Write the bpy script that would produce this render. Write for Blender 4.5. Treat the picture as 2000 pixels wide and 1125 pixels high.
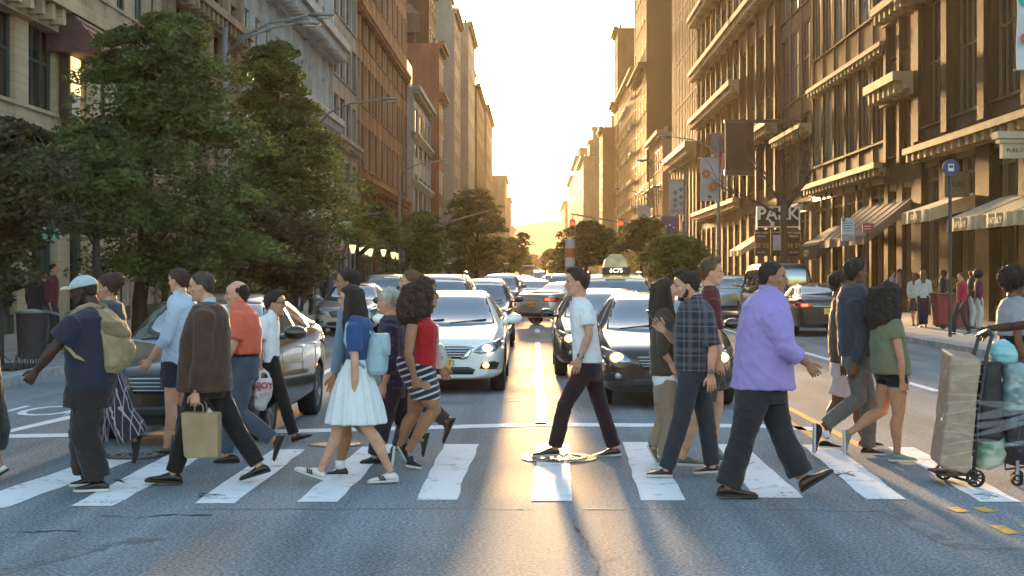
import bpy, bmesh, math, random
import numpy as np
from mathutils import Vector, Matrix, geometry, noise as mnoise
from mathutils.bvhtree import BVHTree
random.seed(7)
R = math.radians
SC = bpy.context.scene
COL = SC.collection
for _o in list(bpy.data.objects): bpy.data.objects.remove(_o)

# ------------------------------------------------------------------ camera, sky, sun, exposure
F = 2974.0            # focal length in photo pixels (2000 wide)
HC = 1.7              # camera height
CXP, CYP = 1045.0, 535.0   # vanishing point of the street in the photo
cam = bpy.data.cameras.new('camera'); cam_o = bpy.data.objects.new('camera', cam); COL.objects.link(cam_o)
cam.sensor_width = 36; cam.lens = F/2000*36
cam.shift_x = (1000-CXP)/2000; cam.shift_y = (CYP-562.5)/2000
cam.clip_start = 0.1; cam.clip_end = 9000
cam_o.location = (0, 0, HC); cam_o.rotation_euler = (R(90), 0, 0)
SC.camera = cam_o
SUN_AZ, SUN_EL = -0.9, 3.8       # degrees: left of the street axis, above the horizon
wd = bpy.data.worlds.new('World'); SC.world = wd; wd.use_nodes = True
nt = wd.node_tree; bgn = nt.nodes['Background']
sky = nt.nodes.new('ShaderNodeTexSky'); sky.sky_type = 'NISHITA'; sky.sun_disc = False
sky.sun_elevation = R(SUN_EL); sky.sun_rotation = R(SUN_AZ); sky.dust_density = 1.8; sky.air_density = 1.0; sky.ozone_density = 1.4
nt.links.new(sky.outputs[0], bgn.inputs[0]); bgn.inputs[1].default_value = 0.15
sl = bpy.data.lights.new('sun', 'SUN'); sl.energy = 4.0; sl.angle = R(2.2); sl.color = (1.0, 0.60, 0.26)
so = bpy.data.objects.new('sun', sl); COL.objects.link(so)
sdir = Vector((math.sin(R(SUN_AZ))*math.cos(R(SUN_EL)), math.cos(R(SUN_AZ))*math.cos(R(SUN_EL)), math.sin(R(SUN_EL))))
so.rotation_euler = sdir.to_track_quat('Z', 'Y').to_euler(); so.location = (0, 20, 60)
SC.view_settings.view_transform = 'Standard'; SC.view_settings.look = 'None'
SC.view_settings.gamma = 1.0; SC.view_settings.exposure = 2.95
SC.render.engine = 'CYCLES'

# ------------------------------------------------------------------ helpers
def gx(px, Y): return (px-CXP)*Y/F
def gz(py, Y): return HC-(py-CYP)*Y/F
def gd(py): return F*HC/(py-CYP)              # distance of a ground point
def tag(o, label=None, cat=None, group=None, kind=None):
    if label: o['label'] = label
    if cat: o['category'] = cat
    if group: o['group'] = group
    if kind: o['kind'] = kind
    return o
def empty(name, loc, rz=0.0, label=None, cat=None, group=None):
    o = bpy.data.objects.new(name, None); COL.objects.link(o)
    o.location = loc; o.rotation_euler = (0, 0, rz); o.empty_display_size = .2
    return tag(o, label, cat, group)
def kids(o): return [c for c in bpy.data.objects if c.parent == o]
def copy_tree(o, parent=None):
    c = o.copy(); COL.objects.link(c); c.parent = parent
    for ch in list(o.children): copy_tree(ch, c)
    return c

class MB:
    def __init__(s): s.v = []; s.f = []; s.m = []
    def add(s, vs, fs, mi=0):
        n = len(s.v); s.v += [tuple(v) for v in vs]; s.f += [tuple(i+n for i in f) for f in fs]; s.m += [mi]*len(fs)
    def box(s, x0, x1, y0, y1, z0, z1, mi=0):
        s.add([(x0,y0,z0),(x1,y0,z0),(x1,y1,z0),(x0,y1,z0),(x0,y0,z1),(x1,y0,z1),(x1,y1,z1),(x0,y1,z1)],
              [(0,3,2,1),(4,5,6,7),(0,1,5,4),(1,2,6,5),(2,3,7,6),(3,0,4,7)], mi)
    def obox(s, c, ax, ay, az, mi=0):       # oriented box, half axes
        c = Vector(c); ax = Vector(ax); ay = Vector(ay); az = Vector(az)
        vs = [c+ax*i+ay*j+az*k for k in (-1,1) for i,j in ((-1,-1),(1,-1),(1,1),(-1,1))]
        s.add(vs, [(0,3,2,1),(4,5,6,7),(0,1,5,4),(1,2,6,5),(2,3,7,6),(3,0,4,7)], mi)
    def ring(s, pts):
        n = len(s.v); s.v += [tuple(p) for p in pts]; return list(range(n, n+len(pts)))
    def loft(s, rings, cap=True, mi=0, closed=True):
        ids = [s.ring(r) for r in rings]; n = len(ids[0])
        for a, b in zip(ids[:-1], ids[1:]):
            for i in range(n if closed else n-1):
                j = (i+1) % n; s.f.append((a[i], a[j], b[j], b[i])); s.m.append(mi)
        if cap:
            s.f.append(tuple(reversed(ids[0]))); s.m.append(mi); s.f.append(tuple(ids[-1])); s.m.append(mi)
    def tube(s, path, rad, n=8, mi=0, flat=1.0, up=None):
        path = [Vector(p) for p in path]
        if not isinstance(rad, (list, tuple)): rad = [rad]*len(path)
        rings = []
        u0 = None
        for i, p in enumerate(path):
            d = (path[min(i+1, len(path)-1)]-path[max(i-1, 0)])
            if d.length < 1e-9: d = Vector((0,0,1))
            d.normalize()
            if u0 is None:
                r = Vector(up) if up else (Vector((0,0,1)) if abs(d.z) < .9 else Vector((0,1,0)))
            else: r = u0
            u = r - d*r.dot(d)
            if u.length < 1e-6: u = d.orthogonal()
            u.normalize(); w = d.cross(u); u0 = u
            rr = rad[i]; ra, rb = (rr if isinstance(rr, (list, tuple)) else (rr, rr*flat))
            rings.append([p+u*(ra*math.cos(2*math.pi*k/n))+w*(rb*math.sin(2*math.pi*k/n)) for k in range(n)])
        s.loft(rings, True, mi)
    def ell(s, c, r, n=12, m=8, mi=0, rot=None):
        rings = []
        for j in range(1, m):
            t = math.pi*j/m
            ring = []
            for i in range(n):
                a = 2*math.pi*i/n
                v = Vector((r[0]*math.sin(t)*math.cos(a), r[1]*math.sin(t)*math.sin(a), -r[2]*math.cos(t)))
                if rot: v = rot @ v
                ring.append(Vector(c)+v)
            rings.append(ring)
        b = Vector((0,0,-r[2])); t_ = Vector((0,0,r[2]))
        if rot: b = rot @ b; t_ = rot @ t_
        ids = [s.ring(q) for q in rings]
        i0 = s.ring([Vector(c)+b])[0]; i1 = s.ring([Vector(c)+t_])[0]
        for a, b2 in zip(ids[:-1], ids[1:]):
            for i in range(n):
                j = (i+1) % n; s.f.append((a[i], a[j], b2[j], b2[i])); s.m.append(mi)
        for i in range(n):
            j = (i+1) % n
            s.f.append((ids[0][j], ids[0][i], i0)); s.m.append(mi)
            s.f.append((ids[-1][i], ids[-1][j], i1)); s.m.append(mi)
    def prism(s, poly, f0, f1, mi=0):        # poly 2D; f0,f1 map (a,b) -> point on the two faces
        n = len(poly)
        a = s.ring([f0(*p) for p in poly]); b = s.ring([f1(*p) for p in poly])
        s.f.append(tuple(a)); s.m.append(mi); s.f.append(tuple(reversed(b))); s.m.append(mi)
        for i in range(n):
            j = (i+1) % n; s.f.append((a[j], a[i], b[i], b[j])); s.m.append(mi)
    def mesh(s, name, mats, smooth=False, angle=None):
        me = bpy.data.meshes.new(name); me.from_pydata(s.v, [], s.f)
        if not isinstance(mats, (list, tuple)): mats = [mats]
        for m in mats: me.materials.append(m)
        if len(mats) > 1: me.polygons.foreach_set('material_index', s.m)
        bm = bmesh.new(); bm.from_mesh(me); bmesh.ops.recalc_face_normals(bm, faces=bm.faces[:]); bm.to_mesh(me); bm.free()
        if smooth or angle:
            me.polygons.foreach_set('use_smooth', [True]*len(me.polygons))
            if angle: me.set_sharp_from_angle(angle=R(angle))
        me.update(); return me
    def build(s, name, mats, parent=None, smooth=False, angle=None, loc=None):
        me = s.mesh(name, mats, smooth, angle)
        o = bpy.data.objects.new(name, me); COL.objects.link(o)
        if parent: o.parent = parent
        if loc: o.location = loc
        return o
BSC = bpy.data.scenes.new('bake')
def bake(me, mods):
    o = bpy.data.objects.new('tmp', me); BSC.collection.objects.link(o)
    for typ, kw in mods:
        md = o.modifiers.new(typ, typ)
        for k, v in kw.items(): setattr(md, k, v)
        if kw.get('object'): BSC.collection.objects.link(kw['object'])
    BSC.view_layers[0].update(); dg = BSC.view_layers[0].depsgraph
    out = bpy.data.meshes.new_from_object(o.evaluated_get(dg), preserve_all_data_layers=False, depsgraph=dg)
    bpy.data.objects.remove(o); return out
def link(name, me, parent=None, loc=None):
    o = bpy.data.objects.new(name, me); COL.objects.link(o)
    if parent: o.parent = parent
    if loc: o.location = loc
    return o
_fonts = {}
def text_obj(name, body, size, mat, parent, mw, extrude=0.004, bold=0.0, align='CENTER', sx=1.0):
    c = bpy.data.curves.new(name, 'FONT'); c.body = body; c.size = size; c.extrude = extrude; c.offset = bold
    c.align_x = align; c.align_y = 'CENTER'; c.resolution_u = 3
    t = bpy.data.objects.new('tmp', c); BSC.collection.objects.link(t)
    BSC.view_layers[0].update(); dg = BSC.view_layers[0].depsgraph
    me = bpy.data.meshes.new_from_object(t.evaluated_get(dg)); bpy.data.objects.remove(t)
    me.materials.clear(); me.materials.append(mat)
    me.transform(mw @ Matrix.Diagonal((sx,1,1,1)))
    return link(name, me, parent)
def facing_cam(x, y, z):       # text on a board that faces -Y
    return Matrix.Translation((x, y, z)) @ Matrix.Rotation(R(90), 4, 'X')

# ------------------------------------------------------------------ materials
MATS = {}
def mat(name, col, rough=.6, metal=0.0, var=.15, scale=3.0, bump=0.0, bscale=40.0, spec=.5, coat=0.0, emit=None, estr=0.0,
        alpha=1.0, trans=0.0, col2=None, detail=4.0, sheen=0.0, stretch=(1,1,1), coord='Object', sss=0.0):
    if name in MATS: return MATS[name]
    m = bpy.data.materials.new(name); m.use_nodes = True; t = m.node_tree; p = t.nodes['Principled BSDF']
    p.inputs['Roughness'].default_value = rough; p.inputs['Metallic'].default_value = metal
    p.inputs['Specular IOR Level'].default_value = spec; p.inputs['Coat Weight'].default_value = coat
    p.inputs['Coat Roughness'].default_value = .03
    p.inputs['Transmission Weight'].default_value = trans; p.inputs['Alpha'].default_value = alpha
    p.inputs['Sheen Weight'].default_value = sheen
    c = tuple(col)+(1,) if len(col) == 3 else col
    tc = t.nodes.new('ShaderNodeTexCoord'); mp = t.nodes.new('ShaderNodeMapping'); mp.inputs['Scale'].default_value = stretch
    t.links.new(tc.outputs[coord], mp.inputs[0])
    if var > 0 or col2:
        n = t.nodes.new('ShaderNodeTexNoise'); n.inputs['Scale'].default_value = scale; n.inputs['Detail'].default_value = detail
        t.links.new(mp.outputs[0], n.inputs['Vector'])
        r = t.nodes.new('ShaderNodeValToRGB')
        a = tuple(max(0, x*(1-var)) for x in c[:3])+(1,); b = (tuple(col2)+(1,)) if col2 else tuple(min(1, x*(1+var)) for x in c[:3])+(1,)
        r.color_ramp.elements[0].color = a; r.color_ramp.elements[1].color = b
        r.color_ramp.elements[0].position = .32; r.color_ramp.elements[1].position = .68
        t.links.new(n.outputs[0], r.inputs[0]); t.links.new(r.outputs[0], p.inputs['Base Color'])
    else: p.inputs['Base Color'].default_value = c
    if bump > 0:
        n2 = t.nodes.new('ShaderNodeTexNoise'); n2.inputs['Scale'].default_value = bscale; n2.inputs['Detail'].default_value = 3
        t.links.new(mp.outputs[0], n2.inputs['Vector'])
        bp = t.nodes.new('ShaderNodeBump'); bp.inputs['Strength'].default_value = bump; bp.inputs['Distance'].default_value = .02
        t.links.new(n2.outputs[0], bp.inputs['Height']); t.links.new(bp.outputs[0], p.inputs['Normal'])
    if emit: p.inputs['Emission Color'].default_value = tuple(emit)+(1,); p.inputs['Emission Strength'].default_value = estr
    if sss: p.inputs['Subsurface Weight'].default_value = sss; p.inputs['Subsurface Radius'].default_value = (.02,.008,.004); p.inputs['Subsurface Scale'].default_value = .5
    MATS[name] = m; return m
def node_mat(name):
    m = bpy.data.materials.new(name); m.use_nodes = True; MATS[name] = m
    return m, m.node_tree, m.node_tree.nodes['Principled BSDF']
# ------------------------------------------------------------------ setting materials
def asphalt():
    m, t, p = node_mat('asphalt')
    tc = t.nodes.new('ShaderNodeTexCoord'); N = lambda k: t.nodes.new(k); L = t.links.new
    n1 = N('ShaderNodeTexNoise'); n1.inputs['Scale'].default_value = .35; n1.inputs['Detail'].default_value = 5; L(tc.outputs['Object'], n1.inputs[0])
    n2 = N('ShaderNodeTexNoise'); n2.inputs['Scale'].default_value = 42; n2.inputs['Detail'].default_value = 4; L(tc.outputs['Object'], n2.inputs[0])
    mp = N('ShaderNodeMapping'); mp.inputs['Scale'].default_value = (1.2, .06, 1); L(tc.outputs['Object'], mp.inputs[0])
    n3 = N('ShaderNodeTexNoise'); n3.inputs['Scale'].default_value = 2.2; n3.inputs['Detail'].default_value = 4; L(mp.outputs[0], n3.inputs[0])
    r1 = N('ShaderNodeValToRGB'); r1.color_ramp.elements[0].color = (.145,.163,.175,1); r1.color_ramp.elements[1].color = (.24,.262,.278,1)
    r1.color_ramp.elements[0].position = .38; r1.color_ramp.elements[1].position = .60
    ad = N('ShaderNodeMath'); ad.operation = 'ADD'; h = N('ShaderNodeMath'); h.operation = 'MULTIPLY'; h.inputs[1].default_value = .5
    L(n1.outputs[0], ad.inputs[0]); L(n3.outputs[0], ad.inputs[1]); L(ad.outputs[0], h.inputs[0]); L(h.outputs[0], r1.inputs[0])
    vo = N('ShaderNodeTexVoronoi'); vo.inputs['Scale'].default_value = 38; L(tc.outputs['Object'], vo.inputs['Vector'])
    vr = N('ShaderNodeValToRGB'); vr.color_ramp.elements[0].color = (1.9,1.85,1.75,1); vr.color_ramp.elements[1].color = (1,1,1,1)
    vr.color_ramp.elements[0].position = .14; vr.color_ramp.elements[1].position = .30; L(vo.outputs['Distance'], vr.inputs[0])
    mx = N('ShaderNodeMix'); mx.data_type = 'RGBA'; mx.blend_type = 'MULTIPLY'; mx.inputs[0].default_value = .8
    L(r1.outputs[0], mx.inputs[6]); L(vr.outputs[0], mx.inputs[7])
    g = N('ShaderNodeValToRGB'); g.color_ramp.elements[0].color = (.35,.35,.35,1); g.color_ramp.elements[1].color = (1.75,1.75,1.75,1); g.color_ramp.elements[0].position = .3; g.color_ramp.elements[1].position = .7; L(n2.outputs[0], g.inputs[0])
    mx2 = N('ShaderNodeMix'); mx2.data_type = 'RGBA'; mx2.blend_type = 'MULTIPLY'; mx2.inputs[0].default_value = .8
    L(mx.outputs[2], mx2.inputs[6]); L(g.outputs[0], mx2.inputs[7]); L(mx2.outputs[2], p.inputs['Base Color'])
    p.inputs['Specular IOR Level'].default_value = .03
    rr = N('ShaderNodeMapRange'); rr.inputs[3].default_value = .7; rr.inputs[4].default_value = .92; L(n1.outputs[0], rr.inputs[0]); L(rr.outputs[0], p.inputs['Roughness'])
    bp = N('ShaderNodeBump'); bp.inputs['Strength'].default_value = .45; bp.inputs['Distance'].default_value = .012
    L(n2.outputs[0], bp.inputs['Height']); L(bp.outputs[0], p.inputs['Normal'])
    return m
ASPH = asphalt()
def paint(name, col, wear=.5, alpha=None):
    m, t, p = node_mat(name); N = lambda k: t.nodes.new(k); L = t.links.new
    tc = N('ShaderNodeTexCoord'); n = N('ShaderNodeTexNoise'); n.inputs['Scale'].default_value = 5; n.inputs['Detail'].default_value = 8; n.inputs['Roughness'].default_value = .65
    L(tc.outputs['Object'], n.inputs[0]); r = N('ShaderNodeValToRGB')
    r.color_ramp.elements[0].position = .60-wear*.12; r.color_ramp.elements[1].position = .72
    r.color_ramp.elements[0].color = tuple(col)+(1,); r.color_ramp.elements[1].color = tuple(c*.35+.05 for c in col)+(1,)
    L(n.outputs[0], r.inputs[0]); L(r.outputs[0], p.inputs['Base Color']); p.inputs['Roughness'].default_value = .8; p.inputs['Specular IOR Level'].default_value = .08
    n4 = N('ShaderNodeTexNoise'); n4.inputs['Scale'].default_value = 26; n4.inputs['Detail'].default_value = 6; n4.inputs['Roughness'].default_value = .7; L(tc.outputs['Object'], n4.inputs[0])
    n5 = N('ShaderNodeTexNoise'); n5.inputs['Scale'].default_value = 2.4; n5.inputs['Detail'].default_value = 4; L(tc.outputs['Object'], n5.inputs[0])
    ad = N('ShaderNodeMath'); ad.operation = 'ADD'; L(n4.outputs[0], ad.inputs[0]); L(n5.outputs[0], ad.inputs[1]); ra = N('ShaderNodeMapRange'); lo = alpha or 1.19; ra.inputs[1].default_value = lo; ra.inputs[2].default_value = lo+.06; ra.inputs[3].default_value = 1; ra.inputs[4].default_value = .15; L(ad.outputs[0], ra.inputs[0]); L(ra.outputs[0], p.inputs['Alpha'])
    return m
WHITEP = paint('road_paint_white', (.78,.79,.80), .4); YELP = paint('road_paint_yellow', (.75,.42,.10)); FADEP = paint('road_paint_faded', (.24,.25,.25), 1.0, 1.0)
TAR = paint('tar', (.06,.062,.065), .2, 1.0)
CONC = mat('concrete', (.30,.30,.29), .8, var=.25, scale=2.5, bump=.3, bscale=60)
KERB = mat('kerb_stone', (.33,.33,.32), .7, var=.3, scale=4)
# ground + road + pavements
def plane(name, x0, x1, y0, y1, z, m, nx=1, ny=1):
    b = MB(); b.add([(x0,y0,z),(x1,y0,z),(x1,y1,z),(x0,y1,z)], [(0,1,2,3)]); o = b.build(name, m); o['kind'] = 'structure'; return o
plane('ground', -3500, 3500, -300, 6500, -.02, mat('far_ground', (.10,.10,.095), .9, var=.4, scale=.05))
XKL, XKR, XFL, XFR = -8.0, 9.3, -14.0, 15.5
plane('road', XKL, XKR, -40, 1800, 0.0, ASPH)
plane('avenue_left', -90, XKL, -40, 11.0, 0.0, ASPH); plane('avenue_right', XKR, 90, -40, 13.5, 0.0, ASPH)
def pavement(name, x0, x1, y0, y1, kx):
    b = MB(); b.box(x0, x1, y0, y1, -.05, .13); o = b.build(name, CONC); o['kind'] = 'structure'
    k = MB(); k.box(kx-.09, kx+.09, y0-.16, y1, -.04, .145); o = k.build('kerb', KERB); o['kind'] = 'structure'
pavement('pavement_left', -16.5, XKL-.09, 17.5, 1500, XKL)
pavement('pavement_right', XKR+.09, 18.5, 27.0, 1500, XKR)
mk = MB()
def gq(b, pts, z=.004):
    vs = []
    for (px, py) in pts:
        d = gd(py); vs.append((gx(px, d), d, z))
    b.add(vs, [tuple(range(len(vs)))])
stripes = [((-95,10,993),(205,285,890)), ((137,222,989),(325,400,890)), ((377,458,984),(532,596,878)), ((578,660,981),(706,762,873)),
           ((812,890,977),(868,935,868)), ((1036,1117,979),(1051,1112,866)), ((1251,1340,978),(1217,1277,864)), ((1475,1572,973),(1398,1452,868)),
           ((1691,1770,976),(1566,1628,869)), ((1915,1996,981),(1735,1785,874))]
st = MB(); rs = random.Random(3)
for (a, b_, yf), (c, d_, yb) in stripes:
    n = 9; L_ = []; R_ = []
    for i in range(n+1):
        t_ = i/n; dep = gd(yf)*(1-t_)+gd(yb)*t_
        xa = gx(a, gd(yf))*(1-t_)+gx(c, gd(yb))*t_ + rs.uniform(-.012,.012); xb = gx(b_, gd(yf))*(1-t_)+gx(d_, gd(yb))*t_ + rs.uniform(-.012,.012)
        L_.append((xa, dep, .004)); R_.append((xb, dep, .004))
    for i in range(n): st.add([L_[i], R_[i], R_[i+1], L_[i+1]], [(0,1,2,3)])
st.add([(-9.5,12.6,.004),(-6.4,14.0,.004),(-6.0,14.3,.004),(-7,14.5,.004),(-9.5,13.3,.004)], [(0,1,2,3,4)])
o = st.build('crosswalk_marking', WHITEP); o['kind'] = 'structure'
mk = MB()
for (xa, xb, ya, yb) in ((-200,620,856,841),(620,1050,841,829),(1050,1480,829,832),(1480,1590,832,838)):
    gq(mk, [(xa,ya+4),(xb,yb+4),(xb,yb-3),(xa,ya-3)])
mk.add([(.0,17.15,.004),(.13,17.15,.004),(.16,20,.004),(.12,24,.004),(.14,30,.004),(.12,38,.004),(.0,38,.004),(.03,30,.004),(-.02,24,.004),(.03,20,.004)], [(0,1,2,3,4,5,6,7,8,9)])
for i in range(40):
    y = 44+i*9; mk.add([(.0,y,.004),(.14,y,.004),(.14,y+3,.004),(.0,y+3,.004)], [(0,1,2,3)])
for i in range(24):
    y = 25+i*9; mk.add([(-3.7,y,.004),(-3.56,y,.004),(-3.56,y+3,.004),(-3.7,y+3,.004)], [(0,1,2,3)])
mk.add([(5.75,22,.004),(5.9,22,.004),(5.85,200,.004),(5.7,200,.004)], [(0,1,2,3)])
gq(mk, [(-10,852),(-10,846),(135,812),(140,818)])
gq(mk, [(120,815),(135,808),(175,790),(160,790)])
o = mk.build('lane_marking', WHITEP); o['kind'] = 'structure'
yl = MB()
for x in (2.86, 3.16): yl.add([(x,14.4 if x > 3 else 15.2,.004),(x+.1,14.4 if x > 3 else 15.2,.004),(x+.1,300,.004),(x,300,.004)], [(0,1,2,3)])
for q in ([(1847,992),(1872,991),(1894,1000),(1868,1001)], [(1898,992),(1922,991),(1947,1000),(1920,1001)], [(1932,1027),(1960,1027),(1993,1043),(1965,1044)], [(1990,1027),(2015,1027),(2045,1040),(2020,1041)]): gq(yl, q)
o = yl.build('yellow_line', YELP); o['kind'] = 'structure'
fd = MB()
pts = [(0,1118),(60,1105),(120,1090),(190,1072),(250,1057),(320,1052)]
for (a, b_) in zip(pts[:-1], pts[1:]): gq(fd, [(a[0],a[1]+6),(b_[0],b_[1]+3),(b_[0],b_[1]-3),(a[0],a[1]-6)], .003)
pts = [(1738,997,16),(1770,1010,17),(1800,1033,14),(1835,1050,16),(1870,1068,12),(2010,1073,3)]
for (a, b_) in zip(pts[:-1], pts[1:]): gq(fd, [(a[0]-a[2],a[1]+4),(b_[0]-b_[2],b_[1]+3),(b_[0]+b_[2],b_[1]-3),(a[0]+a[2],a[1]-4)], .003)
gq(fd, [(380,996),(1040,995),(1040,993),(380,993.5)], .003); gq(fd, [(1140,995),(1730,999),(1730,997),(1140,993)], .003)
gq(fd, [(850,790),(925,790),(935,783),(850,784)], .003); gq(fd, [(985,785),(1030,783),(1035,771),(990,772)], .003)
o = fd.build('faded_marking', FADEP); o['kind'] = 'structure'
tr = MB()
def crack(pts, w, z=.005):
    pts2 = []
    for (a, b_) in zip(pts[:-1], pts[1:]):
        for k in range(6):
            t_ = k/6; pts2.append((a[0]*(1-t_)+b_[0]*t_+rs.uniform(-2.5,2.5), a[1]*(1-t_)+b_[1]*t_+rs.uniform(-1.5,1.5)))
    for (a, b_) in zip(pts2[:-1], pts2[1:]):
        ww = w*rs.uniform(.4,1.3)
        if abs(b_[0]-a[0]) > abs(b_[1]-a[1]): gq(tr, [(a[0],a[1]+ww*.4),(b_[0],b_[1]+ww*.4),(b_[0],b_[1]-ww*.4),(a[0],a[1]-ww*.4)], z)
        else: gq(tr, [(a[0]-ww,a[1]),(a[0]+ww,a[1]),(b_[0]+ww,b_[1]),(b_[0]-ww,b_[1])], z)
crack([(1120,1030),(1145,1055),(1150,1075),(1172,1100),(1165,1125)], 3)
crack([(1175,1095),(1215,1085)], 2); crack([(1245,1080),(1265,1072)], 2)
crack([(190,1008),(260,1012),(340,1006),(430,1008)], 1.8); crack([(0,1042),(90,1038),(170,1038)], 1.6)

for c in ((420,968,30),(1660,925,30),(1935,970,26),(1460,905,18),(240,940,14)):
    for k in range(5): crack([(c[0]-c[2]+rs.uniform(-8,8), c[1]+rs.uniform(-5,5)), (c[0]+c[2]*rs.uniform(.2,1), c[1]+rs.uniform(-6,6))], 1.6, .006)
o = tr.build('tar_crack', TAR); o['kind'] = 'structure'
# far hill at the end of the street
hb = MB()
hp = [(-500,20),(-300,60),(-60,70),(-30,78),(0,86),(30,88),(60,80),(110,84),(160,76),(400,60),(700,20)]
hp = [(x*1.0, z*.9) for x, z in hp]
hb.loft([[(x, 2200, -5), (x, 2230, z), (x, 2500, z*1.1), (x, 2600, -5)] for x, z in hp])
tag(hb.build('hill', mat('hill', (.10,.11,.09), .95, var=.4, scale=.02)), kind='structure')

# ------------------------------------------------------------------ buildings
def stone(name, col, var=.22, brick=False, scale=.6):
    if name in MATS: return MATS[name]
    m, t, p = node_mat(name); N = lambda k: t.nodes.new(k); L = t.links.new
    tc = N('ShaderNodeTexCoord'); n = N('ShaderNodeTexNoise'); n.inputs['Scale'].default_value = scale; n.inputs['Detail'].default_value = 7
    mp = N('ShaderNodeMapping'); mp.inputs['Scale'].default_value = (1,1,.35); L(tc.outputs['Object'], mp.inputs[0]); L(mp.outputs[0], n.inputs[0])
    r = N('ShaderNodeValToRGB'); r.color_ramp.elements[0].position = .3; r.color_ramp.elements[1].position = .7
    r.color_ramp.elements[0].color = tuple(c*(1-var*1.4) for c in col)+(1,); r.color_ramp.elements[1].color = tuple(min(1,c*(1+var)) for c in col)+(1,)
    L(n.outputs[0], r.inputs[0]); out = r.outputs[0]
    # courses: brick pattern in the y-z plane
    sx = N('ShaderNodeSeparateXYZ'); L(tc.outputs['Object'], sx.inputs[0]); ad = N('ShaderNodeMath'); ad.operation = 'ADD'; L(sx.outputs[0], ad.inputs[0]); L(sx.outputs[1], ad.inputs[1])
    cx = N('ShaderNodeCombineXYZ'); L(ad.outputs[0], cx.inputs[0]); L(sx.outputs[2], cx.inputs[1])
    bt = N('ShaderNodeTexBrick'); L(cx.outputs[0], bt.inputs['Vector'])
    bt.inputs['Scale'].default_value = 4.0 if brick else 1.1; bt.inputs['Mortar Size'].default_value = .02 if brick else .012
    bt.inputs['Color1'].default_value = (1,1,1,1); bt.inputs['Color2'].default_value = (.78,.78,.78,1); bt.inputs['Mortar'].default_value = (.55,.55,.55,1)
    mx = N('ShaderNodeMix'); mx.data_type = 'RGBA'; mx.blend_type = 'MULTIPLY'; mx.inputs[0].default_value = .9 if brick else .6
    L(out, mx.inputs[6]); L(bt.outputs[0], mx.inputs[7]); L(mx.outputs[2], p.inputs['Base Color']); p.inputs['Roughness'].default_value = .75; p.inputs['Specular IOR Level'].default_value = .6 if name == 'sunlit_trim_stone' else .12
    bp = N('ShaderNodeBump'); bp.inputs['Strength'].default_value = .4; bp.inputs['Distance'].default_value = .05; n2 = N('ShaderNodeTexNoise'); n2.inputs['Scale'].default_value = 9; n2.inputs['Detail'].default_value = 5
    L(tc.outputs['Object'], n2.inputs[0]); L(n2.outputs[0], bp.inputs['Height']); L(bp.outputs[0], p.inputs['Normal'])
    return m
GLASS = mat('window_glass', (.012,.013,.014), .12, var=.5, scale=.5, spec=.35)
GLASSW = mat('window_blind', (.28,.27,.24), .15, var=.3, scale=1.2, coat=.6)
SHOPGL = mat('shop_glass', (.02,.018,.016), .10, var=.8, scale=1.5, spec=.4, col2=(.07,.05,.03))
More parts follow.
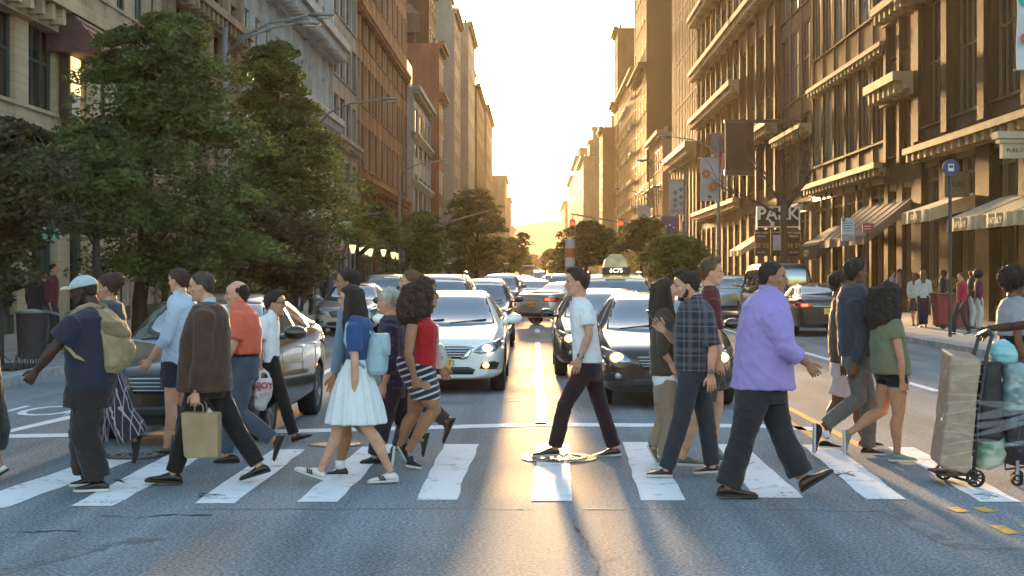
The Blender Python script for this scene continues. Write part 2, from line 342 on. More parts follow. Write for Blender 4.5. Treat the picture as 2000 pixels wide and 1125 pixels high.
def building(side, y0, y1, H, label, m, fr, name='building', zg=5.0, fh=3.9, bays=5, pier=.5, span=1.1, rec=.45, fins=0, finw=.14, finm=None,
             cor=(), topcor=True, zmax=None, depth=24, arch=False, mull=1, trans=True, xf=None, shop=True, pil=False, blind=.25, ledge=False, capm=None, sill=True, spanm=None, seed=1, wins=True):
    rec = max(.13, rec*(.42 if y1 < 200 else .3))
    rr = random.Random(seed); X = xf if xf is not None else (XFL if side < 0 else XFR)
    e = empty(name, (X, (y0+y1)/2, .0), 0, label, 'building')
    yc = (y0+y1)/2
    def q(b, o0, o1, ya, yb, za, zb, mi=0):      # o outward
        xa, xb = (-o1*side, -o0*side) if side > 0 else (o0, o1)
        b.box(min(xa,xb), max(xa,xb), ya-yc, yb-yc, za, zb, mi)
    if zmax is None: zmax = HC + 560*y1/F + 1
    capm = capm or m
    w = MB(); q(w, -depth, 0, y0+.02, y1-.02, -.1, H)
    bw = (y1-y0)/bays
    ztop = H-1.2; nf = max(1, int((ztop-zg)/fh)); fh = (ztop-zg)/nf
    for i in range(bays+1):
        yy = y0+i*bw; pw = pier*(1.0 if 0 < i < bays else 1.0)
        a, b_ = max(y0, yy-pw/2), min(y1, yy+pw/2)
        if i == 0: b_ = y0+pw*.75
        if i == bays: a = y1-pw*.75
        q(w, 0, rec, a, b_, zg, H-.3)
        q(w, 0, rec+.08, a-.04 if i else a, b_+.04 if i < bays else b_, 0, zg-.5)
        if pil: q(w, rec, rec+.14, (a+b_)/2-pw*.25, (a+b_)/2+pw*.25, zg+.3, H-.6)
    q(w, 0, rec+.05, y0, y1, zg-.52, zg)
    w.build('wall', m, e)
    sp = MB()
    q(sp, 0, .012, y0+.06, y1-.06, zg, min(H-.3, zmax+6))
    for f in range(nf+1):
        z0 = zg+f*fh
        if z0-span > zmax+6: break
        q(sp, 0.011, rec-.03, y0+.05, y1-.05, z0, z0+span*.62)
        q(sp, 0.011, rec-.03, y0+.05, y1-.05, z0+fh-span*.38 if f < nf else z0, min(H-.2, z0+fh))
        if sill: q(sp, 0, rec+.05, y0+.05, y1-.05, z0+span*.62-.002, z0+span*.62+.1)
    sp.build('spandrel', spanm or m, e)
    if fins:
        fb = MB(); n = bays*(fins+1)
        for i in range(n+1):
            if i % (fins+1) == 0: continue
            yy = y0+i*(y1-y0)/n; q(fb, 0, rec+.02, yy-finw/2, yy+finw/2, zg+.1, H-.5)
        fb.build('fin', finm or capm, e)
    cl = list(cor)
    for (z, pr, hh) in cl:
        cb = MB(); q(cb, 0, rec+pr, y0-.0, y1, z, z+hh*.4); q(cb, 0, rec+pr*.6, y0, y1, z-hh*.35, z-.002); q(cb, 0, rec+pr*.3, y0, y1, z-hh*.6, z-hh*.352)
        n = int((y1-y0)/.9)
        if y0 < 150:
            for i in range(n): 
                yy = y0+(i+.5)*(y1-y0)/n; q(cb, rec+pr*.3, rec+pr*.86, yy-.13, yy+.13, z-hh*.5, z-.004)
        cb.build('cornice', capm, e)
    if topcor:
        cb = MB(); q(cb, 0, rec+.7, y0-.1, y1+.1, H-.25, H+.25); q(cb, 0, rec+.4, y0, y1, H-.6, H-.252); cb.build('roof_cornice', capm, e)
        rb = MB(); q(rb, -depth, -depth+.3, y0, y1, H, H+.7); q(rb, -.6, -.3, y0, y1, H+.0, H+.7)
        q(rb, -9, -5, yc-3, yc+2, H, H+3.0); rb.build('parapet', m, e)
    # windows
    if wins:
        wy = bw-pier; wz = fh-span
        fm = MB(); t_ = .09; X0 = -(.10)*side; X1 = -(.22)*side
        def fq(b, ya, yb, za, zb, oa=.03, ob=.12):
            xa, xb = (-ob, -oa) if side > 0 else (oa, ob); b.box(xa, xb, ya, yb, za, zb)
        fq(fm, -wy/2, -wy/2+t_, 0, wz); fq(fm, wy/2-t_, wy/2, 0, wz); fq(fm, -wy/2+t_, wy/2-t_, 0, t_); fq(fm, -wy/2+t_, wy/2-t_, wz-t_, wz)
        for k in range(mull):
            yy = -wy/2+(k+1)*wy/(mull+1); fq(fm, yy-.045, yy+.045, t_, wz-t_, .03, .10)
        if trans: fq(fm, -wy/2+t_, wy/2-t_, wz*.52-.04, wz*.52+.04, .032, .085)
        fme = fm.mesh('window', fr)
        gb = MB(); fq(gb, -wy/2+.05, wy/2-.05, .05, wz-.05, .02, .05); gme = gb.mesh('pane', GLASS); gme2 = gb.mesh('pane', GLASSW)
        cand = []
        for f in range(nf):
            zb = zg+f*fh+span*.62
            for i in range(bays):
                ym = y0+(i+.5)*bw
                if zb > HC+545*(y0+(i+1)*bw)/F+1: continue
                cand.append((ym, zb))
        cand.sort(key=lambda c: c[0]+c[1]*.5)
        for k, (ym, zb) in enumerate(cand[:100]):
            o = link('window', fme, e, (0, ym-yc, zb)); link('pane', gme2 if rr.random() < blind else gme, o)
    if shop:
        n = max(1, int(round((y1-y0)/4.5))); sw = (y1-y0)/n
        fm = MB()
        def fq(b, ya, yb, za, zb, oa=.05, ob=.25):
            xa, xb = (-ob, -oa) if side > 0 else (oa, ob); b.box(xa, xb, ya, yb, za, zb)
        h = zg-.9
        a = sw/2-.28
        for yy in (-a, -a*.33, a*.33, a-.08): fq(fm, yy, yy+.08, .1, h)
        fq(fm, -a, a+.0, .02, .5); fq(fm, -a, a, h-.55, h-.45, .051, .2); fq(fm, -a, a, h, h+.35, .05, .3)
        fme = fm.mesh('shopfront', fr); gb = MB(); fq(gb, -a+.03, a-.03, .45, h-.02, .02, .08); gme = gb.mesh('pane', SHOPGL)
        if y0 < 260:
            for i in range(n):
                o = link('shopfront', fme, e, (0, y0+(i+.5)*sw-yc, 0.13)); link('pane', gme, o)
    return e
BEIGE = stone('beige_stone', (.52,.41,.275)); CREAM = stone('cream_stone', (.55,.45,.32)); WHITEST = stone('white_cast_iron', (.60,.60,.58), .12)
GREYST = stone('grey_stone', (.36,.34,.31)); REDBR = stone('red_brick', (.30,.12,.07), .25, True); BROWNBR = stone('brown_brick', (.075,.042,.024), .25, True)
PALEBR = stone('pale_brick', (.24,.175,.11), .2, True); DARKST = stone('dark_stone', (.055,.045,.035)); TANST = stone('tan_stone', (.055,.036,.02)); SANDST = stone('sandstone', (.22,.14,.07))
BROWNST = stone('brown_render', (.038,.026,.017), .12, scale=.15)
FRW = mat('frame_white', (.55,.54,.5), .5); FRD = mat('frame_dark', (.045,.04,.036), .45); FRG = mat('frame_green', (.05,.075,.065), .5); FRB = mat('frame_bronze', (.16,.11,.06), .35)
SUNLITST = stone('sunlit_trim_stone', (.42,.29,.15))  # lighter gold colour paints sunlit edges onto the right-hand cornices and ribs
B = building
L = -1; Rr = 1
bl1 = B(L, 24, 47.5, 24, 'beige stone corner building at the left edge with tall green-framed windows', BEIGE, FRG, zg=5.2, fh=4.3, bays=7, pier=1.1, span=1.6, rec=.6, cor=((9.1,.7,.9),), mull=2, seed=2)
bl2 = B(L, 47.5, 56.5, 27, 'narrow cream building with bracketed window hoods behind the tallest left tree', CREAM, FRG, zg=5.4, fh=3.7, bays=4, pier=1.25, span=1.5, rec=.4, cor=((13.2,.6,.8),), seed=3)
bl3 = B(L, 56.5, 71, 29, 'brown stone building whose upper floors rise over the left tree crowns', stone('brown_stone', (.33,.255,.18)), FRD, zg=5.2, fh=4.0, bays=4, pier=1.4, span=1.0, rec=.8, pil=True, cor=((12.5,.6,.8),), seed=4)
bl4 = B(L, 71, 103, 30, 'ornate white cast-iron building with deep cornices on the left', WHITEST, FRW, zg=5.6, fh=4.5, bays=11, pier=.55, span=1.3, rec=.6, pil=True, cor=((11.6,.9,1.0),(16.6,1.3,1.3)), seed=5)
bl5 = B(L, 103, 117, 33, 'grey building with pale window reveals between the white and the brick building', GREYST, FRG, zg=6, fh=4.2, bays=4, pier=.8, span=1.2, rec=.8, cor=((11,.5,.7),), seed=6)
bl6 = B(L, 117, 163, 40, 'red-brown brick building with close upright ribs on the left', REDBR, FRD, zg=9.2, fh=4.4, bays=9, pier=.7, span=1.4, rec=.7, fins=1, finw=.35, finm=stone('rib_stone', (.40,.27,.19)), cor=((9.1,.6,.9),(22.5,.5,.8)), mull=0, seed=7)
bl7 = B(L, 163, 190, 21.7, 'low pale stone building with a metal rooftop box beside the ribbed brick building', stone('pale_stone', (.42,.40,.37)), FRD, zg=6, fh=5.2, bays=4, pier=1.6, span=1.8, rec=.5, cor=((11.5,.5,.8),(16.6,.5,.8)), seed=8, xf=-13.2)
bl7b = B(L, 190, 200, 30.5, 'brick tower with bright window sills rising behind the low pale building', REDBR, FRW, zg=6, fh=4.0, bays=3, pier=1.2, span=1.6, rec=.35, cor=((24,.8,1),), seed=9, xf=-12.1)
bl7c = B(L, 202, 216, 41, 'dark brown block peering over the brick tower', BROWNBR, FRD, zg=6, fh=4.0, bays=3, pier=1.8, span=1.8, rec=.35, seed=19, xf=-14.2)
PALESL = stone('pale_slab', (.34,.29,.23), .1)
bl8 = B(L, 232, 250, 42, 'tall pale slab with a blank wall on the left near the sun glow', PALESL, FRG, zg=6, fh=3.8, bays=4, pier=2.2, span=1.8, rec=.3, seed=10, xf=-12.4)
bl9 = B(L, 262, 290, 45, 'tall cream tower left of the sunset', stone('cream_far', (.36,.28,.19)), FRW, zg=6, fh=3.8, bays=6, pier=2.2, span=2.0, rec=.3, seed=11, xf=-11.6)
bl10 = B(L, 300, 345, 39, 'brown stepped block beyond the cream tower', BROWNBR, FRD, zg=6, fh=3.8, bays=8, pier=3, span=1.8, seed=12, xf=-11.6)
bl11 = B(L, 350, 400, 40.5, 'mid-brown block with a flat roof, last tall one before the lower roofs', stone('mid_brown', (.20,.12,.06)), FRD, zg=6, fh=3.8, bays=8, pier=3, span=1.8, seed=13, xf=-11.3)
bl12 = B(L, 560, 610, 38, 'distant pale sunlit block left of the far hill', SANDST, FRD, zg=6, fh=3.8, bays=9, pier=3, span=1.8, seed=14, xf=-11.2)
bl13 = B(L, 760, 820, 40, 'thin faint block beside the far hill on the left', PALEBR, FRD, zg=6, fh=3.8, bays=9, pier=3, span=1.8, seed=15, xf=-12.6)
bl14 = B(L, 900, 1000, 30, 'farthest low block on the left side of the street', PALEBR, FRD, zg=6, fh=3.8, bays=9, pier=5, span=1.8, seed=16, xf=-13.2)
br1 = B(Rr, 42, 60.5, 26, 'stone building with giant columns over the right awnings', stone('warm_grey_stone', (.045,.034,.024)), FRB, zg=6.6, fh=5.2, bays=4, pier=1.5, span=1.2, rec=.9, pil=True, cor=((6.4,.55,.6),(13.0,1.1,1.2)), mull=3, seed=21, shop=True, capm=SUNLITST)
br2 = B(Rr, 60.5, 66, 24, 'narrow ornate stone building beside the round bus sign', TANST, FRB, zg=6.0, fh=3.6, bays=2, pier=.9, span=1.0, rec=.7, pil=True, cor=((9.4,1.0,.9),(12.8,.7,.8)), mull=3, seed=22, capm=SUNLITST)
br3 = B(Rr, 66, 84, 25, 'brown building with a wide plain band between long rows of windows', stone('umber_stone', (.042,.027,.015)), FRB, zg=6.4, fh=5.0, bays=6, pier=.35, span=1.7, rec=.55, cor=((6.3,.6,.6),(11.6,.35,.5)), mull=2, trans=False, seed=23, capm=SUNLITST)
br4 = B(Rr, 84, 95, 28, 'dark narrow building with a projecting first-floor bay over the parking entrance', DARKST, FRD, zg=6, fh=4.3, bays=3, pier=.7, span=1.0, rec=.5, cor=((9.8,.7,.6),), mull=2, seed=24, capm=SUNLITST)
br5 = B(Rr, 95, 112, 31, 'dark stone building with tall arched-window columns behind the bare tree', stone('smoky_stone', (.042,.033,.024)), FRD, zg=6.4, fh=4.8, bays=4, pier=1.1, span=1.3, rec=.9, pil=True, cor=((11,.8,.9),(20,.9,1.0)), mull=1, seed=25, capm=SUNLITST)
br6 = B(Rr, 112, 142, 34, 'ochre building with stacked projecting cornices behind the hanging flag', TANST, FRB, zg=6.2, fh=4.5, bays=8, pier=.8, span=1.2, rec=.7, pil=True, cor=((7,.7,.8),(15.6,1.0,1.0),(20,1.0,1.0),(25,1.1,1.0)), mull=1, seed=26, capm=SUNLITST)
br7 = B(Rr, 142, 168, 44, 'tall building with unbroken golden upright ribs above a heavy cornice', SANDST, FRD, zg=13.8, fh=4.4, bays=8, pier=.8, span=.8, rec=.9, fins=1, finw=.5, cor=((13.6,1.2,1.3),), mull=0, shop=False, seed=27, capm=SUNLITST)
br8 = B(Rr, 184, 205.5, 18.9, 'low gold-lit building with fire escapes below the blank brown wall', PALEBR, FRD, zg=5, fh=3.6, bays=6, pier=1.6, span=1.5, rec=.3, seed=28)
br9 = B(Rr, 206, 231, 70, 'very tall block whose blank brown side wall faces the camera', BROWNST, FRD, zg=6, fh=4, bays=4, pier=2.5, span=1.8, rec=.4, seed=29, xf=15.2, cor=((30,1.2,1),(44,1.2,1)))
br10 = B(Rr, 231.5, 275, 33, 'gold-lit block with rows of window air conditioners', SANDST, FRD, zg=6, fh=4.2, bays=10, pier=1.8, span=2.0, rec=.4, seed=30, xf=15.2)
br10b = B(Rr, 280, 292, 47, 'dark crowned tower standing above the air-conditioned block', BROWNBR, FRD, zg=6, fh=4.2, bays=3, pier=1.8, span=2.0, rec=.4, seed=36, xf=15.3, cor=((33,1.2,1.2),))
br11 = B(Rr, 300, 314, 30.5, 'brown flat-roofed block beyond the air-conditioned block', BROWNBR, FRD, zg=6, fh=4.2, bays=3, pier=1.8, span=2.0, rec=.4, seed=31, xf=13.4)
br12 = B(Rr, 400, 450, 32.6, 'hazy stepped tower on the right with a roof turret', stone('hazy_stone', (.12,.085,.055)), FRD, zg=6, fh=4.2, bays=9, pier=2.8, span=2.0, rec=.4, seed=32, xf=12.8)
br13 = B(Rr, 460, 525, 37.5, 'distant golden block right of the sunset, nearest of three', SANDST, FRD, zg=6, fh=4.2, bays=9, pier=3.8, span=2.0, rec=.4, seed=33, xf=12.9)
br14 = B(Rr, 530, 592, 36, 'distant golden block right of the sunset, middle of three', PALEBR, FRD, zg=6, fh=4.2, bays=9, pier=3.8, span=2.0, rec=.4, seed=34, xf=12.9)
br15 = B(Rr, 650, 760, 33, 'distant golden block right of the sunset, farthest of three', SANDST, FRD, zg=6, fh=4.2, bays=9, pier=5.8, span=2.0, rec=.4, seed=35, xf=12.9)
# ------------------------------------------------------------------ fittings on the fronts
FEM = mat('fire_escape_iron', (.02,.018,.016), .6, var=.2)
for (yy) in (188, 195, 202):
    b = MB()
    for z in (5.2, 8.8, 12.4):
        b.box(-1.1, .0, yy-1.9-194.75, yy+1.9-194.75, z, z+.06); 
        for k in range(9): b.box(-1.1, -1.06, yy-1.9+k*.46-194.75, yy-1.9+k*.46+.04-194.75, z+.06, z+.9)
        b.box(-1.12, -1.04, yy-1.92-194.75, yy+1.92-194.75, z+.9, z+.95)
        b.tube([(-.9, yy-1.5-194.75, z-3.5 if z > 6 else z-2), (-.9, yy+1.3-194.75, z)], .05, 4); b.tube([(-.5, yy-1.5-194.75, z-3.5 if z > 6 else z-2), (-.5, yy+1.3-194.75, z)], .05, 4)
        b.tube([(-.02, yy-1.8-194.75, z-.8), (-1.05, yy-1.8-194.75, z)], .04, 4); b.tube([(-.02, yy+1.8-194.75, z-.8), (-1.05, yy+1.8-194.75, z)], .04, 4)
    b.build('fire_escape', FEM, br8)
acm = MB(); acm.box(-.62, -.05, -.36, .36, 0, .45); acme = acm.mesh('air_conditioner', mat('ac_grey', (.25,.22,.17), .6, var=.1))
rs = random.Random(8)
for f in range(6):
    for i in range(10):
        if rs.random() < .8: link('air_conditioner', acme, br10, (0, -21.75+(i+.5)*4.35+.3, 7.4+4.2*f))
def tank(par, x, y, z, r=1.8, h=3.4):
    b = MB(); b.tube([(x,y,z+2),(x,y,z+2+h)], r, 16); b.loft([[(x+rr*math.cos(2*math.pi*k/16), y+rr*math.sin(2*math.pi*k/16), zz) for k in range(16)] for rr, zz in ((r*1.1,z+2+h),(.1,z+3.4+h))])
    for a in range(4): b.tube([(x+r*.8*math.cos(a*1.57+.8), y+r*.8*math.sin(a*1.57+.8), z-.2),(x+r*.7*math.cos(a*1.57+.8), y+r*.7*math.sin(a*1.57+.8), z+2.05)], .14, 5)
    b.build('water_tank', mat('tank_wood', (.10,.065,.04), .9, var=.3), par)
tank(bl9, -6, 5, 45); tank(br10b, 5, 2, 47, 1.4, 2.6); tank(bl7b, -4, 0, 30.5, 1.3, 2.4)
for par, xs, y0, y1, z, h in ((br12, 1.5, -24, -8, 32.6, 4), (br12, 2.5, -22, -14, 36.7, 3.5), (br12, 7.5, -22, -20, 40, 3.2), (bl9, -3, -12, -4, 45, 3), (bl8, -1, 2, 7, 42, 3.5), (br13, 1, -20, 0, 37.5, 3), (bl10, -.8, -20, -6, 39, 3.5), (bl11, -.8, -20, -10, 40.5, 2)):
    b = MB(); s = 1 if xs > 0 else -1; x0, x1 = (xs, xs+9) if s > 0 else (-10, xs); b.box(x0, x1, y0, y1, z+.3, z+h); b.box(x0-.3, x1+.3, y0-.3, y1+.3, z+h+.002, z+h+.5); b.build('penthouse', par.children[0].data.materials[0], par)
# metal box on the roof of the low pale building, glass bay that catches the sun
b = MB(); b.box(-7,-.8,-12,-3,21.8,25.2); b.build('rooftop_box', mat('metal_sheet', (.4,.42,.45), .35, .4, var=.1), bl7)
# pale hoarding along the pavement below the white building
e = empty('hoarding', (-13.2, 86, .13), 0, 'long pale boarded wall under the white cast-iron building', 'wall'); b = MB(); b.box(-.08,.08,-15,15,0,2.9); b.build('boards', mat('hoarding_white', (.5,.5,.52), .6, var=.08), e)
for k in range(9): b = MB(); y = -14.5+k*3.6; b.box(.081,.14,y-.05,y+.05,0,2.95); b.build('batten', FRG, e)
# ------------------------------------------------------------------ vehicles
def paintm(name, col, metal=.35, rough=.28):
    m = mat(name, col, rough, metal, var=.04, scale=4, coat=1.0); return m
CARGL = mat('car_glass', (.045,.08,.10), .03, var=0, spec=1.0); CARGL.node_tree.nodes['Principled BSDF'].inputs['IOR'].default_value = 2.2
BLACKP = mat('black_plastic', (.018,.018,.02), .5, var=.1); CHROME = mat('chrome', (.7,.7,.7), .12, 1.0, var=0)
TYRE = mat('tyre_rubber', (.015,.015,.016), .8, var=.2); RIMM = mat('alloy', (.45,.45,.46), .3, .9, var=.05)
LAMPG = mat('headlight_glass', (.30,.31,.32), .08, .6, var=.5, scale=18, coat=1.0)
WARM = mat('headlight_bulb', (1,.8,.5), .3, var=0, emit=(1.0,.40,.07), estr=.75); WHITEB = mat('headlight_bulb_white', (1,.9,.7), .3, var=0, emit=(1.0,.85,.62), estr=7)
AMBER = mat('fog_bulb', (1,.5,.1), .3, var=0, emit=(1.0,.34,.04), estr=2.5)
TAILR = mat('tail_lens', (.30,.012,.012), .1, var=.3, scale=25, coat=1.0); TAILON = mat('brake_bulb', (1,.1,.05), .3, var=0, emit=(1.0,.03,.01), estr=2)
PLATEW = mat('plate_orange', (.75,.42,.06), .5, var=.1); PLATEX = mat('plate_text', (.03,.03,.10), .5, var=0); GRILLE = mat('grille_black', (.02,.02,.022), .35, var=.2)
def interp(tab, x):
    for (a, va), (b, vb) in zip(tab[:-1], tab[1:]):
        if x <= b:
            t_ = (x-a)/(b-a) if b > a else 0; t2 = t_*t_*(3-2*t_)*.5+t_*.5; return va+(vb-va)*t2
    return tab[-1][1]
KINDS = {
 'sedan': dict(L=4.8, W=1.83, top=[(0,.60),(.012,.70),(.04,.78),(.12,.86),(.26,.97),(.30,1.01),(.46,1.42),(.56,1.455),(.68,1.42),(.85,1.09),(.90,1.07),(.975,1.05),(1,.93)],
     belt=[(0,.58),(.05,.70),(.26,.90),(.5,.95),(.86,1.0),(.97,.98),(1,.88)], wr=[(0,.80),(.26,.84),(.34,.76),(.46,.66),(.68,.645),(.80,.72),(.88,.84),(1,.84)],
     plan=[(0,.72),(.015,.82),(.05,.92),(.14,.985),(.3,1),(.8,1),(.92,.97),(.975,.90),(1,.78)], bot=[(0,.24),(.03,.20),(.5,.19),(.96,.24),(1,.34)], ax=(.19,.775), rw=.33,
     ws=((.305,.945),(.445,1.375)), rwn=((.845,1.07),(.70,1.385)), win=[(.36,.99),(.475,1.37),(.56,1.40),(.67,1.375),(.80,1.08),(.80,1.02)], pillars=(.565,.74)),
 'hatch': dict(L=4.5, W=1.76, top=[(0,.62),(.012,.72),(.05,.80),(.12,.90),(.22,1.0),(.27,1.06),(.42,1.42),(.52,1.50),(.66,1.46),(.84,1.27),(.93,1.14),(.985,1.05),(1,.92)],
     belt=[(0,.60),(.05,.72),(.26,.95),(.5,1.0),(.86,1.06),(.97,1.0),(1,.88)], wr=[(0,.80),(.22,.84),(.32,.78),(.44,.68),(.66,.66),(.85,.68),(1,.78)],
     plan=[(0,.66),(.015,.78),(.05,.90),(.14,.98),(.3,1),(.8,1),(.92,.96),(.975,.90),(1,.80)], bot=[(0,.24),(.03,.19),(.5,.19),(.96,.26),(1,.36)], ax=(.19,.80), rw=.32,
     ws=((.28,.99),(.42,1.395)), rwn=((.94,1.10),(.76,1.36)), win=[(.33,1.03),(.44,1.38),(.54,1.42),(.68,1.39),(.86,1.2),(.84,1.08)], pillars=(.55,.72)),
 'suv': dict(L=4.7, W=1.88, top=[(0,.75),(.012,.88),(.04,.97),(.12,1.03),(.23,1.10),(.26,1.14),(.38,1.62),(.46,1.70),(.75,1.71),(.91,1.66),(.955,1.5),(.985,1.12),(1,1.0)],
     belt=[(0,.72),(.05,.86),(.26,1.02),(.5,1.06),(.86,1.12),(.97,1.1),(1,.95)], wr=[(0,.82),(.23,.86),(.30,.80),(.40,.70),(.9,.68),(.96,.78),(1,.84)],
     plan=[(0,.78),(.015,.86),(.05,.94),(.14,.99),(.3,1),(.85,1),(.95,.97),(.985,.93),(1,.86)], bot=[(0,.32),(.03,.28),(.5,.27),(.96,.30),(1,.4)], ax=(.19,.79), rw=.37,
     ws=((.27,1.10),(.375,1.57)), rwn=((.975,1.17),(.925,1.58)), win=[(.32,1.13),(.41,1.56),(.5,1.61),(.88,1.59),(.93,1.22),(.9,1.17)], pillars=(.50,.70)),
 'van': dict(L=5.2, W=2.0, top=[(0,.85),(.012,1.0),(.04,1.08),(.12,1.18),(.17,1.25),(.28,1.95),(.36,2.08),(.7,2.1),(.96,2.06),(.985,1.9),(1,1.6)],
     belt=[(0,.8),(.05,.95),(.2,1.12),(.5,1.16),(.97,1.18),(1,1.1)], wr=[(0,.82),(.17,.86),(.25,.82),(.33,.78),(.9,.78),(1,.8)],
     plan=[(0,.80),(.015,.88),(.05,.95),(.14,.99),(.3,1),(.95,1),(.985,.96),(1,.92)], bot=[(0,.34),(.03,.3),(.96,.32),(1,.4)], ax=(.18,.8), rw=.36,
     ws=((.19,1.22),(.275,1.88)), rwn=((.992,1.3),(.982,1.85)), win=[(.24,1.24),(.32,1.86),(.9,1.9),(.94,1.25)], pillars=(.46,.70)),
}
def body_mesh(K, mats, arches=True):
    Lc, W = K['L'], K['W']/2
    xs = [0,.006,.018,.04,.08,.12,.17,.22,.26,.29,.33,.38,.43,.48,.54,.6,.66,.71,.76,.81,.86,.90,.94,.965,.985,.995,1]
    mb = MB(); rings = []
    for t_ in xs:
        x = Lc/2 - t_*Lc; w = W*interp(K['plan'], t_); zt = interp(K['top'], t_); zb = min(interp(K['belt'], t_), zt-.03); zs = interp(K['bot'], t_); wr = min(W*interp(K['wr'], t_), w*.93)
        g = zt-zb
        P = [(0,zs),(.6*w,zs),(.93*w,zs+.02),(.985*w,zs+.12),(1.0*w,zs+(zb-zs)*.42),(.995*w,zs+(zb-zs)*.66),(.985*w,zb-.10*(zb-zs)),(.955*w,zb),
             (.94*w+(wr-.94*w)*.30,zb+g*.30),(.94*w+(wr-.94*w)*.66,zb+g*.62),(wr*1.0,zb+g*.86),(wr*.90,zb+g*.955),(wr*.6,zb+g*.99),(0,zt)]
        ring = [(x,y,z) for y,z in P]+[(x,-y,z) for y,z in reversed(P[1:-1])]
        rings.append(ring)
    mb.loft(rings); me = mb.mesh('body', mats, True)
    me = bake(me, [('SUBSURF', dict(levels=2, render_levels=2))])
    bvh = BVHTree.FromPolygons([v.co for v in me.vertices], [p.vertices for p in me.polygons])
    if arches:
        cut = MB()
        for a in K['ax']:
            for s in (-1,1):
                x = Lc/2-a*Lc; r = K['rw']+.055; n = 28
                c0 = [(x+r*math.cos(2*math.pi*k/n), s*(W-.34), K['rw']+r*math.sin(2*math.pi*k/n)) for k in range(n)]
                c1 = [(p[0], s*(W+.3), p[2]) for p in c0]; cut.loft([c0, c1])
        cme = cut.mesh('cut', BLACKP); co = link('cut', cme)
        me = bake(me, [('BOOLEAN', dict(operation='DIFFERENCE', object=co, solver='EXACT', material_mode='TRANSFER'))])
        bpy.data.objects.remove(co)
        me.polygons.foreach_set('use_smooth', [True]*len(me.polygons)); me.set_sharp_from_angle(angle=R(38))
    return me, bvh
def patch(bvh, poly, axis, m, name, parent, off=.006, step=.06, side=1, thick=.012):
    """lay a flat outline onto the body: axis 'x+' (seen from the front), 'x-' rear, 'y' side"""
    pts = []; n = len(poly)
    for i in range(n):
        a, b = Vector(poly[i]), Vector(poly[(i+1) % n]); k = max(1, int((b-a).length/step))
        for j in range(k): pts.append(a.lerp(b, j/k))
    nb = len(pts); edges = [(i, (i+1) % nb) for i in range(nb)]
    x0, x1 = min(p.x for p in pts), max(p.x for p in pts); z0, z1 = min(p.y for p in pts), max(p.y for p in pts)
    inner = []; gxn = int((x1-x0)/step)+1; gzn = int((z1-z0)/step)+1
    def inside(x, y):
        c = False
        for i in range(nb):
            a, b = pts[i], pts[(i+1) % nb]
            if (a.y > y) != (b.y > y) and x < (b.x-a.x)*(y-a.y)/(b.y-a.y)+a.x: c = not c
        return c
    for i in range(1, gxn):
        for j in range(1, gzn):
            p = Vector((x0+(x1-x0)*i/gxn, z0+(z1-z0)*j/gzn))
            if inside(*p) and min((p-q).length for q in pts) > step*.35: inner.append(p)
    v, e, f, _, _, _ = geometry.delaunay_2d_cdt(pts+inner, edges, [], 1, 1e-5)
    co = []; ok = []
    for p in v:
        if axis == 'x+': o, d = Vector((9, p.x, p.y)), Vector((-1,0,0))
        elif axis == 'x-': o, d = Vector((-9, p.x, p.y)), Vector((1,0,0))
        else: o, d = Vector((p.x, 9*side, p.y)), Vector((0,-side,0))
        h = bvh.ray_cast(o, d)
        if h[0] is None: co.append(Vector()); ok.append(None); continue
        nr = h[1] if h[1].dot(d) < 0 else -h[1]
        co.append(h[0]); ok.append(nr)
    me = bpy.data.meshes.new(name)
    fs = [q for q in f if all(ok[i] is not None for i in q)]
    nv = len(co)
    vs = [tuple(c+(k*off if k else Vector())) for c, k in zip(co, ok)]
    me.from_pydata(vs, [], fs); me.materials.append(m); me.polygons.foreach_set('use_smooth', [True]*len(me.polygons)); me.update()
    bm = bmesh.new(); bm.from_mesh(me)
    for fc in bm.faces:
        nn = ok[fc.verts[0].index] if fc.verts[0].index < len(ok) else None
        if nn and fc.normal.dot(nn) < 0: fc.normal_flip()
    bmesh.ops.delete(bm, geom=[q for q in bm.verts if not q.link_faces], context='VERTS')
    # small rim towards the body so that the panel has an edge
    be = [q for q in bm.edges if q.is_boundary]
    ret = bmesh.ops.extrude_edge_only(bm, edges=be); bm.normal_update()
    nvv = [q for q in ret['geom'] if isinstance(q, bmesh.types.BMVert)]
    for q in nvv:
        h = bvh.find_nearest(q.co)
        if h[0] is not None: q.co = h[0] - (q.co-h[0])*.5
    bm.to_mesh(me); bm.free()
    return link(name, me, parent)
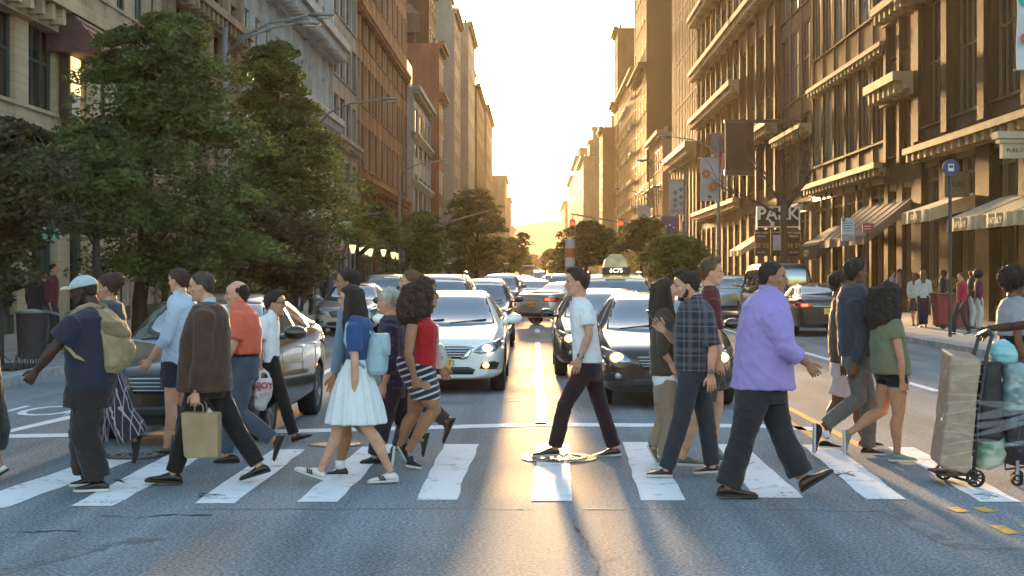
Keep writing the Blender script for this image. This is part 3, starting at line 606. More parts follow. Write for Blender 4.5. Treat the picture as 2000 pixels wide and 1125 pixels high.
def wheel(parent, x, y, rw, s, rim=RIMM, steer=0):
    w = MB(); n = 28; h = .105
    prof = [(rw*.66,-h),(rw*.93,-h),(rw,-h*.7),(rw,h*.7),(rw*.93,h),(rw*.66,h)]
    rings = [[(r*math.cos(2*math.pi*k/n), yy, r*math.sin(2*math.pi*k/n)) for k in range(n)] for r, yy in prof]
    w.loft(rings, cap=False)
    e = w.build('tyre', TYRE, None, smooth=False, angle=40)
    wo = empty('wheel', (x, y, rw)); wo.parent = parent; wo.rotation_euler = (0,0,steer)
    e.parent = wo
    r = MB(); ri = rw*.67
    r.loft([[(a*math.cos(2*math.pi*k/n), yy, a*math.sin(2*math.pi*k/n)) for k in range(n)] for a, yy in ((ri,s*h*.95),(ri*.93,s*h*.95),(ri*.9,s*h*.1),(ri*.9,-s*h))], cap=False)
    for k in range(7):
        a = 2*math.pi*k/7; d = Vector((math.cos(a),0,math.sin(a))); t_ = Vector((-math.sin(a),0,math.cos(a)))
        r.obox(d*ri*.5+Vector((0,s*h*.62,0)), d*ri*.46, t_*ri*.10, Vector((0,.018,0)))
    r.loft([[(a*math.cos(2*math.pi*k/n), yy, a*math.sin(2*math.pi*k/n)) for k in range(n)] for a, yy in ((ri*.22,s*h*.3),(ri*.22,s*h*.85))])
    r.build('rim', rim, wo, angle=35)
    b = MB(); b.loft([[(a*math.cos(2*math.pi*k/n), yy, a*math.sin(2*math.pi*k/n)) for k in range(n)] for a, yy in ((ri*.88,s*h*.0),(ri*.88,-s*h*.3))]); b.build('brake_disc', BLACKP, wo)
    return wo
CARCACHE = {}
def car(kind, paint, loc, rz, label, cat='car', front=True, rear=True, lights=None, grille='bars', plate=None, group=None, extras=(), detail=True, name='parked_car', scale=1.0, tail_on=False, amber=False, wheels=True, glow=WARM):
    K = KINDS[kind]; Lc, W = K['L'], K['W']/2
    e = empty(name, loc, rz, label, cat, group)
    if scale != 1: e.scale = (scale,)*3
    if kind not in CARCACHE:
        CARCACHE[kind] = body_mesh(K, [paint])
    me0, bvh = CARCACHE[kind]
    me = me0.copy(); me.materials[0] = paint
    if len(me.materials) < 2: pass
    link('body', me, e)
    X = lambda t_: Lc/2-t_*Lc
    (a, za), (b, zb) = K['ws']; wb = W*.80; wt_ = W*interp(K['wr'], b)*.93
    patch(bvh, [(-wb,za+.02),(-wb*.5,za-.01),(0,za-.02),(wb*.5,za-.01),(wb,za+.02),(wt_,zb-.02),(wt_*.5,zb+.01),(0,zb+.015),(-wt_*.5,zb+.01),(-wt_,zb-.02)], 'x+', CARGL, 'windshield', e)
    (a, za), (b, zb) = K['rwn']; wb2 = W*.72; wt2 = W*interp(K['wr'], b)*.88
    patch(bvh, [(-wb2,za),(0,za-.015),(wb2,za),(wt2,zb),(0,zb+.01),(-wt2,zb)], 'x-', CARGL, 'rear_window', e)
    wn = [(X(t_), z) for t_, z in K['win']]
    for s in (-1, 1):
        # split windows by the pillars
        cuts = [-9]+[X(t_) for t_ in K['pillars'][::-1]]+[9]
        cuts = sorted(cuts)
        for c0, c1 in zip(cuts[:-1], cuts[1:]):
            poly = clip(wn, c0+.025, c1-.025)
            if len(poly) > 2: patch(bvh, poly, 'y', CARGL, 'side_window', e, side=s)
        xm, zm = X(K['ws'][0][0]+.055), K['ws'][0][1]+.05
        mm = MB(); mm.ell((xm+.01, s*(W+.10), zm+.03), (.085,.125,.078), 14, 10); mm.tube([(xm, s*(W-.10), zm-.03),(xm,s*(W+.04),zm)], .028, 8)
        mo = mm.build('mirror', paint, e, smooth=True)
        mg = MB(); mg.obox((xm-.075, s*(W+.10), zm+.03), (.006,0,0), (0,.10,0), (0,0,.058)); mg.build('mirror_glass', CARGL, mo)
    if detail:
        for s in (-1, 1):
            for t_ in (K['pillars'][0]+.0, K['pillars'][1]+.01, K['ax'][0]+.115):
                xx = X(t_); patch(bvh, [(xx-.006,K['bot'][2][1]+.12),(xx+.006,K['bot'][2][1]+.12),(xx+.006,K['belt'][2][1]+.03),(xx-.006,K['belt'][2][1]+.03)], 'y', BLACKP, 'door_seam', e, side=s, off=.003, step=.1)
            for t_ in K['pillars']:
                xx = X(t_)+.12; h = bvh.ray_cast(Vector((xx, 9*s, .86)), Vector((0,-s,0)))
                if h[0]:
                    hm_ = MB(); y = h[0].y; hm_.tube([(xx-.09,y-s*.01,.86*K['belt'][2][1]/.92),(xx-.06,y+s*.03,.865*K['belt'][2][1]/.92),(xx+.06,y+s*.03,.865*K['belt'][2][1]/.92),(xx+.09,y-s*.01,.86*K['belt'][2][1]/.92)], .012, 6); hm_.build('door_handle', CHROME if kind != 'van' else BLACKP, e, smooth=True)
        wp = MB()
        for yy in (-.5, .12):
            pts_ = []
            for k in range(5):
                y = yy*W/.9+.13*k*W/.9-.05; z = K['ws'][0][1]+.02+.012*k
                h = bvh.ray_cast(Vector((9,y,z)), Vector((-1,0,0)))
                if h[0]: pts_.append(h[0]+Vector((.03,0,.01)))
            if len(pts_) > 2: wp = MB(); wp.tube(pts_, .009, 5); wp.build('wiper', BLACKP, e)
    zf = interp(K['top'], .012)          # height of the nose
    k = zf/.70
    if front:
        for s in (-1, 1):
            hl = patch(bvh, [(s*W*y, z*k) for y, z in ((.50,.60),(.62,.575),(.84,.615),(.955,.72),(.93,.78),(.80,.745),(.62,.69))], 'x+', LAMPG, 'headlight', e, off=.008, step=.035)
            if lights:
                h = bvh.ray_cast(Vector((9, s*W*.72, .655*k)), Vector((-1,0,0)))
                if h[0]:
                    q_ = 1.35 if glow is WARM else 1.0; bb = MB(); bb.ell(h[0]+Vector((.012,0,0)), (.03,.066*q_,.048*q_), 14, 8); bb.build('bulb', glow, hl, smooth=True)
                    if glow is WARM: bb = MB(); bb.ell(h[0]+Vector((.040,0,0)), (.018,.042,.034), 12, 8); bb.build('filament_glow', WHITEB, hl, smooth=True)
            fg = patch(bvh, [(s*W*y, z*k) for y, z in ((.60,.37),(.86,.36),(.90,.44),(.82,.475),(.64,.455))], 'x+', BLACKP, 'fog_lamp_recess', e, off=.006, step=.035)
            h = bvh.ray_cast(Vector((9, s*W*.70, .42*k)), Vector((-1,0,0)))
            if h[0]:
                bb = MB(); bb.ell(h[0]+Vector((.006,0,0)), (.02,.045,.04), 12, 8); bb.build('fog_lamp', AMBER if amber else LAMPG, fg, smooth=True)
        gr = patch(bvh, [(W*y, z*k) for y, z in ((-.46,.66),(-.36,.51),(.36,.51),(.46,.66),(.3,.685),(-.3,.685))], 'x+', GRILLE, 'grille', e, off=.006, step=.05)
        for j in range(4):
            z = .545+.035*j; ww = .35+.09*(z-.51)/.15
            patch(bvh, [(-W*ww,(z-.006)*k),(W*ww,(z-.006)*k),(W*ww,(z+.006)*k),(-W*ww,(z+.006)*k)], 'x+', CHROME if grille == 'chrome' else RIMM, 'grille_bar', gr, off=.016, step=.08)
        if grille == 'chrome':
            patch(bvh, [(W*y, z*k) for y, z in ((-.50,.67),(-.47,.675),(-.30,.70),(.30,.70),(.47,.675),(.50,.67),(.30,.678),(-.30,.678))], 'x+', CHROME, 'grille_trim', e, off=.014, step=.05)
            for s in (-1, 1): patch(bvh, [(s*W*y, z*k) for y, z in ((.42,.52),(.36,.50),(.30,.50),(.47,.67),(.52,.67))], 'x+', CHROME, 'grille_trim', e, off=.013, step=.05)
        h = bvh.ray_cast(Vector((9,0,.60*k)), Vector((-1,0,0)))
        if h[0]: eb = MB(); eb.tube([h[0]+Vector((.0,0,0)), h[0]+Vector((.03,0,0))], .055, 16); eb.build('emblem', CHROME, e, angle=40)
        patch(bvh, [(W*y, z*k) for y, z in ((-.50,.29),(.50,.29),(.54,.36),(.44,.395),(-.44,.395),(-.54,.36))], 'x+', GRILLE, 'air_intake', e, off=.005, step=.05)
        h = bvh.ray_cast(Vector((9,0,.45*k)), Vector((-1,0,0)))
        if h[0] and plate != '':
            pb = MB(); pb.obox(h[0]+Vector((.012,0,0)), (.006,0,0), (0,.155,0), (0,0,.078)); po = pb.build('number_plate', PLATEW, e)
            if plate: text_obj('plate_lettering', plate, .10, PLATEX, po, Matrix.Translation(h[0]+Vector((.02,0,0))) @ Matrix.Rotation(R(90),4,'Z') @ Matrix.Rotation(R(90),4,'X'), .002)
    if rear:
        zr = interp(K['top'], .975)
        if kind == 'sedan' or kind == 'hatch':
            tl = ((.52,.80),(.94,.78),(.985,.90),(.90,.935),(.56,.90)); pz = .70
        else: tl = ((.72,.86),(.95,.84),(.97,1.02),(.90,1.10),(.70,1.02)); pz = .86
        for s in (-1, 1):
            to = patch(bvh, [(s*W*y, z) for y, z in tl], 'x-', TAILR, 'tail_light', e, off=.01, step=.04)
            if tail_on:
                h = bvh.ray_cast(Vector((-9, s*W*.74, tl[0][1]+.06)), Vector((1,0,0)))
                if h[0]: bb = MB(); bb.obox(h[0]+Vector((-.016,0,0)), (.012,0,0), (0,.085,0), (0,0,.032)); bb.build('brake_bulb', TAILON, to)
        patch(bvh, [(-W*.5,pz+.12),(W*.5,pz+.12),(W*.5,pz+.145),(-W*.5,pz+.145)], 'x-', CHROME, 'boot_trim', e, off=.012, step=.06)
        patch(bvh, [(-W*.62,.42),(W*.62,.42),(W*.70,.30),(-W*.70,.30)] if kind != 'suv' else [(-W*.62,.52),(W*.62,.52),(W*.70,.36),(-W*.70,.36)], 'x-', BLACKP, 'bumper_insert', e, off=.006, step=.06)
        h = bvh.ray_cast(Vector((-9,0,pz)), Vector((1,0,0)))
        if h[0]:
            pb = MB(); pb.obox(h[0]+Vector((-.02,0,0)), (.012,0,0), (0,.155,0), (0,0,.078)); po = pb.build('number_plate', PLATEW, e)
            if plate: text_obj('plate_lettering', plate, .10, PLATEX, po, Matrix.Translation(h[0]+Vector((-.034,0,0))) @ Matrix.Rotation(R(-90),4,'Z') @ Matrix.Rotation(R(90),4,'X'), .002)
    if wheels:
        for a in K['ax']:
            for s in (-1, 1): wheel(e, X(a), s*(W-.13), K['rw'], s)
    if 'rack' in extras:
        for s in (-1, 1):
            rk = MB(); zt = interp(K['top'], .5)
            rk.tube([(X(.44), s*W*.60, zt-.05),(X(.46), s*W*.60, zt+.04),(X(.86), s*W*.60, zt+.03),(X(.88), s*W*.60, zt-.06)], .018, 6); rk.build('roof_rail', BLACKP, e, smooth=True)
    return e
def clip(poly, x0, x1):
    def half(P, f, c, gt):
        out = []
        for i in range(len(P)):
            a, b = P[i], P[(i+1) % len(P)]
            ia = a[0] > c if gt else a[0] < c; ib = b[0] > c if gt else b[0] < c
            if ia: out.append(a)
            if ia != ib:
                t_ = (c-a[0])/(b[0]-a[0]); out.append((c, a[1]+(b[1]-a[1])*t_))
        return out
    P = half(poly, 0, x0, True)
    return half(P, 0, x1, False) if P else P
FR = R(-90)   # nose towards the camera
AW = R(90)    # nose away
P_DARK = paintm('paint_dark_brown', (.035,.022,.018)); P_WHITE = paintm('paint_white', (.86,.84,.79), .0, .3); P_BLACK = paintm('paint_black', (.012,.012,.014)); P_GREY = paintm('paint_grey_brown', (.012,.010,.009), .0)
P_SILV = paintm('paint_silver', (.42,.42,.42), .6); P_NAVY = paintm('paint_navy', (.02,.025,.035)); P_YEL = paintm('paint_taxi_yellow', (.75,.42,.03), .0); P_MAR = paintm('paint_maroon', (.05,.018,.02)); P_BLUE = paintm('paint_slate_blue', (.10,.14,.18), .5)
def front_at(px, py, L): d = gd(py); return (gx(px, d), d+L/2, 0)
# nearest cars
car('hatch', P_GREY, (-3.52, 17.1, 0), FR-R(2), 'dark grey-brown hatchback turning at an angle behind the man in the brown blazer', lights=None, plate='', name='turning_car')
car('sedan', P_WHITE, (-1.33, 21.35+2.4, 0), FR, 'white sedan with lit headlights waiting behind the woman in the red top', lights=True, grille='chrome', amber=True, plate='HBR 4172', glow=WHITEB, name='waiting_car')
car('suv', P_NAVY, (-2.0, 30.5, 0), FR, 'dark-bodied sport utility with roof rails directly behind the white sedan', lights=True, extras=('rack',), glow=WHITEB, name='waiting_car')
car('sedan', P_DARK, (1.68, 19.0+2.4, 0), FR, 'dark brown sedan, headlights glowing, behind the man in the plaid shirt', lights=True, plate='T716', name='waiting_car')
car('sedan', P_BLACK, (1.22, 24.6+2.4, 0), FR, 'black sedan tucked behind the dark brown one, headlight beside the white tee', lights=True, name='waiting_car')
tx = car('suv', P_YEL, (1.75, 33.0, 0), FR, 'taxi with a glowing-edged roof advert wedge and a numbered roof light', cat='taxi', lights=None, name='taxi', extras=('rack',))
zt = 1.70
b = MB(); b.loft([[(x, y, z) for x, y in ((.16,-.30),(.16,.30),(-.16,.30),(-.16,-.30))] for z in (zt-.02, zt+.14)]); s1 = b.build('roof_light', BLACKP, tx)
b = MB(); b.obox((.165,0,zt+.07), (.004,0,0), (0,.22,0), (0,0,.055)); s2 = b.build('roof_light_face', mat('roof_light_face', (.05,.03,.02), .4, var=0), tx)
text_obj('roof_light_number', '6C75', .13, mat('sign_cream_text', (.9,.8,.6), .4, var=0, emit=(1,.8,.5), estr=.5), tx, Matrix.Translation((.172,0,zt+.07)) @ Matrix.Rotation(R(90),4,'Z') @ Matrix.Rotation(R(90),4,'X'), .002)
b = MB(); b.loft([[(.0,-.26,zt+.15),(.0,.26,zt+.15),(-1.1,.26,zt+.1),(-1.1,-.26,zt+.1)],[(-.05,-.22,zt+.33),(-.05,.22,zt+.33),(-1.05,.2,zt+.30),(-1.05,-.2,zt+.30)],[(-.15,-.11,zt+.43),(-.15,.11,zt+.43),(-.95,.1,zt+.40),(-.95,-.1,zt+.40)]])
b.build('roof_advert', mat('advert_cream', (.60,.44,.20), .35, var=.3, scale=6), tx)
car('suv', P_BLACK, (-1.35, 36.8, 0), FR, 'black four-wheel drive with wide mirrors between the white sedan and the silver car', lights=True, glow=WHITEB, name='waiting_car', scale=.93)
car('sedan', P_SILV, (1.5, 52.0, 0), R(90-42), 'silver sedan seen from behind crossing the centre of the street', tail_on=True, plate='GKX 208', name='moving_car')
car('sedan', P_BLACK, (7.9, 43.2, 0), R(90), 'black sedan with a red tail light on, driving away beside the right kerb', tail_on=True, plate='T642', name='moving_car')
car('suv', P_SILV, (7.6, 60, 0), R(90), 'silver-white sport utility driving away ahead of the black sedan on the right', tail_on=False, name='moving_car', scale=.97)
car('van', P_BLACK, (8.3, 53.0, 0), R(90), 'dark van with a sky-coloured rear window parked by the right kerb', cat='van', name='parked_van')
# farther traffic
far = [('sedan', P_WHITE, -1.9, 49, FR, 'white sedan in the left lane beyond the black four-wheel drive'), ('suv', P_BLUE, -1.5, 66, FR, 'slate blue sport utility beyond the white sedan, ahead of the bus'),
 ('sedan', P_BLACK, .0, 72, FR, 'black sedan nearest to the middle line beyond the silver sedan'), ('suv', P_WHITE, 2.1, 42, FR, 'white sport utility queuing behind the taxi'), ('sedan', P_YEL, 2.0, 60, FR, 'yellow cab second behind the taxi', 'taxi'),
 ('sedan', P_SILV, -5.2, 44, FR, 'silver sedan parked by the left kerb under the street lanterns'), ('suv', P_MAR, -5.9, 60, FR, 'maroon sport utility parked by the left kerb beyond the lanterns'), ('sedan', P_WHITE, 4.6, 75, AW, 'white sedan driving away beyond the silver-white sport utility'),
 ('sedan', P_SILV, 7.4, 72, AW, 'silver sedan parked by the right kerb far ahead of the dark van'), ('suv', P_BLACK, 7.6, 82, AW, 'black sport utility parked farther along the right kerb'), ('sedan', P_NAVY, 4.4, 92, AW, 'navy sedan driving away in the middle distance'),
 ('sedan', P_WHITE, -.9, 86, FR, 'white sedan in the distant left queue, nearest'), ('suv', P_BLACK, 1.6, 84, FR, 'black sport utility in the distant centre queue'), ('sedan', P_YEL, -.6, 102, FR, 'distant yellow cab in the left queue', 'taxi'),
 ('sedan', P_SILV, 1.8, 104, FR, 'distant silver sedan in the centre queue'), ('sedan', P_BLACK, -1.0, 122, FR, 'tiny black sedan in the left queue, fourth from the white one'), ('suv', P_WHITE, 1.5, 126, FR, 'tiny white sport utility in the centre queue'),
 ('sedan', P_WHITE, -.8, 146, FR, 'tiny white sedan near the far trees'), ('sedan', P_SILV, 1.4, 152, FR, 'tiny silver sedan near the far trees'), ('sedan', P_WHITE, 4.4, 130, AW, 'tiny white sedan driving away near the far trees'), ('van', P_WHITE, .6, 190, FR, 'tiny white van in the sun haze', 'van'),
 ('sedan', P_BLACK, -1.2, 180, FR, 'tiny dark sedan in the sun haze'), ('sedan', P_SILV, 2.2, 215, FR, 'tiny silver sedan in the sun haze')]
for q in far:
    car(q[0], q[1], (q[2], q[3], 0), q[4]+R(random.uniform(-2,2)), q[5], cat=q[6] if len(q) > 6 else 'car', group='distant traffic', detail=False, lights=(q[4] == FR and q[3] > 100), tail_on=q[4] == AW, glow=WHITEB, name='distant_car')
# bus
def bus(loc, rz, label, hh=3.0, col=None):
    e = empty('city_bus', loc, rz, label, 'bus'); c = col or mat('bus_body', (.10,.11,.13), .35, .2, coat=.6)
    L2, W2 = 6.0, 1.25
    def rr_(x, w, z0, z1, r=.18): return [(x,-w,z0),(x,w,z0),(x,w,z1-r),(x,w-r,z1),(x,-w+r,z1),(x,-w,z1-r)]
    b = MB(); b.loft([rr_(L2,W2-.08,.45,hh-.08), rr_(L2-.12,W2,.35,hh), rr_(-L2+.1,W2,.35,hh), rr_(-L2,W2-.05,.4,hh-.05)]); b.build('body', c, e, angle=30)
    b = MB(); b.loft([rr_(L2-.3,W2-.12,hh+.01,hh+.2,.08), rr_(-L2+.3,W2-.12,hh+.01,hh+.2,.08)]); b.build('roof', P_WHITE, e, angle=30)
    b = MB(); b.obox((L2+.012,0,1.75), (.02,0,0), (0,W2-.2,0), (0,0,.68)); b.build('windshield', CARGL, e)
    b = MB(); b.obox((L2+.012,0,hh-.34), (.02,0,0), (0,W2-.35,0), (0,0,.14)); b.build('destination_sign', BLACKP, e)
    for s in (-1, 1):
        for k in range(6):
            x = L2-1.4-k*1.75; b = MB(); b.obox((x, s*(W2+.005), 1.85), (.8,0,0), (0,.012,0), (0,0,.45)); b.build('side_window', CARGL, e)
        b = MB(); b.obox((L2+.05, s*(W2-.3), .75), (.03,0,0), (0,.16,0), (0,0,.09)); b.build('headlight', WHITEB, e)
        b = MB(); b.tube([(L2-.1,s*W2,2.4),(L2+.25,s*(W2+.2),2.35),(L2+.25,s*(W2+.2),2.0)], .03); b.obox((L2+.25,s*(W2+.2),1.85), (.04,0,0), (0,.1,0), (0,0,.2)); b.build('mirror', BLACKP, e)
        for x in (L2-2.6, -L2+3.2): wheel(e, x, s*(W2-.12), .48, s)
    return e
bus((-9.0, 205, 0), R(-28), 'dark city bus with a pale roof turning out of a side street on the left')
bus((-1.2, 262, 0), FR, 'tiny bus with a pale roof near the sun glow at the end of the street')
bus((2.6, 175, 0), FR, 'tiny yellowish bus beside the steam stack', col=mat('bus_yellow', (.4,.35,.15), .4))
# ------------------------------------------------------------------ people
def fabric(name, col, rough=.85, var=.12, pat=None, col2=None, sc=1.0, sheen=.15):
    if name in MATS: return MATS[name]
    m, t, p = node_mat(name); N = lambda k: t.nodes.new(k); L = t.links.new
    p.inputs['Roughness'].default_value = rough; p.inputs['Sheen Weight'].default_value = sheen; p.inputs['Specular IOR Level'].default_value = .25
    tc = N('ShaderNodeTexCoord'); n = N('ShaderNodeTexNoise'); n.inputs['Scale'].default_value = 7; n.inputs['Detail'].default_value = 4; L(tc.outputs['Object'], n.inputs[0])
    r = N('ShaderNodeValToRGB'); r.color_ramp.elements[0].position = .3; r.color_ramp.elements[1].position = .7
    r.color_ramp.elements[0].color = tuple(c*(1-var) for c in col)+(1,); r.color_ramp.elements[1].color = tuple(min(1,c*(1+var)) for c in col)+(1,); L(n.outputs[0], r.inputs[0]); out = r.outputs[0]
    def band(axis, freq, lo, phase=0.0):
        s = N('ShaderNodeSeparateXYZ'); L(tc.outputs['Object'], s.inputs[0]); mu = N('ShaderNodeMath'); mu.operation = 'MULTIPLY_ADD'; mu.inputs[1].default_value = freq; mu.inputs[2].default_value = phase
        L(s.outputs[axis], mu.inputs[0]); fr = N('ShaderNodeMath'); fr.operation = 'FRACT'; L(mu.outputs[0], fr.inputs[0]); g = N('ShaderNodeMath'); g.operation = 'GREATER_THAN'; g.inputs[1].default_value = lo; L(fr.outputs[0], g.inputs[0]); return g.outputs[0]
    def over(base, fac, c, f=1.0):
        mu = N('ShaderNodeMath'); mu.operation = 'MULTIPLY'; mu.inputs[1].default_value = f; L(fac, mu.inputs[0])
        mx = N('ShaderNodeMix'); mx.data_type = 'RGBA'; L(mu.outputs[0], mx.inputs[0]); L(base, mx.inputs[6]); mx.inputs[7].default_value = tuple(c)+(1,); return mx.outputs[2]
    if pat == 'plaid':
        out = over(out, band(0, 11*sc, .72), col2, .5); out = over(out, band(2, 11*sc, .72), col2, .5); out = over(out, band(0, 11*sc, .93, .5), (.22,.22,.25), .45); out = over(out, band(2, 11*sc, .93, .5), (.22,.22,.25), .45)
    if pat == 'gingham': out = over(out, band(0, 60*sc, .6), col2, .45); out = over(out, band(2, 60*sc, .6), col2, .45)
    if pat == 'stripe':
        s = N('ShaderNodeSeparateXYZ'); L(tc.outputs['Object'], s.inputs[0]); a = N('ShaderNodeMath'); a.operation = 'MULTIPLY_ADD'; a.inputs[1].default_value = -.35; L(s.outputs[0], a.inputs[0]); L(s.outputs[2], a.inputs[2])
        mu = N('ShaderNodeMath'); mu.operation = 'MULTIPLY'; mu.inputs[1].default_value = 17*sc; L(a.outputs[0], mu.inputs[0]); fr = N('ShaderNodeMath'); fr.operation = 'FRACT'; L(mu.outputs[0], fr.inputs[0])
        g = N('ShaderNodeMath'); g.operation = 'GREATER_THAN'; g.inputs[1].default_value = .68; L(fr.outputs[0], g.inputs[0]); out = over(out, g.outputs[0], col2)
    if pat == 'vstripe': out = over(out, band(1, 22*sc, .8), col2); out = over(out, band(0, 14*sc, .88), col2, .8)
    if pat == 'floral': 
        v = N('ShaderNodeTexVoronoi'); v.inputs['Scale'].default_value = 28*sc; L(tc.outputs['Object'], v.inputs['Vector']); g = N('ShaderNodeMath'); g.operation = 'LESS_THAN'; g.inputs[1].default_value = .25; L(v.outputs['Distance'], g.inputs[0]); out = over(out, g.outputs[0], col2, .7)
    L(out, p.inputs['Base Color'])
    # folds and weave
    n2 = N('ShaderNodeTexNoise'); n2.inputs['Scale'].default_value = 9; n2.inputs['Detail'].default_value = 3; n2.inputs['Distortion'].default_value = .9
    mp = N('ShaderNodeMapping'); mp.inputs['Scale'].default_value = (1.2,1,.8); mp.inputs['Rotation'].default_value = (0,.5,0); L(tc.outputs['Object'], mp.inputs[0]); L(mp.outputs[0], n2.inputs[0])
    n3 = N('ShaderNodeTexNoise'); n3.inputs['Scale'].default_value = 130; n3.inputs['Detail'].default_value = 1; L(tc.outputs['Object'], n3.inputs[0])
    b1 = N('ShaderNodeBump'); b1.inputs['Strength'].default_value = .6; b1.inputs['Distance'].default_value = .035; L(n2.outputs[0], b1.inputs['Height'])
    b2 = N('ShaderNodeBump'); b2.inputs['Strength'].default_value = .3; b2.inputs['Distance'].default_value = .004; L(n3.outputs[0], b2.inputs['Height']); L(b1.outputs[0], b2.inputs['Normal']); L(b2.outputs[0], p.inputs['Normal'])
    return m
def skinm(name, col): return mat('skin_'+name, col, .5, var=.16, scale=11, bump=.12, bscale=90, sss=.12, spec=.35)
SK_L = skinm('light', (.58,.31,.20)); SK_M = skinm('medium', (.44,.225,.13)); SK_T = skinm('tan', (.36,.17,.09)); SK_B = skinm('brown', (.16,.07,.036)); SK_D = skinm('dark', (.055,.026,.017))
def hairm(name, col): return mat('hair_'+name, col, .55, var=.45, scale=30, bump=.9, bscale=120, stretch=(1,1,.12), spec=.4)
H_BLK = hairm('black', (.018,.014,.012)); H_BRN = hairm('brown', (.055,.028,.015)); H_DBR = hairm('dark_brown', (.032,.018,.011)); H_LBR = hairm('light_brown', (.13,.07,.03)); H_GRY = hairm('grey', (.50,.46,.40)); H_SLT = hairm('greying', (.07,.05,.04)); H_RED = hairm('auburn', (.10,.035,.015))
EYE = mat('eye_dark', (.02,.012,.01), .15, var=0); SHB = mat('shoe_black', (.015,.013,.013), .35, var=.2); SHBR = mat('shoe_brown', (.05,.02,.013), .35, var=.3); SHW = mat('shoe_white', (.62,.61,.60), .5, var=.06); SHG = mat('shoe_grey', (.14,.13,.11), .7, var=.2); SOLW = mat('sole_white', (.55,.54,.5), .6, var=.1); SOLB = mat('sole_dark', (.02,.018,.016), .7, var=.2); SHGR = mat('shoe_green_grey', (.17,.22,.19), .6, var=.25)
def T(tab, x):
    if x <= tab[0][0]: return tab[0][1]
    for (a, va), (b, vb) in zip(tab[:-1], tab[1:]):
        if x <= b: return va+(vb-va)*(x-a)/(b-a)
    return tab[-1][1]
HF = [(0,.040),(.05,.066),(.12,.082),(.18,.083),(.24,.078),(.29,.084),(.33,.082),(.40,.082),(.5,.078),(.58,.088),(.7,.090),(.82,.074),(.92,.042),(.98,.015),(1,.0)]
HB = [(0,.0),(.06,-.03),(.15,-.062),(.25,-.080),(.4,-.096),(.55,-.103),(.7,-.104),(.82,-.092),(.92,-.065),(.98,-.035),(1,-.015)]
HW = [(0,.018),(.06,.036),(.15,.050),(.25,.057),(.4,.066),(.5,.071),(.62,.076),(.75,.074),(.85,.062),(.93,.042),(.98,.022),(1,.006)]
def head_ring(v, e=0, fh=None, n=26):
    a, b, w = T(HF, v)+e, T(HB, v)-e, T(HW, v)+e; c, h = (a+b)/2, (a-b)/2
    out = []
    for k in range(n):
        t_ = 2*math.pi*k/n; cs, sn = math.copysign(abs(math.cos(t_))**.9, math.cos(t_)), math.copysign(abs(math.sin(t_))**.9, math.sin(t_)); x, y = c+h*cs, w*sn
        if fh is not None:
            q = min(1, max(0, (fh-x)/.024)); q = q**.6; k_ = (1-q)*(e+.004); x, y = c+(h-k_)*cs, (w-k_)*sn; x = min(x, fh)
        out.append((x, y, (v-.5)*.235))
    return out
def displace(me, amp, sc, seed=0, zs=1.0):
    me.update(); n = len(me.vertices); nr = [v.normal.copy() for v in me.vertices]
    for v, q in zip(me.vertices, nr):
        p = v.co*sc; p.z *= zs; d = mnoise.noise(p+Vector((seed*7.3,seed,0)))+.5*mnoise.noise(p*2.1+Vector((0,seed*3.1,4)))
        v.co += q*(d*amp)
    me.update()
def flyaway(me, n, ln, st):
    rg = np.random.default_rng(len(me.vertices)); N_ = len(me.vertices); ix = rg.integers(0, N_, n); vs, fs = [], []
    me.update()
    for i in ix:
        v = me.vertices[int(i)]; c = v.co; nr = v.normal
        if st in ('curly','afro'): d = (nr*rg.uniform(.4,1)+Vector(rg.normal(0,.6,3)))
        elif st == 'long': d = Vector((rg.normal(0,.12), rg.normal(0,.12), -1))+nr*rg.uniform(.05,.35)
        else: d = Vector((-.6+rg.normal(0,.3), rg.normal(0,.3), -.3+rg.normal(0,.3)))+nr*rg.uniform(.15,.7)
        d.normalize(); w = d.cross(Vector(rg.normal(0,1,3))).normalized()*.0014; L_ = ln*rg.uniform(.4,1.2); p0 = c-nr*.003; p1 = p0+d*L_*.5; p2 = p1+(d+Vector(rg.normal(0,.35,3))).normalized()*L_*.5
        k = len(vs); vs += [p0-w, p0+w, p1+w*.8, p1-w*.8, p2]; fs += [(k,k+1,k+2,k+3),(k+3,k+2,k+4)]
    t_ = bpy.data.meshes.new('t'); t_.from_pydata([tuple(q) for q in vs], [], fs); bm = bmesh.new(); bm.from_mesh(me); bm.from_mesh(t_); bm.to_mesh(me); bm.free(); bpy.data.meshes.remove(t_)
def pleats(me, amp):
    zs = [v.co.z for v in me.vertices]; z0, z1 = min(zs), max(zs); cx = sum(v.co.x for v in me.vertices)/len(zs)
    for v in me.vertices:
        x, y = v.co.x-cx, v.co.y; a = math.atan2(y, x); f = max(0, (z1-v.co.z)/(z1-z0))**.8; r = math.hypot(x, y)
        if r > .03: k = 1+(amp*f/r)*(math.sin(13*a+2*mnoise.noise(Vector((a*2, v.co.z*1.5, 3))))+.4*math.sin(29*a+v.co.z*6)); v.co.x = cx+x*k; v.co.y = y*k
    me.update()
def folds(me, amp, sc, seed=0):
    me.update(); nr = [v.normal.copy() for v in me.vertices]; o = Vector((seed*3.7, seed, seed*1.9))
    for v, q in zip(me.vertices, nr):
        p = v.co*sc+o; w = mnoise.noise(p*.35); p2 = Vector((p.x*.75+w*1.6+p.z*.35, p.y*.75, p.z*.8-w*1.2+p.x*.25)); d = mnoise.noise(p2); r = 1-abs(mnoise.noise(p2*1.35+Vector((5,2,9))))*2.6
        v.co += q*(amp*.8*(.9*d+.75*max(0, r)-.35))
    me.update()
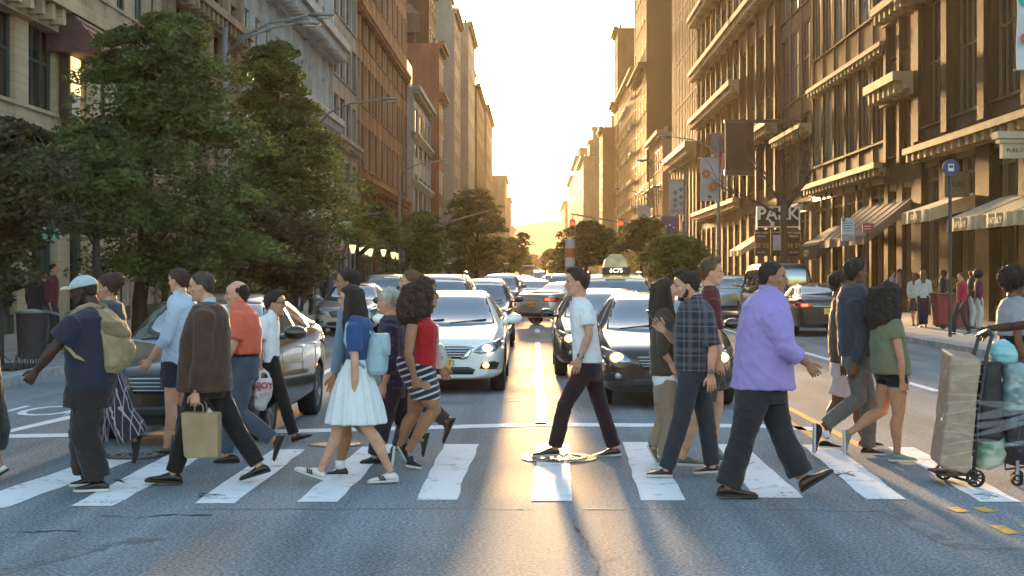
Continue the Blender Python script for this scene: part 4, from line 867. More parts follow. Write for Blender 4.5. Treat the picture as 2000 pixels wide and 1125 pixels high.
def hand_mb(mb, wrist, d, fwd, nrm, sc=1.0, curl=22, splay=4, thumb=1):
    d = Vector(d).normalized(); fwd = Vector(fwd); fwd = (fwd-d*fwd.dot(d)).normalized(); nrm = Vector(nrm); nrm = (nrm-d*nrm.dot(d)-fwd*nrm.dot(fwd)).normalized()
    W = Vector(wrist)
    def ring(c, a, b): return [c+fwd*(a*math.cos(2*math.pi*k/12))+nrm*(b*math.sin(2*math.pi*k/12)) for k in range(12)]
    mb.loft([ring(W-d*.02*sc,.024*sc,.018*sc), ring(W+d*.012*sc,.029*sc,.016*sc), ring(W+d*.045*sc,.038*sc,.016*sc), ring(W+d*.08*sc,.040*sc,.014*sc), ring(W+d*.095*sc,.036*sc,.010*sc)])
    for i, (o_, ln, r) in enumerate(((.029,.074,.0088),(.010,.083,.0090),(-.010,.077,.0086),(-.028,.060,.0076))):
        p = W+d*.085*sc+fwd*o_*sc; ang = R(curl*(.8+.12*i)); a0 = 0; path = [p]; sp = R(splay*(1.5-i))
        dd = (d*math.cos(sp)+fwd*math.sin(sp))
        for seg, fr in enumerate((.45,.30,.25)):
            a0 += ang*(.6 if seg == 0 else 1.0); path.append(path[-1]+(dd*math.cos(a0)+nrm*math.sin(a0))*(ln*fr*sc))
        mb.tube(path, [r*sc, r*.97*sc, r*.88*sc, r*.6*sc], 8)
    p = W+d*.028*sc+fwd*.026*sc*thumb; t1 = (d*.62+fwd*.62*thumb+nrm*.3).normalized(); t2 = (d*.9+fwd*.25*thumb+nrm*.35).normalized()
    mb.tube([p, p+t1*.036*sc, p+t1*.036*sc+t2*.030*sc, p+t1*.036*sc+t2*.052*sc], [.0125*sc,.0112*sc,.0098*sc,.006*sc], 8)
def lerp_path(pts, f):
    """cut a 3-point path at f in 0..2"""
    a, b, c = pts
    if f <= 1: return [a, a.lerp(b, f*.5), a.lerp(b, f)]
    return [a, a.lerp(b,.5), b, b.lerp(c, (f-1)*.5), b.lerp(c, f-1)]
def rows_loft(mb, rows, inset=0, n=28, ex=.82):
    rings = []
    for (x0, x1, z, hw) in rows:
        c, a, w = (x0+x1)/2, (x1-x0)/2-inset, hw-inset
        rings.append([(c+a*math.copysign(abs(math.cos(2*math.pi*k/n))**ex, math.cos(2*math.pi*k/n)), w*math.copysign(abs(math.sin(2*math.pi*k/n))**ex, math.sin(2*math.pi*k/n)), z) for k in range(n)])
    # densify
    mb.loft(rings)
def person(S):
    ox, oy, k = S.get('o', (0,0,1)); D = S['D']; hi = S.get('hi', True)
    if 'meters' in S:
        Y0 = S['Y']; X0 = S['X']; P2 = lambda q: (q[0]*D if False else q[0], q[1])
        mpp = 1.0
    else:
        Y0 = S.get('Y') or gd(S['foot'])
        mpp = k*Y0/F
        hp = S['legN'][0]; X0 = gx(ox+hp[0]*k, Y0)
        P2 = lambda q: (gx(ox+q[0]*k, Y0)-X0, gz(oy+q[1]*k, Y0))
    V = lambda q, y: Vector((P2(q)[0], y, P2(q)[1]))
    e = empty('person', (X0, Y0, 0), S.get('rz', 0), S['label'], 'person', S.get('group'))
    yN, yF = -1, 1
    sk = S['skin']; vox = .009 if hi else .02
    sw = S.get('sw', .175); hw_ = S.get('hipw', .085)
    def rows(lst): 
        out = []
        for q in lst:
            xa, za = P2((q[1], q[0])); xb, _ = P2((q[2], q[0])); out.append((min(xa,xb), max(xa,xb), za, q[3]))
        return sorted(out, key=lambda r: r[2])
    top = S['top']; trow = rows(top['rows'])
    # ---- limbs
    def limb(pts, s, w0, w1, w2): return [V(pts[0], s*w0), V(pts[1], s*w1), V(pts[2], s*w2)]
    arms = {}
    for key, s in (('armN',-1),('armF',1)):
        if key in S: arms[key] = (limb(S[key], s, sw, sw+.05, sw+.02 if key not in S.get('inward', ()) else .05), s)
    legs = {}
    for key, s in (('legN',-1),('legF',1)):
        if key in S: legs[key] = (limb(S[key], s, hw_, hw_*.95, hw_*.75), s)
    fat = S.get('fat', 1.0)
    # ---- body
    mb = MB(); rows_loft(mb, trow[:-1]+[(trow[-1][0]+.01, trow[-1][1]-.01, trow[-1][2]-.035*fat, trow[-1][3])], .020*fat)
    hc = P2(S['head'][:2]); hsc = (S['head'][2]*mpp)/.235; pitch = S['head'][3] if len(S['head']) > 3 else 0; yaw = S['head'][4] if len(S['head']) > 4 else 0
    HM = Matrix.Translation((hc[0], 0, hc[1])) @ Matrix.Rotation(0 if D > 0 else math.pi, 4, 'Z') @ Matrix.Rotation(R(yaw), 4, 'Z') @ Matrix.Rotation(R(pitch), 4, 'Y') @ Matrix.Scale(hsc, 4)
    neckb = Vector(((trow[-1][0]+trow[-1][1])/2, 0, trow[-1][2]-.03)); nt_ = HM @ Vector((-.025,0,-.045))
    mb.tube([neckb-Vector((0,0,.05)), neckb, nt_], [.072*fat, .057*fat, .051*fat], 14)
    for pts, s in arms.values():
        a, b, c = pts; sl_ = top.get('sleeve',.7); q1 = .8 if sl_ > .5 else 1; q2 = .85 if sl_ > 1.5 else 1
        mb.tube([a, a.lerp(b,.35), a.lerp(b,.8), b, b.lerp(c,.3), b.lerp(c,.75), c], [r*fat*S.get('armr',1)*q for r, q in zip((.052,.049,.041,.038,.041,.031,.025),(q1,q1,1 if sl_ < .8 else q1,q2,q2,q2,1))], 12)
    for pts, s in legs.values():
        a, b, c = pts; L_ = S.get('legr', 1.0); bt_ = S.get('bottom'); ln_ = bt_.get('len', 2.0) if bt_ else 0; k1 = .72 if ln_ else 1; k2 = .8 if ln_ >= .5 else 1; k3 = .72 if ln_ > 1.5 else 1
        cb = Vector((-D*.018, 0, 0))
        mb.tube([a+Vector((0,0,.05)), a.lerp(b,.3), a.lerp(b,.7), b, b.lerp(c,.28)+cb, b.lerp(c,.55)+cb*.7, b.lerp(c,.85), c, c+(c-b).normalized()*.03], [r*fat*L_*q for r, q in zip((.095,.088,.070,.057,.058,.050,.036,.034,.036),(k1,k2,k3*1.0,k3,k3,k3,k3,1,1))], 14)
    me = bake(mb.mesh('body', sk), [('REMESH', dict(mode='VOXEL', voxel_size=vox, use_smooth_shade=True)), ('SMOOTH', dict(factor=.5, iterations=5 if hi else 2))])
    # head
    hb = MB(); hb.loft([head_ring(v) for v in (0,.03,.07,.12,.18,.24,.3,.36,.42,.5,.58,.66,.74,.82,.88,.93,.97,1.0)])
    hb.tube([(.074,0,.022),(.088,0,.004),(.100,0,-.019),(.096,0,-.030),(.082,0,-.032)], [.008,.010,.014,.016,.012], 10)
    hb.ell((.080,0,-.052), (.012,.022,.006)); hb.ell((.078,0,-.063), (.012,.019,.007)); hb.ell((.070,0,-.100), (.018,.020,.012))
    for s in (-1, 1):
        hb.ell((-.008, s*.072, -.008), (.017,.010,.032), rot=Matrix.Rotation(R(-10),3,'Y')); hb.ell((.072, s*.034, .026), (.016,.022,.007)); hb.ell((.052, s*.042, -.018), (.020,.020,.022))
    hb.tube([(-.02,0,-.05),(-.03,0,-.12)], [.050,.050], 14)
    hme = bake(hb.mesh('head', sk), [('REMESH', dict(mode='VOXEL', voxel_size=.0048 if hi else .014, use_smooth_shade=True)), ('SMOOTH', dict(factor=.5, iterations=2))])
    hme.transform(HM)
    # hands
    hm = MB(); hd = S.get('hands', {})
    for key, (pts, s) in arms.items():
        h = hd.get(key, {})
        if h is None: continue
        d = (pts[2]-pts[1]).normalized()
        if 'dir' in h: d = Vector((h['dir'][0], 0, -h['dir'][1])).normalized()
        if hi: hand_mb(hm, pts[2], d, h.get('fwd', (D,0,.35)), h.get('nrm', (0,-s,0)), S.get('handsc', 1.0)*fat**.3, h.get('curl', 24), h.get('splay', 4))
        else: hm.tube([pts[2], pts[2]+d*.08, pts[2]+d*.16], [.03,.035,.015], 8, flat=.5)
    allm = bmesh.new(); allm.from_mesh(me); allm.from_mesh(hme)
    if hm.v: allm.from_mesh(hm.mesh('h', sk))
    bme = bpy.data.meshes.new('body'); allm.to_mesh(bme); allm.free(); bme.materials.append(sk); bme.polygons.foreach_set('use_smooth', [True]*len(bme.polygons))
    body = link('body', bme, e)
    def garment(name, mb, m, amp=.006, sc=8, it=4, parent=None, vx=None):
        g = bake(mb.mesh(name, m), [('REMESH', dict(mode='VOXEL', voxel_size=vx or (.0105 if hi else .022), use_smooth_shade=True)), ('SMOOTH', dict(factor=.5, iterations=it))])
        if amp < 0: pleats(g, -amp)
        elif amp and hi: folds(g, amp, sc, random.random()*9)
        g.polygons.foreach_set('use_smooth', [True]*len(g.polygons)); return link(name, g, parent or e)
    # ---- top
    tb = MB(); rows_loft(tb, trow, 0)
    sl = top.get('sleeve', .7); sr = top.get('sr', (.070,.060,.052,.040))
    for pts, s in arms.values():
        if sl <= 0: continue
        path = lerp_path(pts, sl); nn = len(path)
        rad = [ (sr[0] if i == 0 else (sr[1] if i == 1 else (sr[2] if i == 2 else (sr[2]*.5+sr[3]*.5 if i == 3 else sr[3]))))*fat for i in range(nn)]
        if sl <= 1: rad = [sr[0]*fat, (sr[0]+sr[1])/2*fat, sr[1]*fat]
        path = [path[0]+Vector((0,-s*.045,.0))]+path; rad = [sr[0]*.9*fat]+rad
        tb.tube(path, rad, 14)
    topo = garment(top.get('name', 'shirt'), tb, top['m'], top.get('amp', .007))
    if top.get('collar'):
        cb = MB(); c0 = trow[-1]; cx_ = (c0[0]+c0[1])/2; rr_ = max(.052, c0[3]*.85)
        n = 20; rings = []
        for (r, z) in ((rr_+.012, -.012),(rr_+.006,.028),(rr_-.001,.030),(rr_+.0,-.012)):
            rings.append([(cx_+(c0[1]-c0[0])*.5*r/rr_*.95*math.cos(2*math.pi*i/n), r*math.sin(2*math.pi*i/n), c0[2]+z+.010*math.cos(2*math.pi*i/n)*(-D)) for i in range(n)])
        cb.loft(rings, cap=False); cb.build('collar', top.get('collarm', top['m']), topo, smooth=True)
    # ---- extra layers (skirt, vest hem)
    for (nm, rws, m, amp) in S.get('layers', ()):
        lb = MB(); rows_loft(lb, rows(rws), 0); garment(nm, lb, m, amp)
    # ---- bottoms
    bt = S.get('bottom')
    if bt:
        pb = MB(); rows_loft(pb, rows(bt['rows']), 0) if bt.get('rows') else None
        r0, r1, r2 = bt.get('r', (.095,.075,.065)); f = bt.get('len', 2.0)
        for pts, s in legs.values():
            path = lerp_path([pts[0], pts[1], pts[2]], f)
            if f > 1: rad = [r0, (r0+r1)/2, r1, (r1+r2)/2*1.02, r2]
            else: rad = [r0, r0*.98, bt.get('r_hem', r0*.95)]
            path = [pts[0]+Vector((0,-s*.01,.07))]+path; rad = [r0*.9]+rad
            pb.tube([p for p in path], rad, 16)
        garment(bt.get('name', 'trousers'), pb, bt['m'], bt.get('amp', .007), 9, it=5)
    # ---- shoes
    for key, (pts, s) in legs.items():
        lg = S[key]
        if len(lg) < 5: continue
        h, t_ = V(lg[3], s*hw_*.75), V(lg[4], s*hw_*.75)
        d = (t_-h); ln = d.length; sc = ln/.28 if 'shoesc' not in S else S['shoesc']; 
        if ln < .22: sc = max(sc, .85)
        d.normalize(); up = Vector((-d.z, 0, d.x)); up = up if up.z*1 > 0 or abs(d.x) < .2 and up.x*D < 0 else up
        if up.dot(V(lg[2], s*hw_*.75)-(h+t_)/2) < 0: up = -up
        lat = Vector((0,1,0)); sh = S.get('shoe', {})
        if key in sh: sh = sh[key]
        ub = MB(); rings = []
        hk = sh.get('hk', 1.0)
        for tt, w, hh in ((0,.016,.040),(.03,.026,.060),(.10,.033,.078*hk),(.22,.035,.086*hk),(.36,.035,.084*hk),(.48,.037,.070),(.60,.042,.056),(.74,.044,.046),(.87,.039,.040),(.96,.026,.032),(1.0,.010,.022)):
            c = h+d*(tt*ln); rg = []
            for i in range(14):
                a = 2*math.pi*i/14; yy = w*math.cos(a)*(1 if math.sin(a) < .3 else .86); zz = .014+(hh-.014)*(.5+.5*math.copysign(abs(math.sin(a))**.8, math.sin(a)))
                rg.append(c+lat*yy*sc+up*zz*sc)
            rings.append(rg)
        ub.loft(rings)
        so_ = MB(); rings = []
        for tt, w in ((-.012,.018),(.03,.031),(.12,.037),(.3,.037),(.5,.038),(.64,.045),(.78,.047),(.90,.040),(.98,.026),(1.015,.010)):
            c = h+d*(tt*ln); rings.append([c+lat*w*sc*sx+up*zz*sc for sx, zz in ((-1,0),(1,0),(1.02,.020),(-1.02,.020))])
        so_.loft(rings)
        for b_ in (ub, so_): b_.v = [(v[0], v[1], max(v[2], .004 if b_ is so_ else .012)) for v in b_.v]
        uo = ub.build('shoe', sh.get('m', SHB), e, smooth=True); so_.build('sole', sh.get('sole', SOLB), uo, angle=40)
        if sh.get('stripes'):
            for q in (.50,.57,.64):
                sb = MB(); c = h+d*(q*ln)
                for yy in (-1, 1): sb.obox(c+up*.040*sc+lat*yy*.0405*sc+d*(-.012), d*.006+up*.0, up*.022*sc+d*.010, lat*.003)
                sb.build('stripe', SHB, uo)
        if sh.get('sock'):
            kb = MB(); a = pts[2]; kb.tube([a-Vector((0,0,.02)), a+Vector((0,0,.05))], [.040,.042], 12); kb.build('sock', sh['sock'], e, smooth=True)
        if sh.get('laces'):
            for q in (.38,.45,.52):
                sb = MB(); c = h+d*(q*ln)+up*(.082-.09*(q-.36))*sc; sb.tube([c-lat*.018, c+up*.006, c+lat*.018], .003, 5); sb.build('lace', SHW, uo)
    # ---- face bits
    if hi:
        for s in (-1, 1):
            eb = MB(); eb.ell((.0735, s*.031, .012), (.008,.011,.006)); eb.v = [tuple(HM @ Vector(v)) for v in eb.v]; eb.build('eye', EYE, e, smooth=True)
            eb = MB(); eb.tube([(.0835,s*.014,.031),(.083,s*.032,.036),(.073,s*.050,.031)], [.0035,.004,.0025], 6); eb.v = [tuple(HM @ Vector(v)) for v in eb.v]; eb.build('eyebrow', S['hair']['m'] if S['hair'].get('m') is not H_GRY else H_SLT, e, smooth=True)
    # ---- hair
    H = S['hair']; st_ = H['style']
    if st_ != 'none':
        hb = MB(); ex = H.get('e', .012)
        if st_ in ('short', 'afro', 'bun'): fh = [(.18,-.055),(.26,-.048),(.36,-.036),(.46,-.020),(.50,-.012),(.53,.012),(.57,.024),(.62,.030),(.68,.038),(.74,.050),(.80,.064),(.85,.082),(.9,.12),(1.2,.12)]
        elif st_ == 'bald': fh = [(.28,-.060),(.36,-.050),(.46,-.032),(.54,-.028),(.60,.004),(.66,.012),(.72,-.005),(.80,-.04),(.86,-.07),(.9,-.09)]
        else: fh = [(-.2,-.0),(.2,.012),(.5,.018),(.60,.028),(.68,.044),(.74,.066),(.80,.09),(.9,.12),(1.2,.12)]
        v0 = .20 if st_ in ('short','bald','bun','afro') else .05
        vs = [v0+(.90-v0)*i/12 for i in range(13)]
        if st_ != 'bald': vs += [.94,.97,1.0]
        rings = []
        for v in vs: 
            tp = ex if st_ in ('long','curly') else .0065+max(0,ex-.0065)*min(1, max(0, (v-.40)/.42))**1.2
            rg = head_ring(v, tp, T(fh, v)); rings.append(rg)
        if st_ == 'bald': rings = rings[:-1]
        else:
            top_ = head_ring(1.0, ex*.4, .1); rings.append([(x*.9, y*.9, z+ex*.8) for x, y, z in top_])
        hb.loft(rings)
        if H.get('quiff'): hb.ell((.030,0,.112), (.056,.055,.024), rot=Matrix.Rotation(R(8),3,'Y'))
        if st_ == 'afro':
            a = H.get('r', .16); hb.ell((-.035,0,.055), (a,a*.95,a*.9), 20, 14)
        if st_ == 'bun':
            hb.ell((-.09,0,.06), (.075,.07,.075), 16, 12); hb.ell((-.04,0,.05), (.10,.088,.085), 16, 12)
        if st_ in ('long', 'curly'):
            ln = H.get('len', .35); w = H.get('w', .085); bk = H.get('back', -.02); dp = H.get('dp', .07)
            pts_ = []
            rings = []
            for i in range(9):
                f = i/8; z = .07-f*(ln+.07); c = -.045+bk*f; a = dp*(1.0+.25*math.sin(f*3.0))*(1-.35*max(0,f-.75)*4*.5); b_ = w*(1+.10*math.sin(f*3.1))*(1-.3*max(0,f-.8)*5*.4)
                rings.append([(c+a*math.cos(2*math.pi*j/18), b_*math.sin(2*math.pi*j/18), z) for j in range(18)])
            hb.loft(rings)
            if H.get('frontlock'):
                for s in (-1,1): hb.tube([(.02,s*.078,.03),(.03,s*.088,-.08),(.05,s*.10,-.2),(.06,s*.10,-ln*.95)], [.022,.030,.034,.014], 10)
        if H.get('beard'):
            bb = MB()
            bb.ell((.050,0,-.090), (.039,.044,.027), 16, 10); bb.ell((.080,0,-.047), (.010,.026,.007))
            for s in (-1,1): bb.tube([(.0,s*.068,-.01),(.008,s*.066,-.05),(.035,s*.052,-.085)], [.008,.014,.020], 8)
            bm_ = bake(bb.mesh('beard', H['m']), [('REMESH', dict(mode='VOXEL', voxel_size=.006, use_smooth_shade=True)), ('SMOOTH', dict(factor=.5, iterations=2))]); displace(bm_, .002, 90); bm_.transform(HM); link('beard', bm_, e)
        hh = bake(hb.mesh('hair', H['m']), [('REMESH', dict(mode='VOXEL', voxel_size=H.get('vx', .0065) if hi else .016, use_smooth_shade=True)), ('SMOOTH', dict(factor=.5, iterations=2))])
        if hi:
            am = H.get('amp', .005); displace(hh, am, H.get('fs', 45), 1, H.get('zs', .5)); displace(hh, .0022, 150, 2, .3)
            if st_ in ('curly', 'afro'): displace(hh, am*.8, H.get('fs', 45)*2.3, 5, .9)
        if hi and not S.get('cap'): flyaway(hh, 700 if st_ not in ('curly','afro') else 1500, .028 if st_ not in ('curly','afro') else .038, st_)
        hh.transform(HM); hh.polygons.foreach_set('use_smooth', [True]*len(hh.polygons)); link('hair', hh, e)
    if S.get('cap'):
        cb = MB(); cb.loft([[(x*1.0, y, z) for x, y, z in head_ring(v, .012)] for v in (.62,.68,.74,.80,.86,.91,.95,.98,1.0)]); cb.ell((0,0,.13), (.01,.01,.006))
        cb.v = [tuple(HM @ Vector(v)) for v in cb.v]; co = cb.build('cap', S['cap'], e, smooth=True)
        br = MB(); rg = [[(.075+.085*f, .070*math.cos(a_)*(1-.25*f*f), .030+.012*math.sin(f*2)+.02*(1-abs(math.cos(a_)))) for a_ in [math.pi*i/10 for i in range(11)]] for f in (0,.35,.7,.92,1.0)]
        rg2 = [[(x, y, z-.006) for x, y, z in r_] for r_ in rg]
        br.loft([r_+list(reversed(q)) for r_, q in zip(rg, rg2)]); br.v = [tuple(HM @ Vector(v)) for v in br.v]; br.build('brim', S.get('brimm', S['cap']), co, smooth=True)
    if S.get('glasses'):
        gb = MB()
        for s in (-1,1):
            n = 14; c = Vector((.092, s*.032, .012)); ring = [c+Vector((-.006*abs(math.cos(2*math.pi*i/n)), .022*math.cos(2*math.pi*i/n), .016*math.sin(2*math.pi*i/n))) for i in range(n+1)]
            gb.tube(ring, .0028, 5); gb.tube([(.088, s*.054,.016),(.03,s*.078,.014),(-.01,s*.080,.008)], .0028, 5)
        gb.tube([(.094,-.010,.014),(.097,0,.016),(.094,.010,.014)], .0025, 5); gb.v = [tuple(HM @ Vector(v)) for v in gb.v]; gb.build('glasses', BLACKP, e)
    e['_'] = 0; del e['_']
    S['out'] = (e, arms, legs, P2, V, mpp, HM, X0, Y0)
    return S['out']
def watch(out, key, m):
    e, arms = out[0], out[1]; a, b, c = arms[key][0]; d = (c-b).normalized(); w = MB(); p = c-d*.025
    w.tube([p-d*.012, p+d*.012], .033, 14); o = w.build('watch_strap', m, e, smooth=True); w = MB(); w.tube([p+Vector((0,-.030,0)), p+Vector((0,-.040,0))], .019, 12); w.build('watch_face', CHROME, o)
C1 = (0,480,.4624); C2 = (260,480,.4624); C3 = (560,480,.4624); C4 = (940,480,.4624); C5 = (1240,480,.4624); C6 = (1540,480,.4623)
NAVY = fabric('cloth_navy', (.022,.024,.045)); DKP = fabric('cloth_dark_trousers', (.028,.02,.02)); BLKC = fabric('cloth_black', (.014,.013,.014)); DNM = fabric('cloth_denim', (.075,.095,.13)); DNMD = fabric('cloth_dark_denim', (.035,.035,.045))
WHT = fabric('cloth_white', (.78,.77,.78), var=.05); 
p1 = person(dict(o=C1, foot=958.6, D=-1, skin=SK_D, fat=1.18, label='heavy man in a pale flat-brimmed cap and navy tee walking left', head=(352,190,130,12,0), sw=.20,
  armN=[(345,330),(262,438),(192,520)], hands={'armN':dict(curl=62, dir=(-.62,.8))}, legN=[(390,600),(372,790),(425,975),(470,1030),(322,1034)], legF=[(372,600),(338,790),(352,970),(400,1015),(284,1020)],
  top=dict(name='tee_shirt', m=NAVY, rows=[(258,368,432,.08),(275,330,452,.17),(305,298,470,.235),(360,290,476,.235),(430,284,480,.235),(500,283,482,.235),(560,286,484,.23),(600,290,484,.22)], sleeve=.62, sr=(.085,.088,.07,.05)),
  bottom=dict(name='trousers', m=DKP, rows=[(570,288,484,.21),(620,278,480,.21),(680,272,470,.2)], r=(.125,.112,.10), amp=.012), shoe=dict(m=SHB, sole=SOLW), hair=dict(style='short', m=H_BLK, e=.004, beard=True), cap=fabric('cap_pale', (.42,.50,.53)), brimm=fabric('cap_brim_peach', (.60,.42,.34))))
p2 = person(dict(o=C1, foot=903.5, D=-1, skin=SK_M, label='woman with gathered brown hair and striped wide trousers behind the man in the pale cap', head=(452,178,112,5,0), 
  armF=[(470,260),(440,380),(410,460)], legN=[(478,560),(520,700),(578,812),(606,806),(578,916)], legF=[(470,560),(405,740),(350,890),(366,912),(308,916)],
  top=dict(name='shirt', m=fabric('cloth_slate', (.045,.055,.07)), rows=[(228,440,480,.06),(245,415,515,.18),(300,415,528,.19),(400,425,520,.17),(500,430,522,.17),(570,430,525,.18)], sleeve=1.4),
  bottom=dict(name='wide_trousers', m=fabric('cloth_striped_wide', (.04,.03,.05), pat='vstripe', col2=(.45,.38,.42)), rows=[(550,430,525,.18),(620,430,535,.18)], r=(.11,.12,.15), amp=.012, len=1.95), shoe=dict(m=SHB, sole=SOLB), hair=dict(style='bun', m=H_BRN, amp=.008)))
p3 = person(dict(o=C2, foot=884, D=-1, skin=SK_L, label='man in a rolled-sleeve light blue shirt and navy shorts walking left', head=(190,146,104,4,-25),
  armN=[(205,255),(158,392),(92,478)], hands={'armN':dict(curl=25)}, legN=[(180,500),(168,665),(150,838),(176,872),(84,874)], legF=[(195,500),(200,660),(300,745),(330,720),(300,820)],
  top=dict(name='shirt', m=fabric('cloth_light_blue', (.38,.48,.62), pat='gingham', col2=(.6,.66,.74)), collar=True, rows=[(200,172,222,.062),(216,155,248,.15),(245,147,266,.2),(300,150,270,.2),(360,148,264,.185),(420,136,260,.18),(470,124,250,.18),(502,118,240,.18)], sleeve=1.35, sr=(.075,.065,.06,.05)),
  bottom=dict(name='shorts', m=NAVY, rows=[(480,124,245,.17),(530,118,245,.175),(560,118,246,.17)], r=(.105,.1,.1), r_hem=.115, len=.55), shoe=dict(m=SHG, sole=SOLB), hair=dict(style='short', m=H_BRN, e=.011)))
p4 = person(dict(o=C2, foot=945, D=-1, skin=SK_L, fat=1.08, label='man in a brown blazer carrying a paper bag by its handles', head=(288,172,126,6,0), sw=.195,
  armN=[(325,290),(322,455),(288,608)], hands={'armN':dict(curl=78, dir=(-.05,1))}, legN=[(285,600),(230,790),(180,950),(214,1000),(60,992)], legF=[(335,600),(425,780),(520,925),(574,958),(446,996)],
  top=dict(name='blazer', m=fabric('cloth_brown_tweed', (.075,.038,.025), var=.25), collar=True, collarm=fabric('cloth_pale_blue', (.45,.52,.62)), rows=[(236,290,345,.065),(252,258,380,.17),(290,238,400,.225),(340,218,406,.235),(400,203,408,.235),(470,197,410,.235),(540,191,413,.235),(612,186,416,.235)], sleeve=1.92, sr=(.085,.078,.072,.058), amp=.005),
  bottom=dict(name='trousers', m=BLKC, rows=[(580,235,390,.17),(640,240,390,.17)], r=(.10,.082,.068)), shoe=dict(m=SHB, sole=SOLB), hair=dict(style='short', m=H_SLT, e=.010)))
p5 = person(dict(o=C2, foot=906, D=-1, skin=SK_L, label='balding man in an orange polo shirt and blue jeans', head=(437,206,114,4,0), fat=1.05,
  armN=[(462,300),(446,408),(416,472)], hands={'armN':dict(curl=30)}, legF=[(470,480),(400,710),(385,880),(443,918),(334,920)], legN=[(478,480),(452,700),(592,812),(644,800),(604,905)],
  top=dict(name='polo_shirt', m=fabric('cloth_orange', (.72,.14,.075), var=.06), collar=True, rows=[(240,420,470,.065),(256,412,495,.15),(290,408,525,.2),(340,407,538,.205),(400,409,542,.2),(456,414,538,.19)], sleeve=.85, sr=(.078,.08,.06,.05)),
  layers=[('belt', [(450,414,536,.186),(470,413,535,.186)], BLKC, 0)],
  bottom=dict(name='jeans', m=DNM, rows=[(462,414,534,.18),(510,413,534,.18),(560,415,530,.17)], r=(.10,.083,.070)), shoe=dict(m=SHBR, sole=SOLB), hair=dict(style='bald', m=H_DBR, e=.006)))
p6 = person(dict(o=C2, foot=862, D=1, skin=SK_M, label='man with glasses and a white polo shirt carrying a plastic bag, walking right', head=(600,243,104,4,0), glasses=True,
  armN=[(562,318),(548,415),(550,505)], hands={'armN':dict(curl=75, dir=(.1,1))}, legN=[(592,492),(632,630),(682,790),(676,828),(760,800)], legF=[(582,492),(602,640),(500,700),(470,664),(508,745)],
  top=dict(name='polo_shirt', m=WHT, collar=True, rows=[(282,570,606,.058),(296,548,610,.14),(325,538,614,.19),(380,540,615,.19),(440,546,615,.18),(490,556,614,.17)], sleeve=.75, sr=(.07,.068,.06,.05)),
  bottom=dict(name='trousers', m=BLKC, rows=[(482,556,612,.16),(530,556,625,.16)], r=(.085,.068,.055)), shoe=dict(m=SHBR, sole=SOLB), hair=dict(style='short', m=H_BLK, e=.010, quiff=True)))
p7 = person(dict(o=C3, foot=943, D=-1, skin=SK_L, label='young woman with long black hair, blue tee and white knee-length skirt', head=(270,222,115,6,0), sw=.15, armr=.85, legr=.92, hipw=.075,
  armN=[(292,345),(300,500),(298,622)], hands={'armN':dict(curl=20)}, handsc=.88, legN=[(300,600),(342,765),(438,940),(476,990),(346,998)], legF=[(285,600),(212,770),(142,945),(154,994),(28,950)],
  top=dict(name='tee_shirt', m=fabric('cloth_blue', (.032,.075,.20), var=.1), rows=[(288,272,318,.055),(302,256,345,.13),(330,247,362,.165),(380,246,362,.16),(430,250,352,.145),(482,254,345,.135)], sleeve=.62, sr=(.062,.066,.05,.04)),
  layers=[('skirt', [(476,253,344,.137),(500,243,350,.145),(540,222,358,.17),(600,200,380,.2),(680,180,405,.235),(748,168,421,.265)], fabric('cloth_white_skirt', (.72,.71,.72), var=.04), -.016)],
  shoe=dict(m=SHW, sole=SOLW, stripes=True), hair=dict(style='long', m=H_BLK, len=.42, w=.09, dp=.075, back=.0, e=.014, amp=.004, frontlock=True)))
p8 = person(dict(o=C3, foot=931, D=-1, skin=SK_T, label='dark-haired person in a denim jacket half hidden behind the woman in the white skirt', head=(256,155,115,0,0), sw=.16,
  armN=[(262,275),(236,430),(212,545)], hands={'armN':dict(curl=25)}, legN=[(290,560),(300,740),(428,860),(462,845),(452,934)], legF=[(275,560),(240,760),(222,935),(256,976),(162,976)],
  top=dict(name='denim_jacket', m=fabric('cloth_light_denim', (.16,.22,.30)), rows=[(218,242,300,.06),(240,230,330,.18),(300,226,345,.19),(400,228,345,.18),(490,228,345,.18)], sleeve=1.85),
  bottom=dict(name='shorts', m=DNM, rows=[(480,235,335,.16),(560,235,340,.16)], r=(.09,.08,.08), len=.6), shoe=dict(m=SHB, sole=SOLW, sock=WHT), hair=dict(style='short', m=H_BLK, e=.020)))
p9 = person(dict(o=C3, foot=904, D=-1, skin=SK_L, label='grey-haired person in a dark patterned top and black trousers', head=(430,236,114,0,-20),
  armN=[(445,350),(450,480),(420,580)], legN=[(450,590),(412,740),(378,880),(402,914),(314,916)], legF=[(462,590),(490,740),(566,820),(602,796),(578,894)],
  top=dict(name='blouse', m=fabric('cloth_navy_floral', (.03,.025,.06), pat='floral', col2=(.14,.10,.2)), rows=[(292,412,460,.065),(310,396,480,.17),(350,388,496,.2),(430,388,502,.2),(520,396,504,.2),(600,402,504,.2)], sleeve=1.5, sr=(.08,.078,.075,.07)),
  bottom=dict(name='trousers', m=fabric('cloth_aubergine', (.03,.018,.028)), rows=[(590,404,500,.17),(640,405,498,.17)], r=(.10,.085,.075)), shoe=dict(m=SHB, sole=SOLB), hair=dict(style='short', m=H_GRY, e=.020, amp=.008)))
